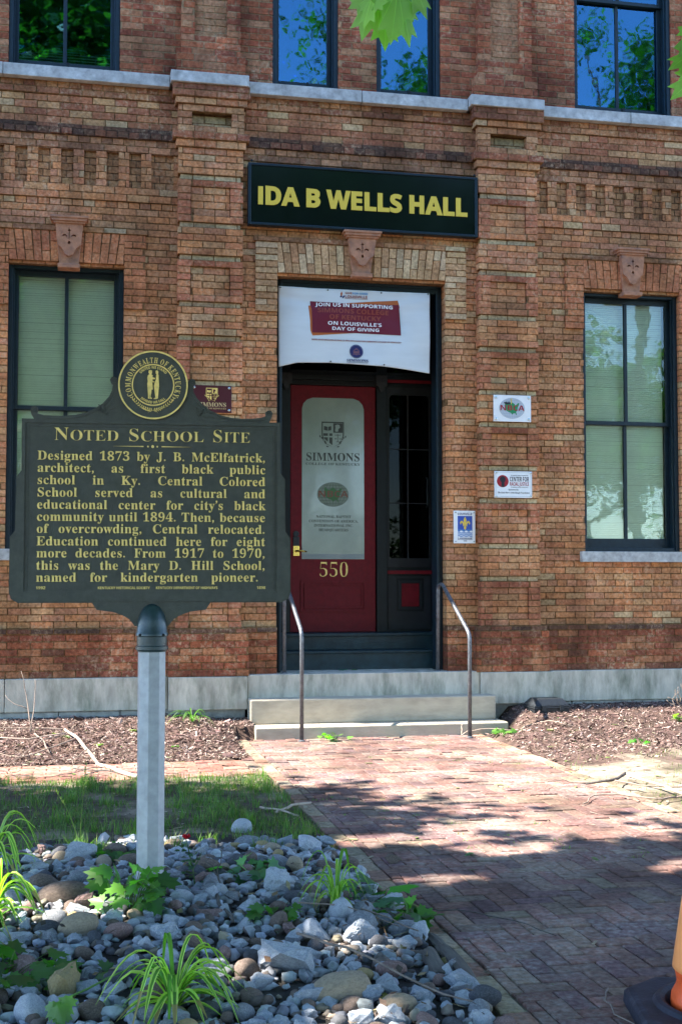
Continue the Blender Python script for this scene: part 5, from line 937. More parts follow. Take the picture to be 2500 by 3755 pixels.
# ------------------------------------------------------------------ bait box beside the steps
bx = thing('bait_box', 'black plastic bait box against the plinth', 'bait box', (1.83, -.53, .135), rad(4))
def frus(mb, x0, x1, y0, y1, z0, z1, k, ky):
    P = [(x, y, z0) for y in (y0, y1) for x in (x0, x1)] + [(x + (k if x == x0 else -k), y + (ky if y == y0 else -ky), z1) for y in (y0, y1) for x in (x0, x1)]
    mb.add(P, [(0, 1, 5, 4), (1, 3, 7, 5), (3, 2, 6, 7), (2, 0, 4, 6), (4, 5, 7, 6), (2, 3, 1, 0)])
b = MB(); frus(b, -.185, .185, -.13, .13, 0, .105, -.012, -.008); b.box(-.205, .205, -.15, .15, .105, .118); b.build('tray', M_plastic, bx, local=True, bevel=.012, seg=3)
b = MB(); b.box(-.20, .20, -.145, .145, .119, .135); frus(b, -.197, .197, -.142, .142, .135, .20, .055, .05); b.build('lid', M_plastic, bx, local=True, bevel=.012, seg=3)
for x in (-.1, .1):
    b = MB(); b.box(x - .02, x + .02, -.158, -.150, .085, .14); b.build('catch', M_plastic, bx, local=True, bevel=.003)

# ------------------------------------------------------------------ traffic post at the path's near end
cn = thing('traffic_post', 'fat orange plastic traffic post with a pale band standing in a black rubber foot', 'traffic post', (-.645, -8.72, 0))
b = MB(); R1, R2 = .335, .375; oc = []
for k in range(4):
    n1, n2 = rad(166 - 90 * k), rad(121 - 90 * k); n0 = rad(211 - 90 * k)
    def meet(a, ra, c, rc):
        d = math.cos(a) * math.sin(c) - math.sin(a) * math.cos(c); return ((ra * math.sin(c) - rc * math.sin(a)) / d, (rc * math.cos(a) - ra * math.cos(c)) / d)
    oc += [meet(n0, R2, n1, R1), meet(n1, R1, n2, R2)]
oc = oc[::-1]; n8 = len(oc); rg = [[(x * k, y * k, z) for x, y in oc] for z, k in ((0, 1), (.040, .99), (.052, .96), (.056, .90))]
for a, c in zip(rg, rg[1:]):
    for k in range(n8): b.poly([a[k], a[(k + 1) % n8], c[(k + 1) % n8], c[k]])
n = 64; a0 = math.atan2(oc[0][1], oc[0][0])
def ring(r, z): return [(r * math.cos(a0 + 2 * math.pi * k / n), r * math.sin(a0 + 2 * math.pi * k / n), z) for k in range(n)]
prf = [ring(.262, .057), ring(.250, .070), ring(.235, .074), ring(.218, .066), ring(.205, .03)]
for a, c in zip(prf, prf[1:]):
    for k in range(n): b.poly([a[k], a[(k + 1) % n], c[(k + 1) % n], c[k]])
top = rg[-1]
for q in range(n8):
    e0, e1 = top[q], top[(q + 1) % n8]
    for k in range(8):
        t0, t1 = k / 8, (k + 1) / 8; u0 = tuple(e0[i] + (e1[i] - e0[i]) * t0 for i in range(3)); u1 = tuple(e0[i] + (e1[i] - e0[i]) * t1 for i in range(3))
        b.poly([u0, u1, prf[0][(q * 8 + k + 1) % n], prf[0][(q * 8 + k) % n]])
b.build('rubber_foot', M_rubber, cn, local=True)
b = MB(); b.lathe([(.190, .02), (.199, .055), (.196, .085), (.180, .115), (.176, .13), (.180, .16), (.186, .178), (.150, .42), (.148, .43), (.118, .72), (.105, .80), (.085, .83), (.0, .84)], 56); b.build('body', M_cone, cn, local=True, smooth=True)
b = MB(); b.lathe([(.183, .176), (.191, .182), (.189, .20), (.1545, .425), (.150, .432)], 56); b.build('reflective_band', M_collar, cn, local=True, smooth=True)
# ------------------------------------------------------------------ ground, path, beds
PX0, PX1 = -1.41, 1.08                                                   # path edges
def smooth(a, b_, t):
    t = max(0.0, min(1.0, (t - a) / (b_ - a))); return t * t * (3 - 2 * t)
def nz(x, y, s, o=0.0): return noise.noise(Vector((x * s, y * s, 3.7 + o)))
def gz(x, y):
    z = 0.012 * nz(x, y, 1.3) + 0.006 * nz(x, y, 5)
    if x < PX0 - .02 or x > PX1 + .02 or (y > -.66 and x < 0):
        side = smooth(0, .35, (PX0 - x) if x < 0 else (x - PX1))
        if y > -.66 and x < 0: side = max(side, .55)
        z += .195 * smooth(-1.95, -.25, y) * (1 if y < 0 else 1) * (.55 + .45 * side)
        if x < 0: z += .075 * math.exp(-(((x + 2.75) / 1.0) ** 2 + ((y + 7.0) / 1.35) ** 2)) * smooth(0, .5, PX0 - x) + .02 * smooth(-5.4, -5.9, y) * side
        if x > 0: z = z * (1 - (1 - smooth(1.37, 1.60, x)) * smooth(-1.25, -.75, y)) + .03 * side * smooth(-6, -3, y) * smooth(1.2, 1.8, x)
    inp = PX0 - .03 < x < PX1 + .03 and y < -.1 and not (y > -.66 and x < -1.2)
    strip = x < PX0 and -2.87 < y < -1.93
    if inp or strip: z = -.05
    return z
MULCH, LAWN, BED, DIRT = (.085, .055, .045), (.088, .070, .048), (.045, .04, .037), (.25, .205, .15)
def gcol(x, y):
    n = nz(x, y, 2.2, 5)
    if -1.95 < y < .2: return jit(MULCH, .2)
    if x > PX1: return lerp(DIRT, MULCH, max(0, min(1, .5 + n * 1.6 + (y + 2.9) * 1.2))) if y > -3.2 else lerp(DIRT, LAWN, max(0, min(1, .3 + n * 1.5 + (-3.6 - y) * .35)))
    if x < PX0 and y > -5.2 + .3 * n: return lerp(LAWN, DIRT, max(0, min(1, n * 1.6 + .1 + smooth(-3.3, -2.9, y) * .6)))
    if x < PX0 and y > -9.5: return jit(BED, .2)
    return lerp(LAWN, DIRT, .3 + .3 * n)
def axis(lo, hi, step, far):
    a = [lo + step * i for i in range(int((hi - lo) / step) + 1)]; d = step; v = a[-1]
    while v < far: d *= 1.5; v += d; a.append(v)
    d = step; v = a[0]; pre = []
    while v > -far: d *= 1.5; v -= d; pre.append(v)
    return pre[::-1] + a
xs, ys = axis(-6.5, 5.5, .085, 700), axis(-13.5, .5, .085, 700)
b = MB(); W_ = len(xs)
b.v = [(x, y, gz(x, y) if (-8 < x < 7 and -15 < y < 1) else -.01) for y in ys for x in xs]
for j in range(len(ys) - 1):
    for i in range(W_ - 1):
        q = j * W_ + i; b.f.append((q, q + 1, q + 1 + W_, q + W_)); b.c.append(gcol((xs[i] + xs[i + 1]) / 2, (ys[j] + ys[j + 1]) / 2))
g = b.build('ground', M_soil, None, smooth=True); g['kind'] = 'structure'

PAVC = [((.225, .125, .10), 5), ((.20, .11, .092), 4), ((.19, .12, .105), 3), ((.24, .155, .115), 2.5), ((.17, .10, .095), 2), ((.25, .18, .13), 1), ((.205, .135, .108), 2)]
def paver(b, x0, x1, y0, y1, tbl=PAVC, sink=0.0):
    z = random.uniform(-.0045, .0035) - sink; tx, ty = random.uniform(-.0035, .0035), random.uniform(-.0035, .0035); c = pick(tbl, .14); g_ = .0028; k = .005
    lx, ly = x1 - x0, y1 - y0
    zt = lambda x, y: z + tx * (x - x0) / lx + ty * (y - y0) / ly
    j = lambda: random.uniform(-.0014, .0014)
    o = [(x + j(), y + j()) for x, y in ((x0 + g_, y0 + g_), (x1 - g_, y0 + g_), (x1 - g_, y1 - g_), (x0 + g_, y1 - g_))]
    i = [(x + sx * k, y + sy * k) for (x, y), (sx, sy) in zip(o, ((1, 1), (-1, 1), (-1, -1), (1, -1)))]
    P = [(x, y, -.05) for x, y in o] + [(x, y, zt(x, y) - .004) for x, y in o] + [(x, y, zt(x, y)) for x, y in i]
    F = [(8, 9, 10, 11)] + [(a, (a + 1) % 4, (a + 1) % 4 + 4, a + 4) for a in range(4)] + [(a + 4, (a + 1) % 4 + 4, (a + 1) % 4 + 8, a + 8) for a in range(4)]
    b.add(P, F, c)
b = MB(); U = .1035
xa, xb, ya, yb = PX0 + .11, PX1 - .11, -14.0, -.62
i0, i1, j0, j1 = int(xa / U) - 3, int(xb / U) + 3, int(ya / U) - 3, int(yb / U) + 3
for j in range(j0, j1):
    for i in range(i0, i1):
        k = (i - j) % 4; x, y = i * U, j * U
        if k == 0: r = (x, x + 2 * U, y, y + U)
        elif k == 3: r = (x, x + U, y, y + 2 * U)
        else: continue
        r = (max(r[0], xa), min(r[1], xb), max(r[2], ya), min(r[3], yb))
        if r[1] - r[0] < .02 or r[3] - r[2] < .02: continue
        paver(b, *r)
for xe, xf in ((PX0, PX0 + .105), (PX1 - .105, PX1)):
    y = -14.0
    while y < -.66: L2 = .205 + random.uniform(-.004, .004); s_ = random.uniform(-.006, .006); paver(b, xe + s_, xf + s_, y, min(y + L2, -.62), [((.33, .25, .16), 3), ((.30, .17, .12), 3), ((.27, .22, .15), 2)]); y += L2
rows = [(-2.85 + k * .1, -2.85 + (k + 1) * .1) for k in range(9)]
for k, (y0_, y1_) in enumerate(rows):
    x = PX0 - .11
    first = True
    while x > -7.5:
        l = .205 if not (first and k % 2) else .1; first = False
        paver(b, x - l, x, y0_, y1_, [((.34, .16, .115), 5), ((.31, .135, .10), 4), ((.27, .14, .11), 3), ((.36, .23, .16), 1.5)], sink=.002 + .004 * abs(nz(x, y0_, 1.5))); x -= l
y = -2.8
while y < -1.95: paver(b, PX0 - .107, PX0 - .002, y, y + .2, PAVC); y += .2
b.box(PX0 + .002, PX1 - .002, -14, -.6, -.045, -.011, (.17, .145, .105)); b.box(-7.5, PX0 - .004, -2.86, -1.94, -.045, -.012, (.17, .145, .105))
pth = b.build('path', M_paver, None); pth['kind'] = 'structure'

def bark_chips(n, x0, x1, y0, y1, keep):
    b = MB()
    for _ in range(n):
        x, y = random.uniform(x0, x1), random.uniform(y0, y1)
        if random.random() > keep(x, y): continue
        l = random.uniform(.008, .034) * random.choice((.7, 1, 1, 1.4)) * (2.0 if random.random() < .05 else 1); w_ = l * random.uniform(.18, .4); a = random.uniform(0, math.pi); t = random.gauss(0, .35); z = gz(x, y) + random.uniform(.0, .016)
        c = jit(random.choice(((.14, .085, .07), (.09, .055, .048), (.21, .14, .115), (.30, .215, .18), (.06, .038, .033), (.38, .29, .24), (.17, .10, .085))), .2)
        dx, dy, dz = math.cos(a) * l / 2, math.sin(a) * l / 2, math.sin(t) * l / 2; nx_, ny_ = -math.sin(a) * w_ / 2, math.cos(a) * w_ / 2; tw = random.gauss(0, .4) * w_
        b.poly([(x - dx - nx_, y - dy - ny_, z - dz), (x + dx - nx_ * .6, y + dy - ny_ * .6, z + dz), (x + dx + nx_ * .6, y + dy + ny_ * .6, z + dz + tw), (x - dx + nx_, y - dy + ny_, z - dz + tw)], c)
    return b
m1 = bark_chips(32000, -5.2, -1.23, -2.02, -.12, lambda x, y: 0 if (x > PX0 + .02 and y < -.64) else 1 if y > -1.92 else .25)
m2 = bark_chips(26000, PX1 - .02, 4.6, -3.0, -.12, lambda x, y: 0 if (x < 1.37 and y > -.70) else 1 if y > -2.2 else max(0, .8 + (y + 2.2) * 1.1))
m1.v += []; n0 = len(m1.v)
m1.f += [tuple(i + n0 for i in f) for f in m2.f]; m1.v += m2.v; m1.c += m2.c
tag(m1.build('mulch', M_chip), 'shredded brown bark mulch along the foot of the wall', 'mulch', kind='stuff')

def blades(n, x0, x1, y0, y1, keep, h=(.02, .06), cols=((.07, .13, .03), (.09, .15, .035), (.05, .10, .025), (.16, .16, .06))):
    b = MB()
    for _ in range(n):
        x, y = random.uniform(x0, x1), random.uniform(y0, y1)
        if random.random() > keep(x, y): continue
        hh = random.uniform(*h); a = random.uniform(0, 2 * math.pi); ln = random.uniform(.1, .9) * hh; w_ = random.uniform(.0012, .0024); z = gz(x, y) - .004; c = jit(random.choice(cols), .25)
        px, py = -math.sin(a) * w_, math.cos(a) * w_; mx, my = x + math.cos(a) * ln * .35, y + math.sin(a) * ln * .35
        b.poly([(x - px, y - py, z), (x + px, y + py, z), (mx + px * .8, my + py * .8, z + hh * .62), (mx - px * .8, my - py * .8, z + hh * .62)], c)
        b.poly([(mx - px * .8, my - py * .8, z + hh * .62), (mx + px * .8, my + py * .8, z + hh * .62), (x + math.cos(a) * ln, y + math.sin(a) * ln, z + hh)], c)
    return b
def lawn_keep(x, y):
    k = .36 + nz(x, y, 1.7) * 1.0 + nz(x, y, 6, 2) * .6
    if y > -3.05: k += .15
    if y < -5.0: k -= .12
    return k
g1 = blades(42000, -5.0, PX0 - .02, -5.7, -2.87, lawn_keep)
def more(a, t):
    n0 = len(a.v); a.v += t.v; a.f += [tuple(i + n0 for i in f) for f in t.f]; a.c += t.c
for _ in range(95):                                                         # coarser clumps and broad leaved weeds
    x, y = random.uniform(-4.4, PX0 - .03), random.uniform(-5.75, -2.86); r = random.uniform(.03, .09)
    more(g1, blades(random.randint(20, 60), x - r, x + r, y - r, y + r, lambda x, y: 1 if x < PX0 + .02 else 0, (.04, .11), ((.06, .13, .028), (.10, .19, .04), (.13, .2, .05), (.17, .17, .07))))
for _ in range(700):
    x, y = random.uniform(-4.4, PX0 - .04), random.uniform(-5.5, -2.9)
    if nz(x, y, 2.5, 7) < .08: continue
    a = random.uniform(0, 6.28); l = random.uniform(.008, .022); z = gz(x, y) + random.uniform(.012, .04); d = Vector((math.cos(a), math.sin(a), random.uniform(-.3, .5))); t = Vector((-math.sin(a), math.cos(a), 0)) * .4; p = Vector((x, y, z))
    g1.poly([p, p + (d * .5 + t) * l, p + d * l, p + (d * .5 - t) * l], jit(random.choice(((.06, .14, .03), (.09, .18, .045), (.05, .11, .03))), .2))
tag(g1.build('grass', M_blade), 'patchy thin lawn grass between the stone bed and the brick strip', 'grass', kind='stuff')
g2 = blades(9000, PX1 + .03, 4.2, -6.5, -2.5, lambda x, y: .10 + nz(x, y, 1.9, 3) * .8 + (.2 if x > 1.7 else -.1), (.015, .05), ((.10, .15, .035), (.16, .18, .06), (.07, .12, .03)))
tag(g2.build('sparse_grass', M_blade), 'sparse pale grass on the dry soil beyond the brick path', 'grass', kind='stuff')
b = MB()
for _ in range(5200):                                                       # crumbs of bark, twig and leaf blown over lawn, strip and path edges
    x = random.uniform(-4.6, 2.6); y = random.uniform(-5.6, -.7) if random.random() < .8 else random.uniform(-9, -5.6)
    on = PX0 < x < PX1; edge = min(abs(x - PX0), abs(x - PX1))
    if on and random.random() > (.9 if edge < .12 else .10): continue
    if (not on) and x < 0 and y < -5.4: continue
    z = (.004 if on or (x < PX0 and -2.85 < y < -1.95) else gz(x, y) + .004); l = random.uniform(.006, .022) * random.choice((.6, 1, 1.6)); w_ = l * random.uniform(.15, .5); a = random.uniform(0, 6.28); dx, dy = math.cos(a) * l, math.sin(a) * l; px, py = -math.sin(a) * w_, math.cos(a) * w_; h_ = random.uniform(0, .006)
    b.poly([(x - dx - px, y - dy - py, z), (x + dx - px, y + dy - py, z + h_), (x + dx + px, y + dy + py, z + h_), (x - dx + px, y - dy + py, z)], jit(random.choice(((.16, .11, .08), (.09, .06, .045), (.27, .21, .14), (.12, .15, .05), (.34, .28, .2))), .2))
tag(b.build('litter', M_chip), 'crumbs of bark and dry leaf scattered over the lawn and path edges', 'litter', kind='stuff')
def joint_keep(x, y): return 1.0
b = MB()
for _ in range(150):                                                        # weeds in the joints of the path
    j = random.randint(-60, -8); x = random.uniform(PX0 + .1, PX1 - .1); y = j * U + random.uniform(-.003, .003)
    if nz(x, y, 1.1, 9) < .05: continue
    t = blades(random.randint(3, 9), x - .03, x + .03, y - .004, y + .004, joint_keep, (.008, .028), ((.12, .2, .04), (.16, .22, .06)))
    n0 = len(b.v); b.v += [(p[0], p[1], p[2] + .046) for p in t.v]; b.f += [tuple(i + n0 for i in f) for f in t.f]; b.c += t.c
tag(b.build('path_weeds', M_blade), 'tiny green weeds sprouting in the joints of the brick path', 'weeds', kind='stuff')
# ------------------------------------------------------------------ stone bed
def stone_mesh(kind, seed):
    rnd = random.Random(seed); bm = bmesh.new()
    if kind == 'round':
        bmesh.ops.create_icosphere(bm, subdivisions=3, radius=1)
        o = Vector((rnd.uniform(-50, 50), rnd.uniform(-50, 50), rnd.uniform(-50, 50)))
        for v in bm.verts: v.co *= 1 + .20 * noise.noise(v.co * .9 + o) + .05 * noise.noise(v.co * 2.4 + o)
    else:
        pts = []
        for _ in range(rnd.randint(9, 14)):
            d = Vector((rnd.gauss(0, 1), rnd.gauss(0, 1), rnd.gauss(0, 1))).normalized(); d = Vector((max(-.75, min(.75, d.x)), max(-.75, min(.75, d.y)), max(-.75, min(.75, d.z))))
            pts.append(bm.verts.new(d * rnd.uniform(.95, 1.3)))
        r = bmesh.ops.convex_hull(bm, input=bm.verts)
        bmesh.ops.delete(bm, geom=list({e for e in r['geom_interior'] + r['geom_unused'] if isinstance(e, bmesh.types.BMVert)}), context='VERTS')
        bmesh.ops.bevel(bm, geom=list(bm.edges), offset=.10, segments=1, affect='EDGES', clamp_overlap=True)
        bmesh.ops.triangulate(bm, faces=bm.faces); bmesh.ops.subdivide_edges(bm, edges=bm.edges, cuts=2, use_grid_fill=True)
        o = Vector((rnd.uniform(-50, 50), rnd.uniform(-50, 50), rnd.uniform(-50, 50)))
        for v in bm.verts: v.co += v.co.normalized() * (.12 * noise.noise(v.co * 2.2 + o) + .09 * noise.noise(v.co * 5.5 + o) + .05 * noise.noise(v.co * 12 + o))
    me = bpy.data.meshes.new('stone'); bm.to_mesh(me); bm.free()
    me.polygons.foreach_set('use_smooth', [kind == 'round'] * len(me.polygons)); return me
ROUND = [stone_mesh('round', 100 + i) for i in range(9)]; ANG = [stone_mesh('angular', 200 + i) for i in range(14)]
def smat(n, c, c2, s=9): return mat(n, c, .88, noise_s=s, noise_a=.3, bump=.5, bump_s=26, spec=.25, second=c2, second_s=4.5, second_w=(.48, .68))
SM = {'pale grey': smat('pale limestone', (.36, .37, .385), (.25, .26, .285), 16), 'blue grey': smat('blue grey limestone', (.25, .275, .31), (.39, .40, .41), 16), 'mid grey': smat('mid grey stone', (.18, .185, .195), (.26, .26, .265)),
      'brown': smat('brown stone', (.13, .095, .075), (.19, .14, .11)), 'tan': smat('tan stone', (.30, .235, .16), (.22, .175, .13)), 'charcoal': smat('charcoal stone', (.065, .065, .072), (.10, .10, .105)), 'reddish': smat('reddish stone', (.20, .125, .11), (.27, .19, .165)), 'ochre': smat('ochre stone', (.32, .235, .11), (.25, .19, .10))}
def in_bed(x, y):
    if x > -1.44 + .03 * nz(x, y, 4): return False
    return y < -5.22 - .35 * smooth(-2.2, -3.6, x) - .38 * math.exp(-((x + 2.0) / .33) ** 2) - .25 * smooth(-1.75, -1.45, x) + .08 * nz(x, y, 3)
rs = random.Random(5); placed = []
def fits(x, y, r, k=.66):
    return all((x - a) ** 2 + (y - c) ** 2 > ((r + q) * k) ** 2 for a, c, q in placed)
def place_stone(x, y, r, shape, colour, flat_=None, lift=0.0):
    o = bpy.data.objects.new('river_stone' if shape == 'round' else 'limestone_chunk', rs.choice(ROUND if shape == 'round' else ANG)); COL.objects.link(o)
    f = flat_ or rs.uniform(.55, .85); sx = rs.uniform(.95, 1.3); sy = rs.uniform(.72, .95)
    o.scale = (r * sx, r * sy, r * f); o.rotation_euler = (rs.gauss(0, .22), rs.gauss(0, .22), rs.uniform(0, 6.28))
    o.location = (x, y, gz(x, y) + r * f * rs.uniform(.30, .62) + lift)
    if not o.data.materials: o.data.materials.append(SM['mid grey'])
    o.material_slots[0].link = 'OBJECT'; o.material_slots[0].material = SM[colour]; placed.append((x, y, r)); return o, f, sx / sy
STONES = []
named = [(-2.13, -8.02, .115, 'angular', 'pale grey', 'largest block shaped pale limestone chunk in the bed'), (-1.97, -8.33, .095, 'round', 'tan', 'big smooth tan boulder at the near end of the bed'), (-3.07, -8.33, .075, 'round', 'pale grey', 'nearly round pale grey speckled stone at the near end'),
         (-2.96, -8.12, .085, 'angular', 'ochre', 'long rough ochre slab with a ragged edge'), (-2.97, -6.92, .10, 'round', 'brown', 'big dark brown sloping stone behind the striped arching leaves'), (-2.79, -6.80, .085, 'round', 'mid grey', 'broad grey stone with a straight top touching the post'),
         (-2.88, -7.05, .075, 'angular', 'reddish', 'sunlit blocky pinkish stone in front of the dark brown one'), (-2.90, -5.95, .10, 'angular', 'pale grey', 'long sunlit pale stone on the grass edge of the bed'), (-1.98, -6.85, .095, 'angular', 'pale grey', 'square pale limestone block between the rose and the small striped plant'),
         (-1.93, -7.62, .085, 'angular', 'blue grey', 'wedge of blue grey limestone in the middle of the bed'), (-1.86, -8.55, .08, 'angular', 'pale grey', 'white faced limestone chunk at the bottom edge of the picture'), (-1.88, -5.72, .05, 'round', 'ochre', 'small yellow ochre pebble behind the small striped plant'),
         (-1.62, -5.78, .09, 'angular', 'pale grey', 'tall pale chunk at the far path corner of the bed'), (-1.92, -5.08, .07, 'round', 'pale grey', 'lone pale mossy stone on the lawn beyond the bed'), (-1.20, -6.05, .045, 'angular', 'brown', 'single brown stone that has strayed onto the brick path')]
for x, y, r, sh, co, la in named:
    o, _, _ = place_stone(x, y, r, sh, co); 
    if x > -1.3: o.location.z = .02
    tag(o, la, 'stone', 'stones of the rock bed')
LAND = [((-2.58, -8.40), 'near the spider plant at the picture bottom'), ((-2.58, -6.82), 'round the foot of the marker post'), ((-1.76, -7.05), 'by the small striped plant near the path'), ((-2.38, -6.72), 'below the red rose'), ((-3.22, -7.1), 'under the arching striped leaves'),
        ((-1.45, -7.7), 'against the weathered log'), ((-2.9, -5.8), 'along the grass edge of the bed'), ((-1.6, -5.9), 'at the far path corner of the bed'), ((-3.1, -7.95), 'among the ivy leaves'), ((-2.1, -7.5), 'in the middle of the bed'), ((-1.55, -8.5), 'at the near corner beside the path'), ((-2.2, -5.7), 'at the far rim of the bed')]
COLS = {'round': [('brown', 5), ('mid grey', 5), ('tan', 2.5), ('charcoal', 3), ('pale grey', 2), ('reddish', 2), ('ochre', .7)], 'angular': [('blue grey', 6), ('pale grey', 7), ('mid grey', 2), ('reddish', .6)]}
used = {}
sizes = sorted([rs.uniform(.026, .040) if rs.random() < .42 else rs.uniform(.038, .056) if rs.random() < .76 else rs.uniform(.055, .078) for _ in range(490)], reverse=True)
for r in sizes:
    for _ in range(400):
        y = -8.75 + 3.6 * rs.random() ** 1.25; half_w = (y + 12.9) * .272
        x = rs.uniform(max(-3.75, -2.9265 + (y + 12.9) * -.098 - .1), -1.44)
        if in_bed(x, y) and fits(x, y, r) and not (abs(x + 2.578) < .07 + r and -7.06 - r < y < -6.72): break
    else: continue
    sh = 'round' if rs.random() < .40 else 'angular'; tb = COLS[sh]; t = rs.uniform(0, sum(q for _, q in tb))
    for co, q in tb:
        t -= q
        if t <= 0: break
    o, f, el = place_stone(x, y, r, sh, co, None, .0 if r > .05 else .012)
    size = 'large' if r > .057 else 'medium' if r > .038 else 'small'
    form = ('flat' if f < .62 else 'long' if el > 1.5 else 'plump' if sh == 'round' else 'blocky')
    where = min(LAND, key=lambda l: (l[0][0] - x) ** 2 + (l[0][1] - y) ** 2)[1]
    la = '%s %s %s %s %s' % (size, form, co, 'rounded stone' if sh == 'round' else 'rough chunk', where)
    tag(o, la, 'stone', 'stones of the rock bed')
b = MB()                                                                    # the pebbles below and between
oct_ = [(1, 0, 0), (-1, 0, 0), (0, 1, 0), (0, -1, 0), (0, 0, 1), (0, 0, -1)]
base = bmesh.new(); bmesh.ops.create_icosphere(base, subdivisions=2, radius=1); bV = [v.co.copy() for v in base.verts]; bF = [tuple(v.index for v in f.verts) for f in base.faces]; base.free()
PEB = [(.32, .33, .345), (.24, .26, .29), (.17, .175, .19), (.13, .10, .085), (.24, .20, .15), (.08, .08, .085), (.27, .29, .31), (.36, .365, .37)]
cnt = 0
for _ in range(4200):
    y = -8.95 + 3.9 * rs.random() ** 1.1; x = rs.uniform(-3.9, -1.40)
    if not in_bed(x + .02, y): continue
    r = rs.uniform(.010, .031); o = Vector((rs.uniform(-9, 9), rs.uniform(-9, 9), rs.uniform(-9, 9))); q = Matrix.Rotation(rs.uniform(0, 6.28), 3, 'Z') @ Matrix.Rotation(rs.gauss(0, .3), 3, 'X'); s3 = (r * rs.uniform(.9, 1.5), r * rs.uniform(.7, 1), r * rs.uniform(.5, .9))
    c0 = Vector((x, y, gz(x, y) + r * rs.uniform(.1, .9)))
    b.add([c0 + q @ Vector((v.x * s3[0], v.y * s3[1], v.z * s3[2])) * (1 + .55 * noise.noise(v * 1.5 + o)) for v in bV], bF, jit(rs.choice(PEB), .2)); cnt += 1
M_peb = mat('small pebbles', None, .88, noise_s=30, noise_a=.3, bump=.4, bump_s=60, spec=.25)
tag(b.build('pebbles', M_peb, smooth=True), 'small mixed pebbles filling the bed under the larger stones', 'pebbles', kind='stuff')

b = MB()                                                                    # dead leaf and twig scraps caught between the stones
for _ in range(900):
    x = rs.uniform(-3.7, -1.38); y = rs.uniform(-8.8, -5.4)
    if not in_bed(x + .03, y) or rs.random() > .25 + .75 * smooth(-2.3, -1.5, x): continue
    z = gz(x, y) + rs.uniform(.015, .075); a = rs.uniform(0, 6.28); l = rs.uniform(.008, .026); long_ = rs.random() < .35; w_ = l * (.10 if long_ else rs.uniform(.35, .7)); l *= 2.2 if long_ else 1; d = Vector((math.cos(a), math.sin(a), rs.gauss(0, .3))) * l; t = Vector((-math.sin(a), math.cos(a), rs.gauss(0, .4))) * w_; p = Vector((x, y, z))
    b.poly([p - d, p - d * .2 + t, p + d, p - d * .1 - t], jit(rs.choice(((.12, .075, .045), (.08, .055, .04), (.19, .12, .06), (.06, .045, .035), (.24, .19, .10))), .2))
tag(b.build('leaf_litter', M_chip), 'dead leaf and twig scraps caught between the stones', 'leaf litter', kind='stuff')

# ------------------------------------------------------------------ leaves and plants
MAPLE = [(0, 0), (.10, .05), (.30, -.02), (.28, .12), (.50, .22), (.36, .34), (.40, .46), (.24, .44), (.20, .55), (.27, .80), (.12, .74), (0, 1.0), (-.12, .74), (-.27, .80), (-.20, .55), (-.24, .44), (-.40, .46), (-.36, .34), (-.50, .22), (-.28, .12), (-.30, -.02), (-.10, .05)]
def maple_leaf(b, p, d, nrm, s, col, curl=.18, veins=False):
    """One lobed leaf: base at p, pointing along d, its face turned to nrm, folded a little along the midrib."""
    d = Vector(d).normalized(); n = Vector(nrm); n = (n - d * n.dot(d)).normalized(); r = d.cross(n); P = []
    for u, v in MAPLE: P.append(Vector(p) + r * (u * s) + d * (v * s) + n * (-abs(u) * curl * s - .22 * curl * s * v * v * 2))
    if veins:                                                               # pale raised veins on the face that is seen
        vc = (col[0] * 1.7, col[1] * 1.45, col[2] * 1.6); bow = lambda u, v: Vector(p) + r * (u * s) + d * (v * s) + n * (-abs(u) * curl * s - .22 * curl * s * v * v * 2 + .0012)
        for u1, v1, w_ in ((0, .93, .010), (.44, .24, .008), (-.44, .24, .008), (.25, .74, .008), (-.25, .74, .008)):
            for k_ in range(4):
                a0, a1 = k_ / 4, (k_ + 1) / 4; h0, h1 = w_ * (1 - a0 * .8), w_ * (1 - a1 * .8); px_, pz_ = v1 / math.hypot(u1, v1), -u1 / math.hypot(u1, v1)
                b.poly([bow(u1 * a0 - px_ * h0, v1 * a0 - pz_ * h0), bow(u1 * a0 + px_ * h0, v1 * a0 + pz_ * h0), bow(u1 * a1 + px_ * h1, v1 * a1 + pz_ * h1), bow(u1 * a1 - px_ * h1, v1 * a1 - pz_ * h1)], vc)
    k = len(MAPLE); mid = k // 2
    base_n = len(b.v); b.v.extend(tuple(q) for q in P)
    def f(ix): b.f.append(tuple(base_n + i for i in ix)); b.c.append(col)
    f((0, 1, 2, 3)); f((0, 3, 4, 5, 6, 7)); f((0, 7, 8, 9, 10)); f((0, 10, 11))
    f((0, 11, 12)); f((0, 12, 13, 14, 15)); f((0, 15, 16, 17, 18, 19)); f((0, 19, 20, 21))
GREEN = [(.055, .13, .028), (.045, .105, .024), (.07, .15, .035), (.035, .085, .022)]
FRESH = [(.11, .24, .04), (.13, .27, .05), (.09, .20, .035)]
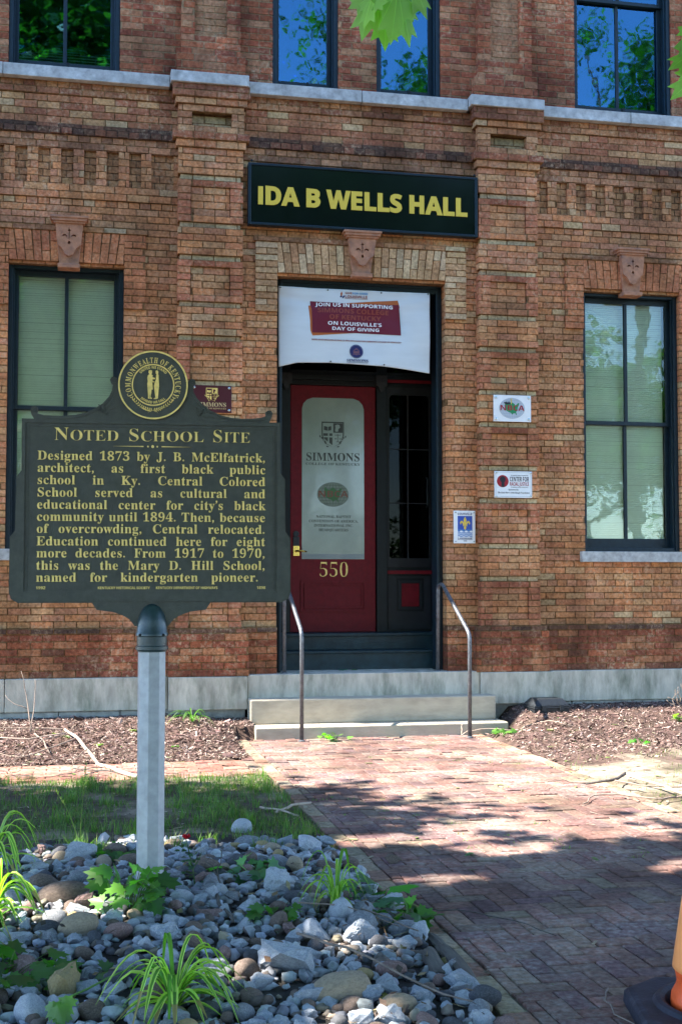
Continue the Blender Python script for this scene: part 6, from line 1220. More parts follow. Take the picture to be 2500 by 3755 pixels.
def sprig(name, label, cat, x, y, n, s, spread, h, cols, group=None, z0=None, stem=None, up=.6):
    """A tuft or fallen spray of lobed leaves on thin stalks."""
    z0 = gz(x, y) if z0 is None else z0; t = thing(name, label, cat, (x, y, z0), group=group); b = MB(); st_ = MB()
    for i in range(n):
        a = random.uniform(0, 6.28); r = spread * math.sqrt(random.random()); tip = Vector((x + math.cos(a) * r, y + math.sin(a) * r, z0 + h * random.uniform(.25, 1)))
        st_.tube([(x + math.cos(a) * r * .1, y + math.sin(a) * r * .1, z0), (x + math.cos(a) * r * .6, y + math.sin(a) * r * .6, z0 + (tip.z - z0) * .7), tip], [.0025, .002, .0015], 5, (.09, .12, .04))
        aa = a + random.gauss(0, .6); d = Vector((math.cos(aa), math.sin(aa), random.uniform(-.5, .3)))
        maple_leaf(b, tip, d, (random.gauss(0, .5), random.gauss(0, .5) - .35, up), s * random.uniform(.65, 1.2), jit(random.choice(cols), .2), random.uniform(.1, .4))
    b.build('leaves', M_leaf, t); st_.build('stem', M_blade, t)
    return t
def litter_leaf(label, x, y, s, col, z=None, a=None, group='fallen leaves on the ground'):
    b = MB(); a = random.uniform(0, 6.28) if a is None else a; z = (max(gz(x, y), .0 if PX0 < x < PX1 else -1) + .008) if z is None else z
    maple_leaf(b, (x, y, z), (math.cos(a), math.sin(a), random.uniform(-.05, .25)), (random.gauss(0, .25), random.gauss(0, .25), 1), s, jit(col, .1), random.uniform(.1, .45))
    o = b.build('fallen_leaf', M_leaf); return tag(o, label, 'leaf', group)

def strap_plant(name, label, cat, x, y, n, L, lift, cols, width=.008, group=None, lean=(0, 0), z0=None, rnd=None):
    z0 = gz(x, y) if z0 is None else z0; t = thing(name, label, cat, (x, y, z0), group=group); R_ = rnd or random
    for i in range(n):
        b = MB()
        a = 2 * math.pi * i / n + R_.uniform(-.35, .35); l = L * R_.uniform(.55, 1.1); up = lift * R_.uniform(.35, 1.35); w_ = width * R_.uniform(.5, 1.2); a += R_.gauss(0, .25); kink = R_.uniform(.5, .95) if R_.random() < .3 else 9; sway = R_.gauss(0, .10)
        dx, dy = math.cos(a) + lean[0], math.sin(a) + lean[1]; nn = 10; pts = []
        for k in range(nn + 1):
            u = k / nn; out = l * (u * .30 + .62 * u ** 1.7); z = up * l * (1.75 * u - 1.55 * u ** 2.3) - (max(0, u - kink) * l * .9); a += sway * .12; dx, dy = math.cos(a) + lean[0], math.sin(a) + lean[1]; pts.append(Vector((x + dx * out + math.cos(a) * .008, y + dy * out + math.sin(a) * .008, z0 + .01 + z)))
        sx, sy = -math.sin(a), math.cos(a); ce = jit(cols[0], .22); ed = jit(cols[1], .22) if R_.random() < .8 else jit(cols[0], .25); dry = R_.random() < .22; row = []
        for k, p in enumerate(pts):
            u = k / nn; ww = w_ * (.55 + .9 * u) * (1 - u ** 3.2) + .0008; sd = Vector((sx, sy, 0))
            row.append([p - sd * ww + Vector((0, 0, ww * .5)), p - sd * ww * .45 + Vector((0, 0, ww * .08)), p + sd * ww * .45 + Vector((0, 0, ww * .08)), p + sd * ww + Vector((0, 0, ww * .5))])
        for k in range(nn):
            for q in range(3): b.poly([row[k][q], row[k][q + 1], row[k + 1][q + 1], row[k + 1][q]], (.26, .19, .08) if (dry and k >= nn - 2) else ce if q == 1 else ed)
        b.build('leaf', M_blade, t)
    return t
SPG = ((.11, .23, .035), (.40, .48, .11))
strap_plant('spider_plant', 'spider plant with long arching yellow striped leaves at the bottom of the picture', 'plant', -2.58, -8.38, 46, .31, .95, SPG, .0125, 'striped strap leaved plants')
strap_plant('spider_plant', 'small upright striped plant in the stones near the path', 'plant', -1.76, -7.20, 24, .19, 2.0, ((.12, .23, .03), (.27, .36, .06)), .0095, 'striped strap leaved plants')
strap_plant('spider_plant', 'striped plant whose leaves arch over beside the big brown stone', 'plant', -3.27, -7.22, 32, .30, 1.15, SPG, .0135, 'striped strap leaved plants')
strap_plant('spider_plant', 'sunlit clump of strap leaves at the picture edge behind the others', 'plant', -3.34, -6.25, 32, .30, 1.6, SPG, .0125, 'striped strap leaved plants')
strap_plant('spider_plant', 'dark green strap leaves at the picture edge among the ivy', 'plant', -3.33, -7.72, 14, .22, 1.1, ((.05, .12, .03), (.12, .2, .05)), .008, 'striped strap leaved plants')
strap_plant('grass_tuft', 'thin arching tuft of grass against the plinth beyond the marker', 'grass tuft', -1.83, -.62, 16, .30, .75, ((.09, .19, .03), (.10, .2, .035)), .0055)
def seed_grass(label, x, y, stalks):
    t = thing('seed_grass', label, 'grass tuft', (x, y, gz(x, y))); b = MB(); z = gz(x, y)
    g_ = blades(60, x - .05, x + .05, y - .04, y + .04, joint_keep, (.05, .13), ((.11, .2, .04), (.15, .24, .05))); g_.build('blade_tuft', M_blade, t)
    for dx, h in stalks:
        b = MB(); p = [Vector((x + dx * .2 * u + dx * u * u * .8, y, z + h * u)) for u in (0, .3, .6, .85, 1)]; b.tube(p, [.0025, .002, .0016, .0012, .0008], 5, (.14, .19, .05)); b.build('stalk', M_blade, t)
        b = MB()
        for _ in range(26):
            u = random.uniform(.72, 1); q = p[2] + (p[4] - p[2]) * ((u - .6) / .4); a = random.uniform(0, 6.28); b.poly([q, q + Vector((math.cos(a) * .006, math.sin(a) * .006, .008)), q + Vector((math.cos(a) * .004, math.sin(a) * .004, .018))], jit((.26, .27, .09), .2))
        b.build('seed_head', M_blade, t)
seed_grass('tall grass with two seed heads at the lawn edge of the stone bed', -2.90, -5.66, [(-.14, .36), (.03, .50)])
sprig('ivy_clump', 'bright green lobed leaves in front of the marker post', 'ivy', -2.68, -7.20, 36, .10, .15, .19, FRESH + GREEN, 'lobed leaf clumps in the stone bed')
sprig('ivy_clump', 'dark low leaves just behind the marker post on its grass side', 'ivy', -2.68, -5.95, 20, .085, .15, .07, GREEN, 'lobed leaf clumps in the stone bed')
sprig('ivy_clump', 'dark broad leaves at the lower picture edge', 'ivy', -3.18, -7.98, 34, .11, .20, .13, GREEN, 'lobed leaf clumps in the stone bed')
sprig('ivy_clump', 'blue green leaves lying between the rose and the square limestone block', 'ivy', -2.10, -6.55, 20, .12, .16, .08, [(.07, .16, .07), (.06, .14, .06)], 'lobed leaf clumps in the stone bed')
sprig('ivy_clump', 'small drooping leaves in the middle of the stones below the limestone block', 'ivy', -2.07, -7.42, 12, .075, .09, .09, GREEN, 'lobed leaf clumps in the stone bed')
sprig('ivy_clump', 'large blue green leaves where the stones meet the path', 'ivy', -1.53, -6.95, 12, .17, .11, .09, [(.07, .17, .09), (.06, .14, .06)], 'lobed leaf clumps in the stone bed')
sprig('ivy_clump', 'dark leaves on the weathered log beside the path', 'ivy', -1.45, -7.30, 15, .13, .12, .08, GREEN, 'lobed leaf clumps in the stone bed')
sprig('ivy_clump', 'few dark leaves between the small stones left of the spider plant', 'ivy', -2.86, -8.05, 8, .075, .08, .06, GREEN, 'lobed leaf clumps in the stone bed')
sprig('leaf_spray', 'fallen pale green spray of leaves at the foot of the lower step', 'leaf spray', -.46, -.80, 13, .085, .13, .06, FRESH, 'fallen leaf sprays', z0=.0)
sprig('leaf_spray', 'fallen pale green spray of leaves beside the step end and the mulch', 'leaf spray', 1.24, -.98, 20, .085, .17, .07, FRESH, 'fallen leaf sprays', z0=.02)
sprig('leaf_spray', 'bright green torn leaf in the mulch under the far window sill', 'leaf spray', 2.22, -1.95, 7, .08, .09, .04, [(.07, .21, .03)], 'fallen leaf sprays')
sprig('leaf_spray', 'dry leafy heap round the twiggy dead shrub', 'leaf spray', 3.12, -1.12, 12, .08, .13, .06, [(.25, .26, .1), (.17, .21, .07)], 'fallen leaf sprays')
wl_ = thing('wilted_sprig', 'wilted green sprig on a long bare stalk lying over the near stones', 'sprig', (-2.95, -8.42, .1))
b = MB()
for k in range(6): maple_leaf(b, (-2.97 + random.uniform(-.03, .03), -8.46 + random.uniform(-.02, .02), .13 + random.uniform(-.01, .03)), (random.uniform(-.6, .4), -.5, -.6), (random.gauss(0, .3), -.8, .5), .075 * random.uniform(.7, 1.1), jit((.13, .22, .06), .15), .5)
b.build('leaves', M_leaf, wl_); b = MB(); b.tube([(-2.97, -8.45, .14), (-2.88, -8.36, .145), (-2.80, -8.26, .15), (-2.71, -8.17, .155)], [.004, .004, .0035, .003], 6, (.12, .2, .05)); b.build('stalk', M_blade, wl_)
for la, x, y, s_, c in (('pale green leaf alone on the shaded bricks', -.72, -5.93, .085, (.10, .2, .10)), ('yellowed leaf on the near stones', -1.80, -8.34, .06, (.30, .24, .05)), ('brown dry leaf near the bottom of the stone bed', -1.84, -8.62, .06, (.20, .10, .05)), ('green leaf standing in the lawn by the seed grass', -3.18, -5.1, .10, (.05, .13, .03)),
        ('pale leaf on the mulch behind the marker post', -2.15, -1.75, .09, (.26, .34, .12)), ('small green leaf on the mulch right of the marker post', -2.02, -1.35, .08, (.12, .24, .05)), ('pale upturned leaf high on the mulch by the plinth', -2.98, -.95, .11, (.40, .46, .28)), ('yellow leaf high on the mulch', -3.12, -.88, .08, (.36, .33, .06)),
        ('green leaf half way down the mulch bank', -2.76, -1.30, .10, (.18, .3, .06)), ('pale leaf beside the bare branch', -3.22, -1.52, .12, (.42, .50, .33)), ('green leaf under the bare branch', -3.28, -1.75, .10, (.14, .27, .06)), ('pale green leaf near the post on the mulch', -2.42, -.82, .10, (.36, .42, .16)), ('green leaf at the foot of the mulch above the brick strip', -3.3, -1.98, .10, (.25, .38, .16)), ('small leaf on the brick strip', -3.0, -2.66, .06, (.22, .3, .05)), ('green leaf by the bait box', 1.83, -.88, .07, (.10, .26, .05)), ('pale leaf on the mulch beyond the step end', 1.62, -1.25, .08, (.42, .40, .22)),
        ('leaf lying in the lobby on the door stone', -.20, .28, .12, (.05, .12, .10)), ('second leaf lying further along the door stone', -.05, .30, .08, (.04, .09, .07))):
    litter_leaf(la, x, y, s_, c, z=.60 if y > 0 else None)

rb = thing('rose_bush', 'thin rose stem with one red flower beside the marker post', 'rose', (-2.36, -6.78, gz(-2.36, -6.78)))
b = MB(); z = gz(-2.36, -6.78); p = [(-2.36, -6.78, z), (-2.37, -6.76, z + .09), (-2.385, -6.73, z + .16), (-2.397, -6.70, .305)]; b.tube(p, [.004, .0035, .003, .0022], 6, (.06, .10, .035)); b.tube([p[1], (-2.34, -6.74, z + .13), (-2.325, -6.72, z + .16)], [.003, .0025, .0015], 5, (.06, .1, .035)); b.build('stem', M_blade, rb)
b = MB()
for _ in range(30):
    u = random.uniform(.2, .85); q = Vector(p[0]).lerp(Vector(p[3]), u) + Vector((random.gauss(0, .022), random.gauss(0, .022), random.gauss(0, .012))); maple_leaf(b, q, (random.gauss(0, 1), random.gauss(0, 1), random.gauss(0, .4)), (0, -.3, 1), .032, jit((.03, .075, .03), .2))
b.build('leaves', M_leaf, rb)
b = MB(); c0 = Vector((-2.398, -6.70, .315))
for ring_, rr in ((5, .017), (5, .012), (4, .006)):
    for k in range(ring_):
        a = 2 * math.pi * k / ring_ + rr * 50; d = Vector((math.cos(a), math.sin(a), 0)); t = Vector((-math.sin(a), math.cos(a), 0)); b.poly([c0 - Vector((0, 0, .01)), c0 + d * rr - t * rr * .8 + Vector((0, 0, .004)), c0 + d * rr * 1.15 + Vector((0, 0, .016)), c0 + d * rr + t * rr * .8 + Vector((0, 0, .004))])
b.build('flower', M_rose, rb)

def twig(name, label, cat, paths, m, group=None, part='limb'):
    """A fallen branch: each fork a tapering tube of the same thing."""
    x, y, z = paths[0][0][0]; t = thing(name, label, cat, (x, y, z), group=group)
    for i, (pts, r0, r1) in enumerate(paths):
        n = len(pts); P = []
        for a, c in zip(pts, pts[1:]):
            for k in range(3):
                u = k / 3; q = Vector(a).lerp(Vector(c), u); P.append(q + (Vector((random.gauss(0, .006), random.gauss(0, .006), random.gauss(0, .004))) if (k or P) else Vector()))
        P.append(Vector(pts[-1])); b = MB(); b.tube(P, [r0 + (r1 - r0) * k / (len(P) - 1) for k in range(len(P))], 7); b.build(part, m if not isinstance(m, list) else m[min(i, len(m) - 1)], t, smooth=True)
    return t
G3 = lambda x, y, h=.02: (x, y, gz(x, y) + h)
twig('fallen_branch', 'long pale bare branch lying across the mulch and the brick strip', 'branch', [
    ([G3(-3.03, -.95, .06), G3(-2.90, -1.35, .07), G3(-2.74, -1.95, .05), (-2.46, -2.9, .025)], .012, .018), ([G3(-3.03, -.95, .06), G3(-3.25, -.92, .07), G3(-3.75, -.86, .07)], .007, .003), ([G3(-3.0, -1.05, .06), G3(-3.35, -1.32, .09), G3(-3.75, -1.15, .07)], .007, .003),
    ([G3(-2.93, -1.3, .07), G3(-3.1, -1.6, .09), G3(-3.38, -1.82, .05), G3(-3.7, -1.55, .05)], .008, .003), ([G3(-2.98, -1.1, .06), G3(-3.2, -1.45, .12), G3(-3.5, -2.0, .06)], .006, .002), ([G3(-2.83, -1.62, .06), (-2.95, -2.1, .06), (-2.97, -2.5, .02)], .005, .002),
    ([G3(-2.66, -2.1, .05), (-2.86, -2.55, .05), (-3.1, -2.75, .02), (-3.4, -2.55, .02), (-3.55, -2.15, .03)], .005, .002), ([G3(-3.33, -.95, .05), G3(-3.38, -.75, .32), G3(-3.44, -.7, .55)], .007, .002), ([G3(-3.34, -.97, .05), G3(-3.30, -.8, .30), G3(-3.31, -.75, .48)], .006, .002), ([G3(-3.38, -.8, .22), G3(-3.5, -.75, .25), G3(-3.58, -.7, .33)], .004, .0015),
    ([G3(-3.3, -1.0, .05), G3(-3.2, -1.3, .05), G3(-3.15, -1.6, .03)], .008, .006)], [M_palewood, M_twig, M_palewood, M_twig, M_twig])
twig('fallen_branch', 'dark forked branch lying across the edge of the path and the dry soil', 'branch', [
    ([(.83, -3.93, .03), (1.02, -3.97, .05), (1.22, -3.78, .07)], .010, .013), ([(1.22, -3.78, .07), G3(1.27, -4.2, .05), G3(1.30, -4.6, .04), G3(1.35, -5.1, .03)], .009, .011), ([(.83, -3.93, .03), (.68, -3.85, .05), (.55, -3.88, .04), (.46, -4.03, .015)], .006, .002),
    ([(1.05, -3.97, .05), G3(1.12, -4.25, .05), G3(1.30, -4.33, .05), G3(1.6, -4.28, .03)], .007, .004), ([(.52, -4.62, .01), (.68, -4.42, .03), (.88, -4.42, .03), (1.05, -4.66, .03), G3(1.22, -4.62, .03)], .004, .008), ([G3(1.22, -4.62, .03), G3(1.5, -4.45, .03), G3(1.75, -4.3, .03)], .008, .004)], [M_log, M_palewood, M_twig])
twig('bare_twig', 'thin curved twig lying at the end of the lower step', 'twig', [([(.80, -.90, .02), (.88, -.86, .055), (1.1, -.82, .07), (1.4, -.86, .06), G3(1.65, -1.05, .04), G3(1.85, -1.2, .015)], .006, .003), ([(.80, -.90, .02), (.83, -.80, .10), (.85, -.76, .13)], .004, .002)], M_palewood)
twig('bare_twig', 'short stick lying at the lawn corner next to the path', 'twig', [([(-1.62, -4.55, .02), (-1.48, -4.35, .03), (-1.33, -4.25, .02)], .010, .008), ([(-1.70, -4.35, .02), (-1.58, -4.55, .03), (-1.5, -4.7, .02)], .008, .006)], M_palewood)
twig('bare_twig', 'dark twig lying on the brick strip under the pale branch', 'twig', [([(-2.95, -2.25, .012), (-2.75, -2.45, .02), (-2.5, -2.62, .012)], .007, .005), ([(-2.85, -2.62, .012), (-2.72, -2.5, .022)], .005, .003)], M_log)
twig('bare_twig', 'long thin twigs trailing over the middle of the stone bed', 'twig', [([(-1.95, -7.3, .13), (-1.75, -7.35, .12), (-1.55, -7.55, .07)], .004, .002), ([(-2.05, -7.85, .15), (-1.9, -8.05, .14), (-1.65, -8.35, .07), (-1.5, -8.5, .05)], .006, .003), ([(-1.75, -7.1, .10), (-1.62, -7.4, .09), (-1.48, -7.6, .06)], .004, .003)], M_twig)
twig('bare_twig', 'fine dark twig lying over the joints of the shaded path', 'twig', [([(-1.3, -7.05, .01), (-1.1, -7.2, .012), (-.95, -7.35, .01), (-.86, -7.62, .01)], .003, .002)], M_log)
twig('bare_twig', 'thin curled stem on the bricks between the stone bed and the cone base', 'twig', [([(-.93, -8.33, .01), (-.99, -8.45, .012), (-1.02, -8.6, .01), (-1.0, -8.75, .01)], .0035, .0025)], M_twig)
twig('bare_twig', 'dark thorny twigs standing in the stones below the rose', 'twig', [([(-2.27, -6.95, .10), (-2.265, -6.92, .20), (-2.25, -6.9, .30)], .005, .002), ([(-2.266, -6.93, .17), (-2.31, -6.9, .24), (-2.32, -6.88, .28)], .003, .0015), ([(-2.29, -7.02, .12), (-2.28, -7.2, .11), (-2.26, -7.45, .10)], .009, .007)], M_log)
sx_, sy_ = 3.14, -1.05
def sp_(dx, dy, h): return (sx_ + dx, sy_ + dy, gz(sx_, sy_) + h)
forks = [([sp_(0, 0, 0), sp_(.02 * math.cos(a * 3), .02, .07), sp_(.17 * math.cos(a), .03 + .08 * math.sin(a * 2), .12 + .10 * math.sin(a) + .03 * math.cos(a * 7)), sp_(.25 * math.cos(a) + .02 * math.sin(a * 9), .04 + .1 * math.sin(a * 2), .15 + .19 * math.sin(a * 1.02) + .03 * math.sin(a * 11))], .006, .0025) for a in (.12, .3, .55, .8, 1.0, 1.25, 1.5, 1.8, 2.05, 2.35, 2.6, 2.9)]
forks += [([sp_(.13 * math.cos(a), .02, .10 + .08 * math.sin(a)), sp_(.16 * math.cos(a) + .03, .05, .17 + .10 * math.sin(a)), sp_(.17 * math.cos(a) + .035 + .02 * math.sin(a * 5), .05, .22 + .12 * math.sin(a))], .0035, .002) for a in (.3, .6, .9, 1.1, 1.4, 1.7, 2.1, 2.4, 2.8)]
twig('dead_shrub', 'small pale leafless shrub in the mulch at the wall', 'shrub', forks, M_twig, part='stem')
lg = thing('weathered_log', 'grey split log lying along the path edge of the stone bed', 'log', (-1.44, -7.6, 0))
b = MB()
def rough_log(p0, p1, r, n=14, sq=.6):
    p0, p1 = Vector(p0), Vector(p1); ax = (p1 - p0).normalized(); s_ = ax.cross(Vector((0, 0, 1))).normalized(); u_ = s_.cross(ax); rings_ = []
    for i in range(15):
        t = i / 14; c = p0.lerp(p1, t); rings_.append([tuple(c + (s_ * math.cos(a) + u_ * math.sin(a) * sq) * r * (1 + .45 * noise.noise(Vector((math.cos(a) * 2.2, math.sin(a) * 2.2, t * 1.2 + r * 90)))) * (1 - .25 * abs(2 * t - 1) ** 4)) for a in [2 * math.pi * k / n for k in range(n)]])
    for a, c in zip(rings_, rings_[1:]):
        for k in range(n): b.poly([a[k], a[(k + 1) % n], c[(k + 1) % n], c[k]])
    b.poly(rings_[0][::-1]); b.poly(rings_[-1])
for p0_, p1_, r_ in (((-1.54, -7.05, .02), (-1.42, -7.42, .03), .036), ((-1.43, -7.80, .04), (-1.44, -8.22, .02), .042), ((-1.50, -7.85, .05), (-1.535, -8.12, .03), .036), ((-1.40, -7.5, .01), (-1.395, -7.85, .01), .028)):
    b = MB(); rough_log(p0_, p1_, r_); b.build('split_piece', M_log, lg)
pass

# ------------------------------------------------------------------ trees on the street side
# openings cut in the crowns for sun flecks, as ground spots (x, y, half sizes)
SUN_GAPS = [(-3.0, -5.72, .38, .13), (-2.35, -5.5, .34, .10), (-3.2, -7.1, .32, .17), (-2.78, -7.22, .30, .12), (-1.72, -7.75, .16, .09), (-.95, -5.45, .42, .13), (-.45, -5.85, .32, .09), (.35, -5.55, .30, .09), (-1.0, -6.45, .24, .07), (.35, -6.5, .14, .06), (-.1, -5.2, .5, .12), (-1.9, -8.6, .16, .10), (-2.2, -8.05, .14, .08), (.9, -6.2, .2, .06)]
def crown_leaves(b, blobs, n, size, cols, rnd):
    tot = sum(r[0] * r[1] * r[2] for _, r in blobs)
    for c, r in blobs:
        m = int(n * r[0] * r[1] * r[2] / tot); cl = []
        for _ in range(max(6, m // 45)):
            d = Vector((rnd.gauss(0, 1), rnd.gauss(0, 1), rnd.gauss(0, 1))).normalized() * rnd.random() ** .45; cl.append((Vector((c[0] + d.x * r[0], c[1] + d.y * r[1], c[2] + d.z * r[2])), rnd.uniform(.25, .6)))
        for _ in range(m):
            q, cr_ = rnd.choice(cl); p = q + Vector((rnd.gauss(0, cr_), rnd.gauss(0, cr_), rnd.gauss(0, cr_ * .6)))
            d = Vector((rnd.gauss(0, 1), rnd.gauss(0, 1), rnd.gauss(-.4, .6))).normalized(); nn = Vector((rnd.gauss(0, .6), rnd.gauss(0, .6), 1)); nn = (nn - d * nn.dot(d)).normalized(); t = d.cross(nn); s = size * rnd.uniform(.7, 1.25); cl_ = rnd.choice(cols); k = rnd.uniform(.75, 1.25); cl_ = (cl_[0] * k, cl_[1] * k, cl_[2] * k)
            gx, gy = p.x + .899 * p.z, p.y - .047 * p.z
            if any(((gx - a_) / (e_ + .13)) ** 2 + ((gy - c_) / (f_ + .12)) ** 2 < 1 for a_, c_, e_, f_ in SUN_GAPS): continue
            b.poly([p, p + d * s * .35 + t * s * .48, p + d * s * .62 + t * s * .2, p + d * s, p + d * s * .62 - t * s * .2, p + d * s * .35 - t * s * .48], cl_)
def tree(name, label, base_, th, tr, blobs, n, size, cols, seed, limbs=6):
    rnd = random.Random(seed); t = thing(name, label, 'tree', base_); bx_, by_, bz_ = base_
    b = MB(); pts = [Vector((bx_ + rnd.gauss(0, .08) * k, by_ + rnd.gauss(0, .08) * k, bz_ + th * k / 5)) for k in range(6)]; b.tube(pts, [tr * (1.25 if k == 0 else 1 - .11 * k) for k in range(6)], 12)
    tk = b.build('trunk', M_bark, t, smooth=True)
    for i in range(min(limbs, len(blobs))):
        c = Vector(blobs[i][0]); s = pts[3].lerp(pts[5], rnd.random()); b = MB(); m = s.lerp(c, .5) + Vector((rnd.gauss(0, .2), rnd.gauss(0, .2), rnd.uniform(0, .5))); b.tube([s, s.lerp(m, .5), m, c], [tr * .5, tr * .38, tr * .26, tr * .08], 8); b.build('limb', M_bark, t, smooth=True)
    b = MB(); crown_leaves(b, blobs, n, size, cols, rnd); b.build('crown', M_crown, t)
    return t
TG = [(.045, .105, .022), (.055, .125, .027), (.035, .085, .02), (.075, .15, .03)]
# the maple whose shade lies over the marker, the stones and the near half of the path
sh_blobs = [((-8.7, -4.15, 6.3), (2.0, .75, .7)), ((-10.2, -4.6, 6.2), (1.2, 1.0, .7)), ((-8.7, -3.85, 6.3), (2.2, .55, .7)), ((-8.7, -3.85, 6.3), (2.2, .55, .7)), ((-8.7, -4.4, 6.3), (2.0, .8, .8)), ((-9.0, -4.75, 6.4), (1.9, 1.3, 1.0)), ((-7.7, -5.3, 6.3), (1.3, 1.5, .9)), ((-8.9, -6.6, 6.9), (2.0, 1.5, 1.1)), ((-5.4, -6.5, 6.4), (.8, 1.3, .8)), ((-5.9, -7.0, 6.6), (1.2, 1.7, 1.1)), ((-8.2, -8.4, 6.8), (2.8, 2.5, 1.5)), ((-6.1, -9.7, 6.6), (1.5, 2.4, 1.3)), ((-8.6, -11.4, 7.0), (2.8, 2.4, 1.5)), ((-6.3, -12.6, 6.6), (1.7, 2.0, 1.2)), ((-10.9, -8.8, 6.4), (2.0, 3.2, 1.4)), ((-7.4, -6.2, 6.9), (1.3, 1.4, 1.0))]
tree('maple_tree', 'shade maple beyond the picture edge whose shadow covers the stone bed', (-9.6, -10.2, 0), 5.2, .32, sh_blobs, 64000, .19, TG, 3)
# behind the camera, mirrored in the panes; maple crown spread overhead to cut skylight
tree('maple_tree', 'maple by the pavement whose hanging leaves reach into the top of the picture', (-1.2, -16.2, 0), 4.6, .26, [((-1.2, -15.6, 6.2), (2.6, 2.2, 1.7)), ((-3.0, -14.6, 5.9), (1.8, 1.6, 1.1)), ((.8, -14.6, 6.0), (1.8, 1.6, 1.1)), ((-1.0, -13.4, 5.6), (1.8, 1.2, .9)), ((-1.0, -16.5, 7.6), (2.2, 2.2, 1.5)), ((-3.2, -11.0, 6.9), (1.6, 2.2, .9)), ((-.4, -10.6, 7.1), (2.0, 2.2, .9)), ((2.6, -10.4, 7.0), (2.0, 2.4, .9)), ((-1.9, -8.3, 7.2), (1.9, 1.7, .8)), ((1.4, -7.9, 7.4), (2.0, 1.7, .8)), ((4.3, -7.9, 7.4), (1.8, 1.8, .9)), ((-4.2, -13.4, 7.4), (2.0, 2.0, .9)), ((3.6, -13.4, 7.0), (2.2, 2.2, 1.0)), ((1.2, -13.0, 7.6), (2.0, 2.0, .9)), ((-3.6, -17.0, 7.0), (2.2, 2.2, 1.2)), ((3.0, -17.2, 7.2), (2.6, 2.4, 1.3)), ((-3.6, -9.4, 7.5), (1.5, 1.6, .7)), ((-.6, -6.6, 7.6), (1.6, 1.2, .6))], 52000, .21, TG, 4, limbs=11)
def oak(label, base_, h, blobs, n, size, sd): tree('oak_tree', label, base_, h, .26, blobs, n, size, TG, sd)
oak('tall dark tree across the street mirrored in the near upper window', (-4.2, -21.5, 0), 13, [((-4.0, -21, 17.2), (2.6, 1.6, 3.2)), ((-5.2, -21.5, 13.6), (2.4, 1.8, 2.2)), ((-2.6, -21.8, 14.0), (1.6, 1.6, 1.8)), ((-3.2, -20.6, 16.2), (1.6, 1.2, 1.6)), ((-4.5, -22, 10.5), (2.6, 2.0, 1.8))], 40000, .18, 21)
oak('slender tree across the street mirrored in the paired upper windows', (4.6, -21.5, 0), 12.5, [((3.85, -21, 17.0), (.55, .6, .8)), ((3.5, -21, 15.6), (.5, .6, .5)), ((6.7, -21, 15.6), (1.0, .8, 1.1)), ((5.6, -21.4, 18.6), (.9, .8, .6)), ((4.8, -21.8, 13.2), (2.2, 1.8, 1.4)), ((5.6, -22, 11.2), (2.6, 1.8, 1.3)), ((3.6, -22, 10.6), (1.8, 1.6, 1.2))], 20000, .16, 22)
oak('ragged sunlit tree across the street mirrored in the far upper window', (13.4, -21.5, 0), 11.5, [((13.6, -21, 16.8), (.9, .9, 1.3)), ((12.6, -21, 14.6), (1.3, .9, 1.0)), ((14.2, -21.2, 15.0), (1.1, .9, 1.0)), ((11.6, -21, 17.6), (.5, .6, .6)), ((13.0, -21.8, 12.2), (2.4, 1.6, 1.3))], 14000, .16, 23)
for x, y, h, rx, rz, n, sd, la in ((15, -29, 10, 4.6, 4.4, 9000, 33, 'bushy tree across the street mirrored in the lower far window'), (-4, -31, 11, 4.4, 5, 9000, 34, 'dense tree across the street mirrored in the lower near window'), (6, -33, 12, 5, 5, 10000, 35, 'spreading tree across the street mirrored in the door pane'),
        (-16, -36, 12, 5.5, 5.5, 8000, 36, 'wide tree at the far end of the street'), (25, -38, 14, 6, 6, 8000, 37, 'wide tree at the corner of the street')):
    rr = random.Random(sd); oak(la, (x, y, 0), h * .55, [((x + rr.gauss(0, rx * .45), y + rr.gauss(0, rx * .4), h * .58 + rr.gauss(0, rz * .38)), (rx * rr.uniform(.4, .6), rx * rr.uniform(.4, .6), rz * rr.uniform(.25, .4))) for _ in range(9)], n, .30, sd)

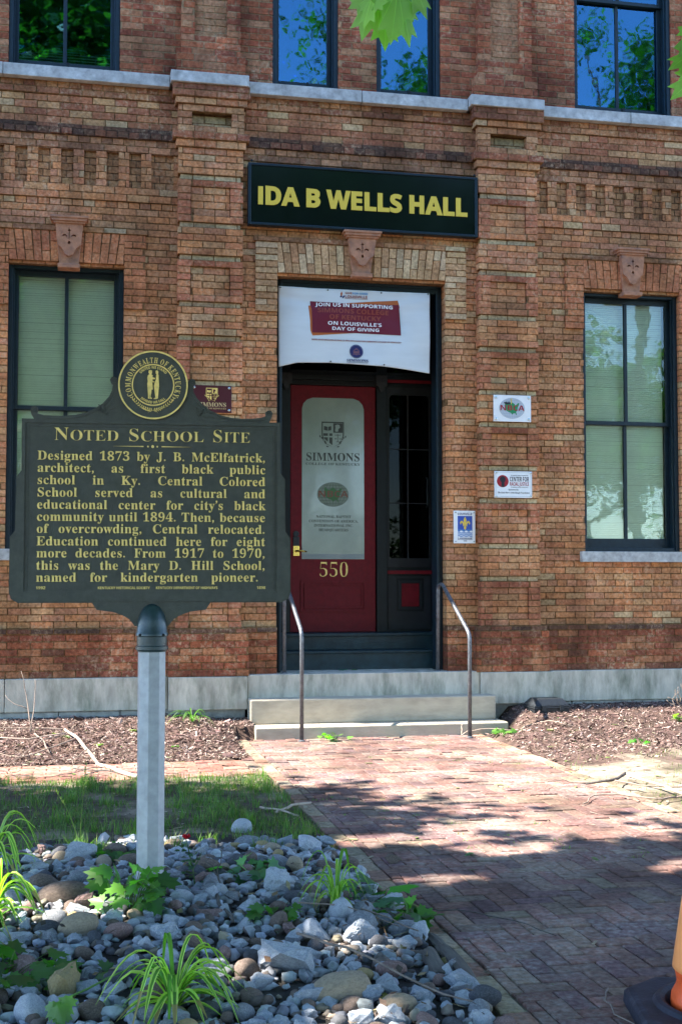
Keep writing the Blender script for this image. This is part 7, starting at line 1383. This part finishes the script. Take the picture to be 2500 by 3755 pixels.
# leafy twigs of the pavement maple that hang into view
def hanging(label, start, tips, leaves):
    t = thing('leafy_twig', label, 'twig', start, group='hanging maple twigs')
    b = MB()
    for tp in tips:
        s, e = Vector(start), Vector(tp); m = s.lerp(e, .55) + Vector((0, 0, .05)); b.tube([s, s.lerp(m, .5), m, e], [.008, .006, .0045, .0025], 6, (.10, .075, .04))
    b.build('stalk', M_blade, t)
    for p, d, nrm, s in leaves:
        b = MB(); maple_leaf(b, p, d, nrm, s, jit(random.choice(((.16, .26, .075), (.12, .22, .05), (.19, .28, .10))), .16), .22, True); b.build('leaf', M_leaf, t)
hanging('cluster of large pale maple leaves hanging in front of the paired upper windows', (-2.2, -12.3, 4.6), [(-2.26, -10.35, 2.90), (-2.24, -10.30, 2.93), (-2.30, -10.30, 2.92)], [
    ((-2.262, -10.32, 2.855), (-.10, -.03, -1), (.15, -1, .15), .125), ((-2.30, -10.28, 2.875), (-.28, .02, -1), (-.3, -1, .2), .125), ((-2.245, -10.27, 2.865), (.28, .03, -1), (.35, -1, .1), .115), ((-2.312, -10.31, 2.845), (-.35, -.02, -1), (-.8, -.7, .1), .085), ((-2.27, -10.24, 2.875), (.05, .1, -1), (0, -1, .3), .12), ((-2.235, -10.31, 2.90), (.45, 0, -.9), (.3, -1, .3), .11), ((-2.30, -10.33, 2.92), (-.5, 0, -.8), (-.2, -1, .3), .10)])
hanging('maple leaves entering at the upper corner beside the far upper window', (-1.2, -12.2, 4.4), [(-1.50, -10.32, 2.86), (-1.49, -10.30, 2.78), (-1.51, -10.30, 2.72)], [
    ((-1.545, -10.32, 2.845), (-.55, 0, -.75), (-.3, -.8, .5), .10), ((-1.53, -10.30, 2.80), (-.85, 0, -.55), (-.2, -.9, .4), .105), ((-1.53, -10.30, 2.745), (-.8, 0, -.7), (-.1, -1, .3), .11), ((-1.50, -10.28, 2.82), (-.3, .1, -1), (0, -1, .2), .11), ((-1.47, -10.3, 2.76), (.2, 0, -1), (0, -1, .2), .11), ((-1.49, -10.3, 2.87), (.3, 0, -.8), (0, -1, .4), .11)])
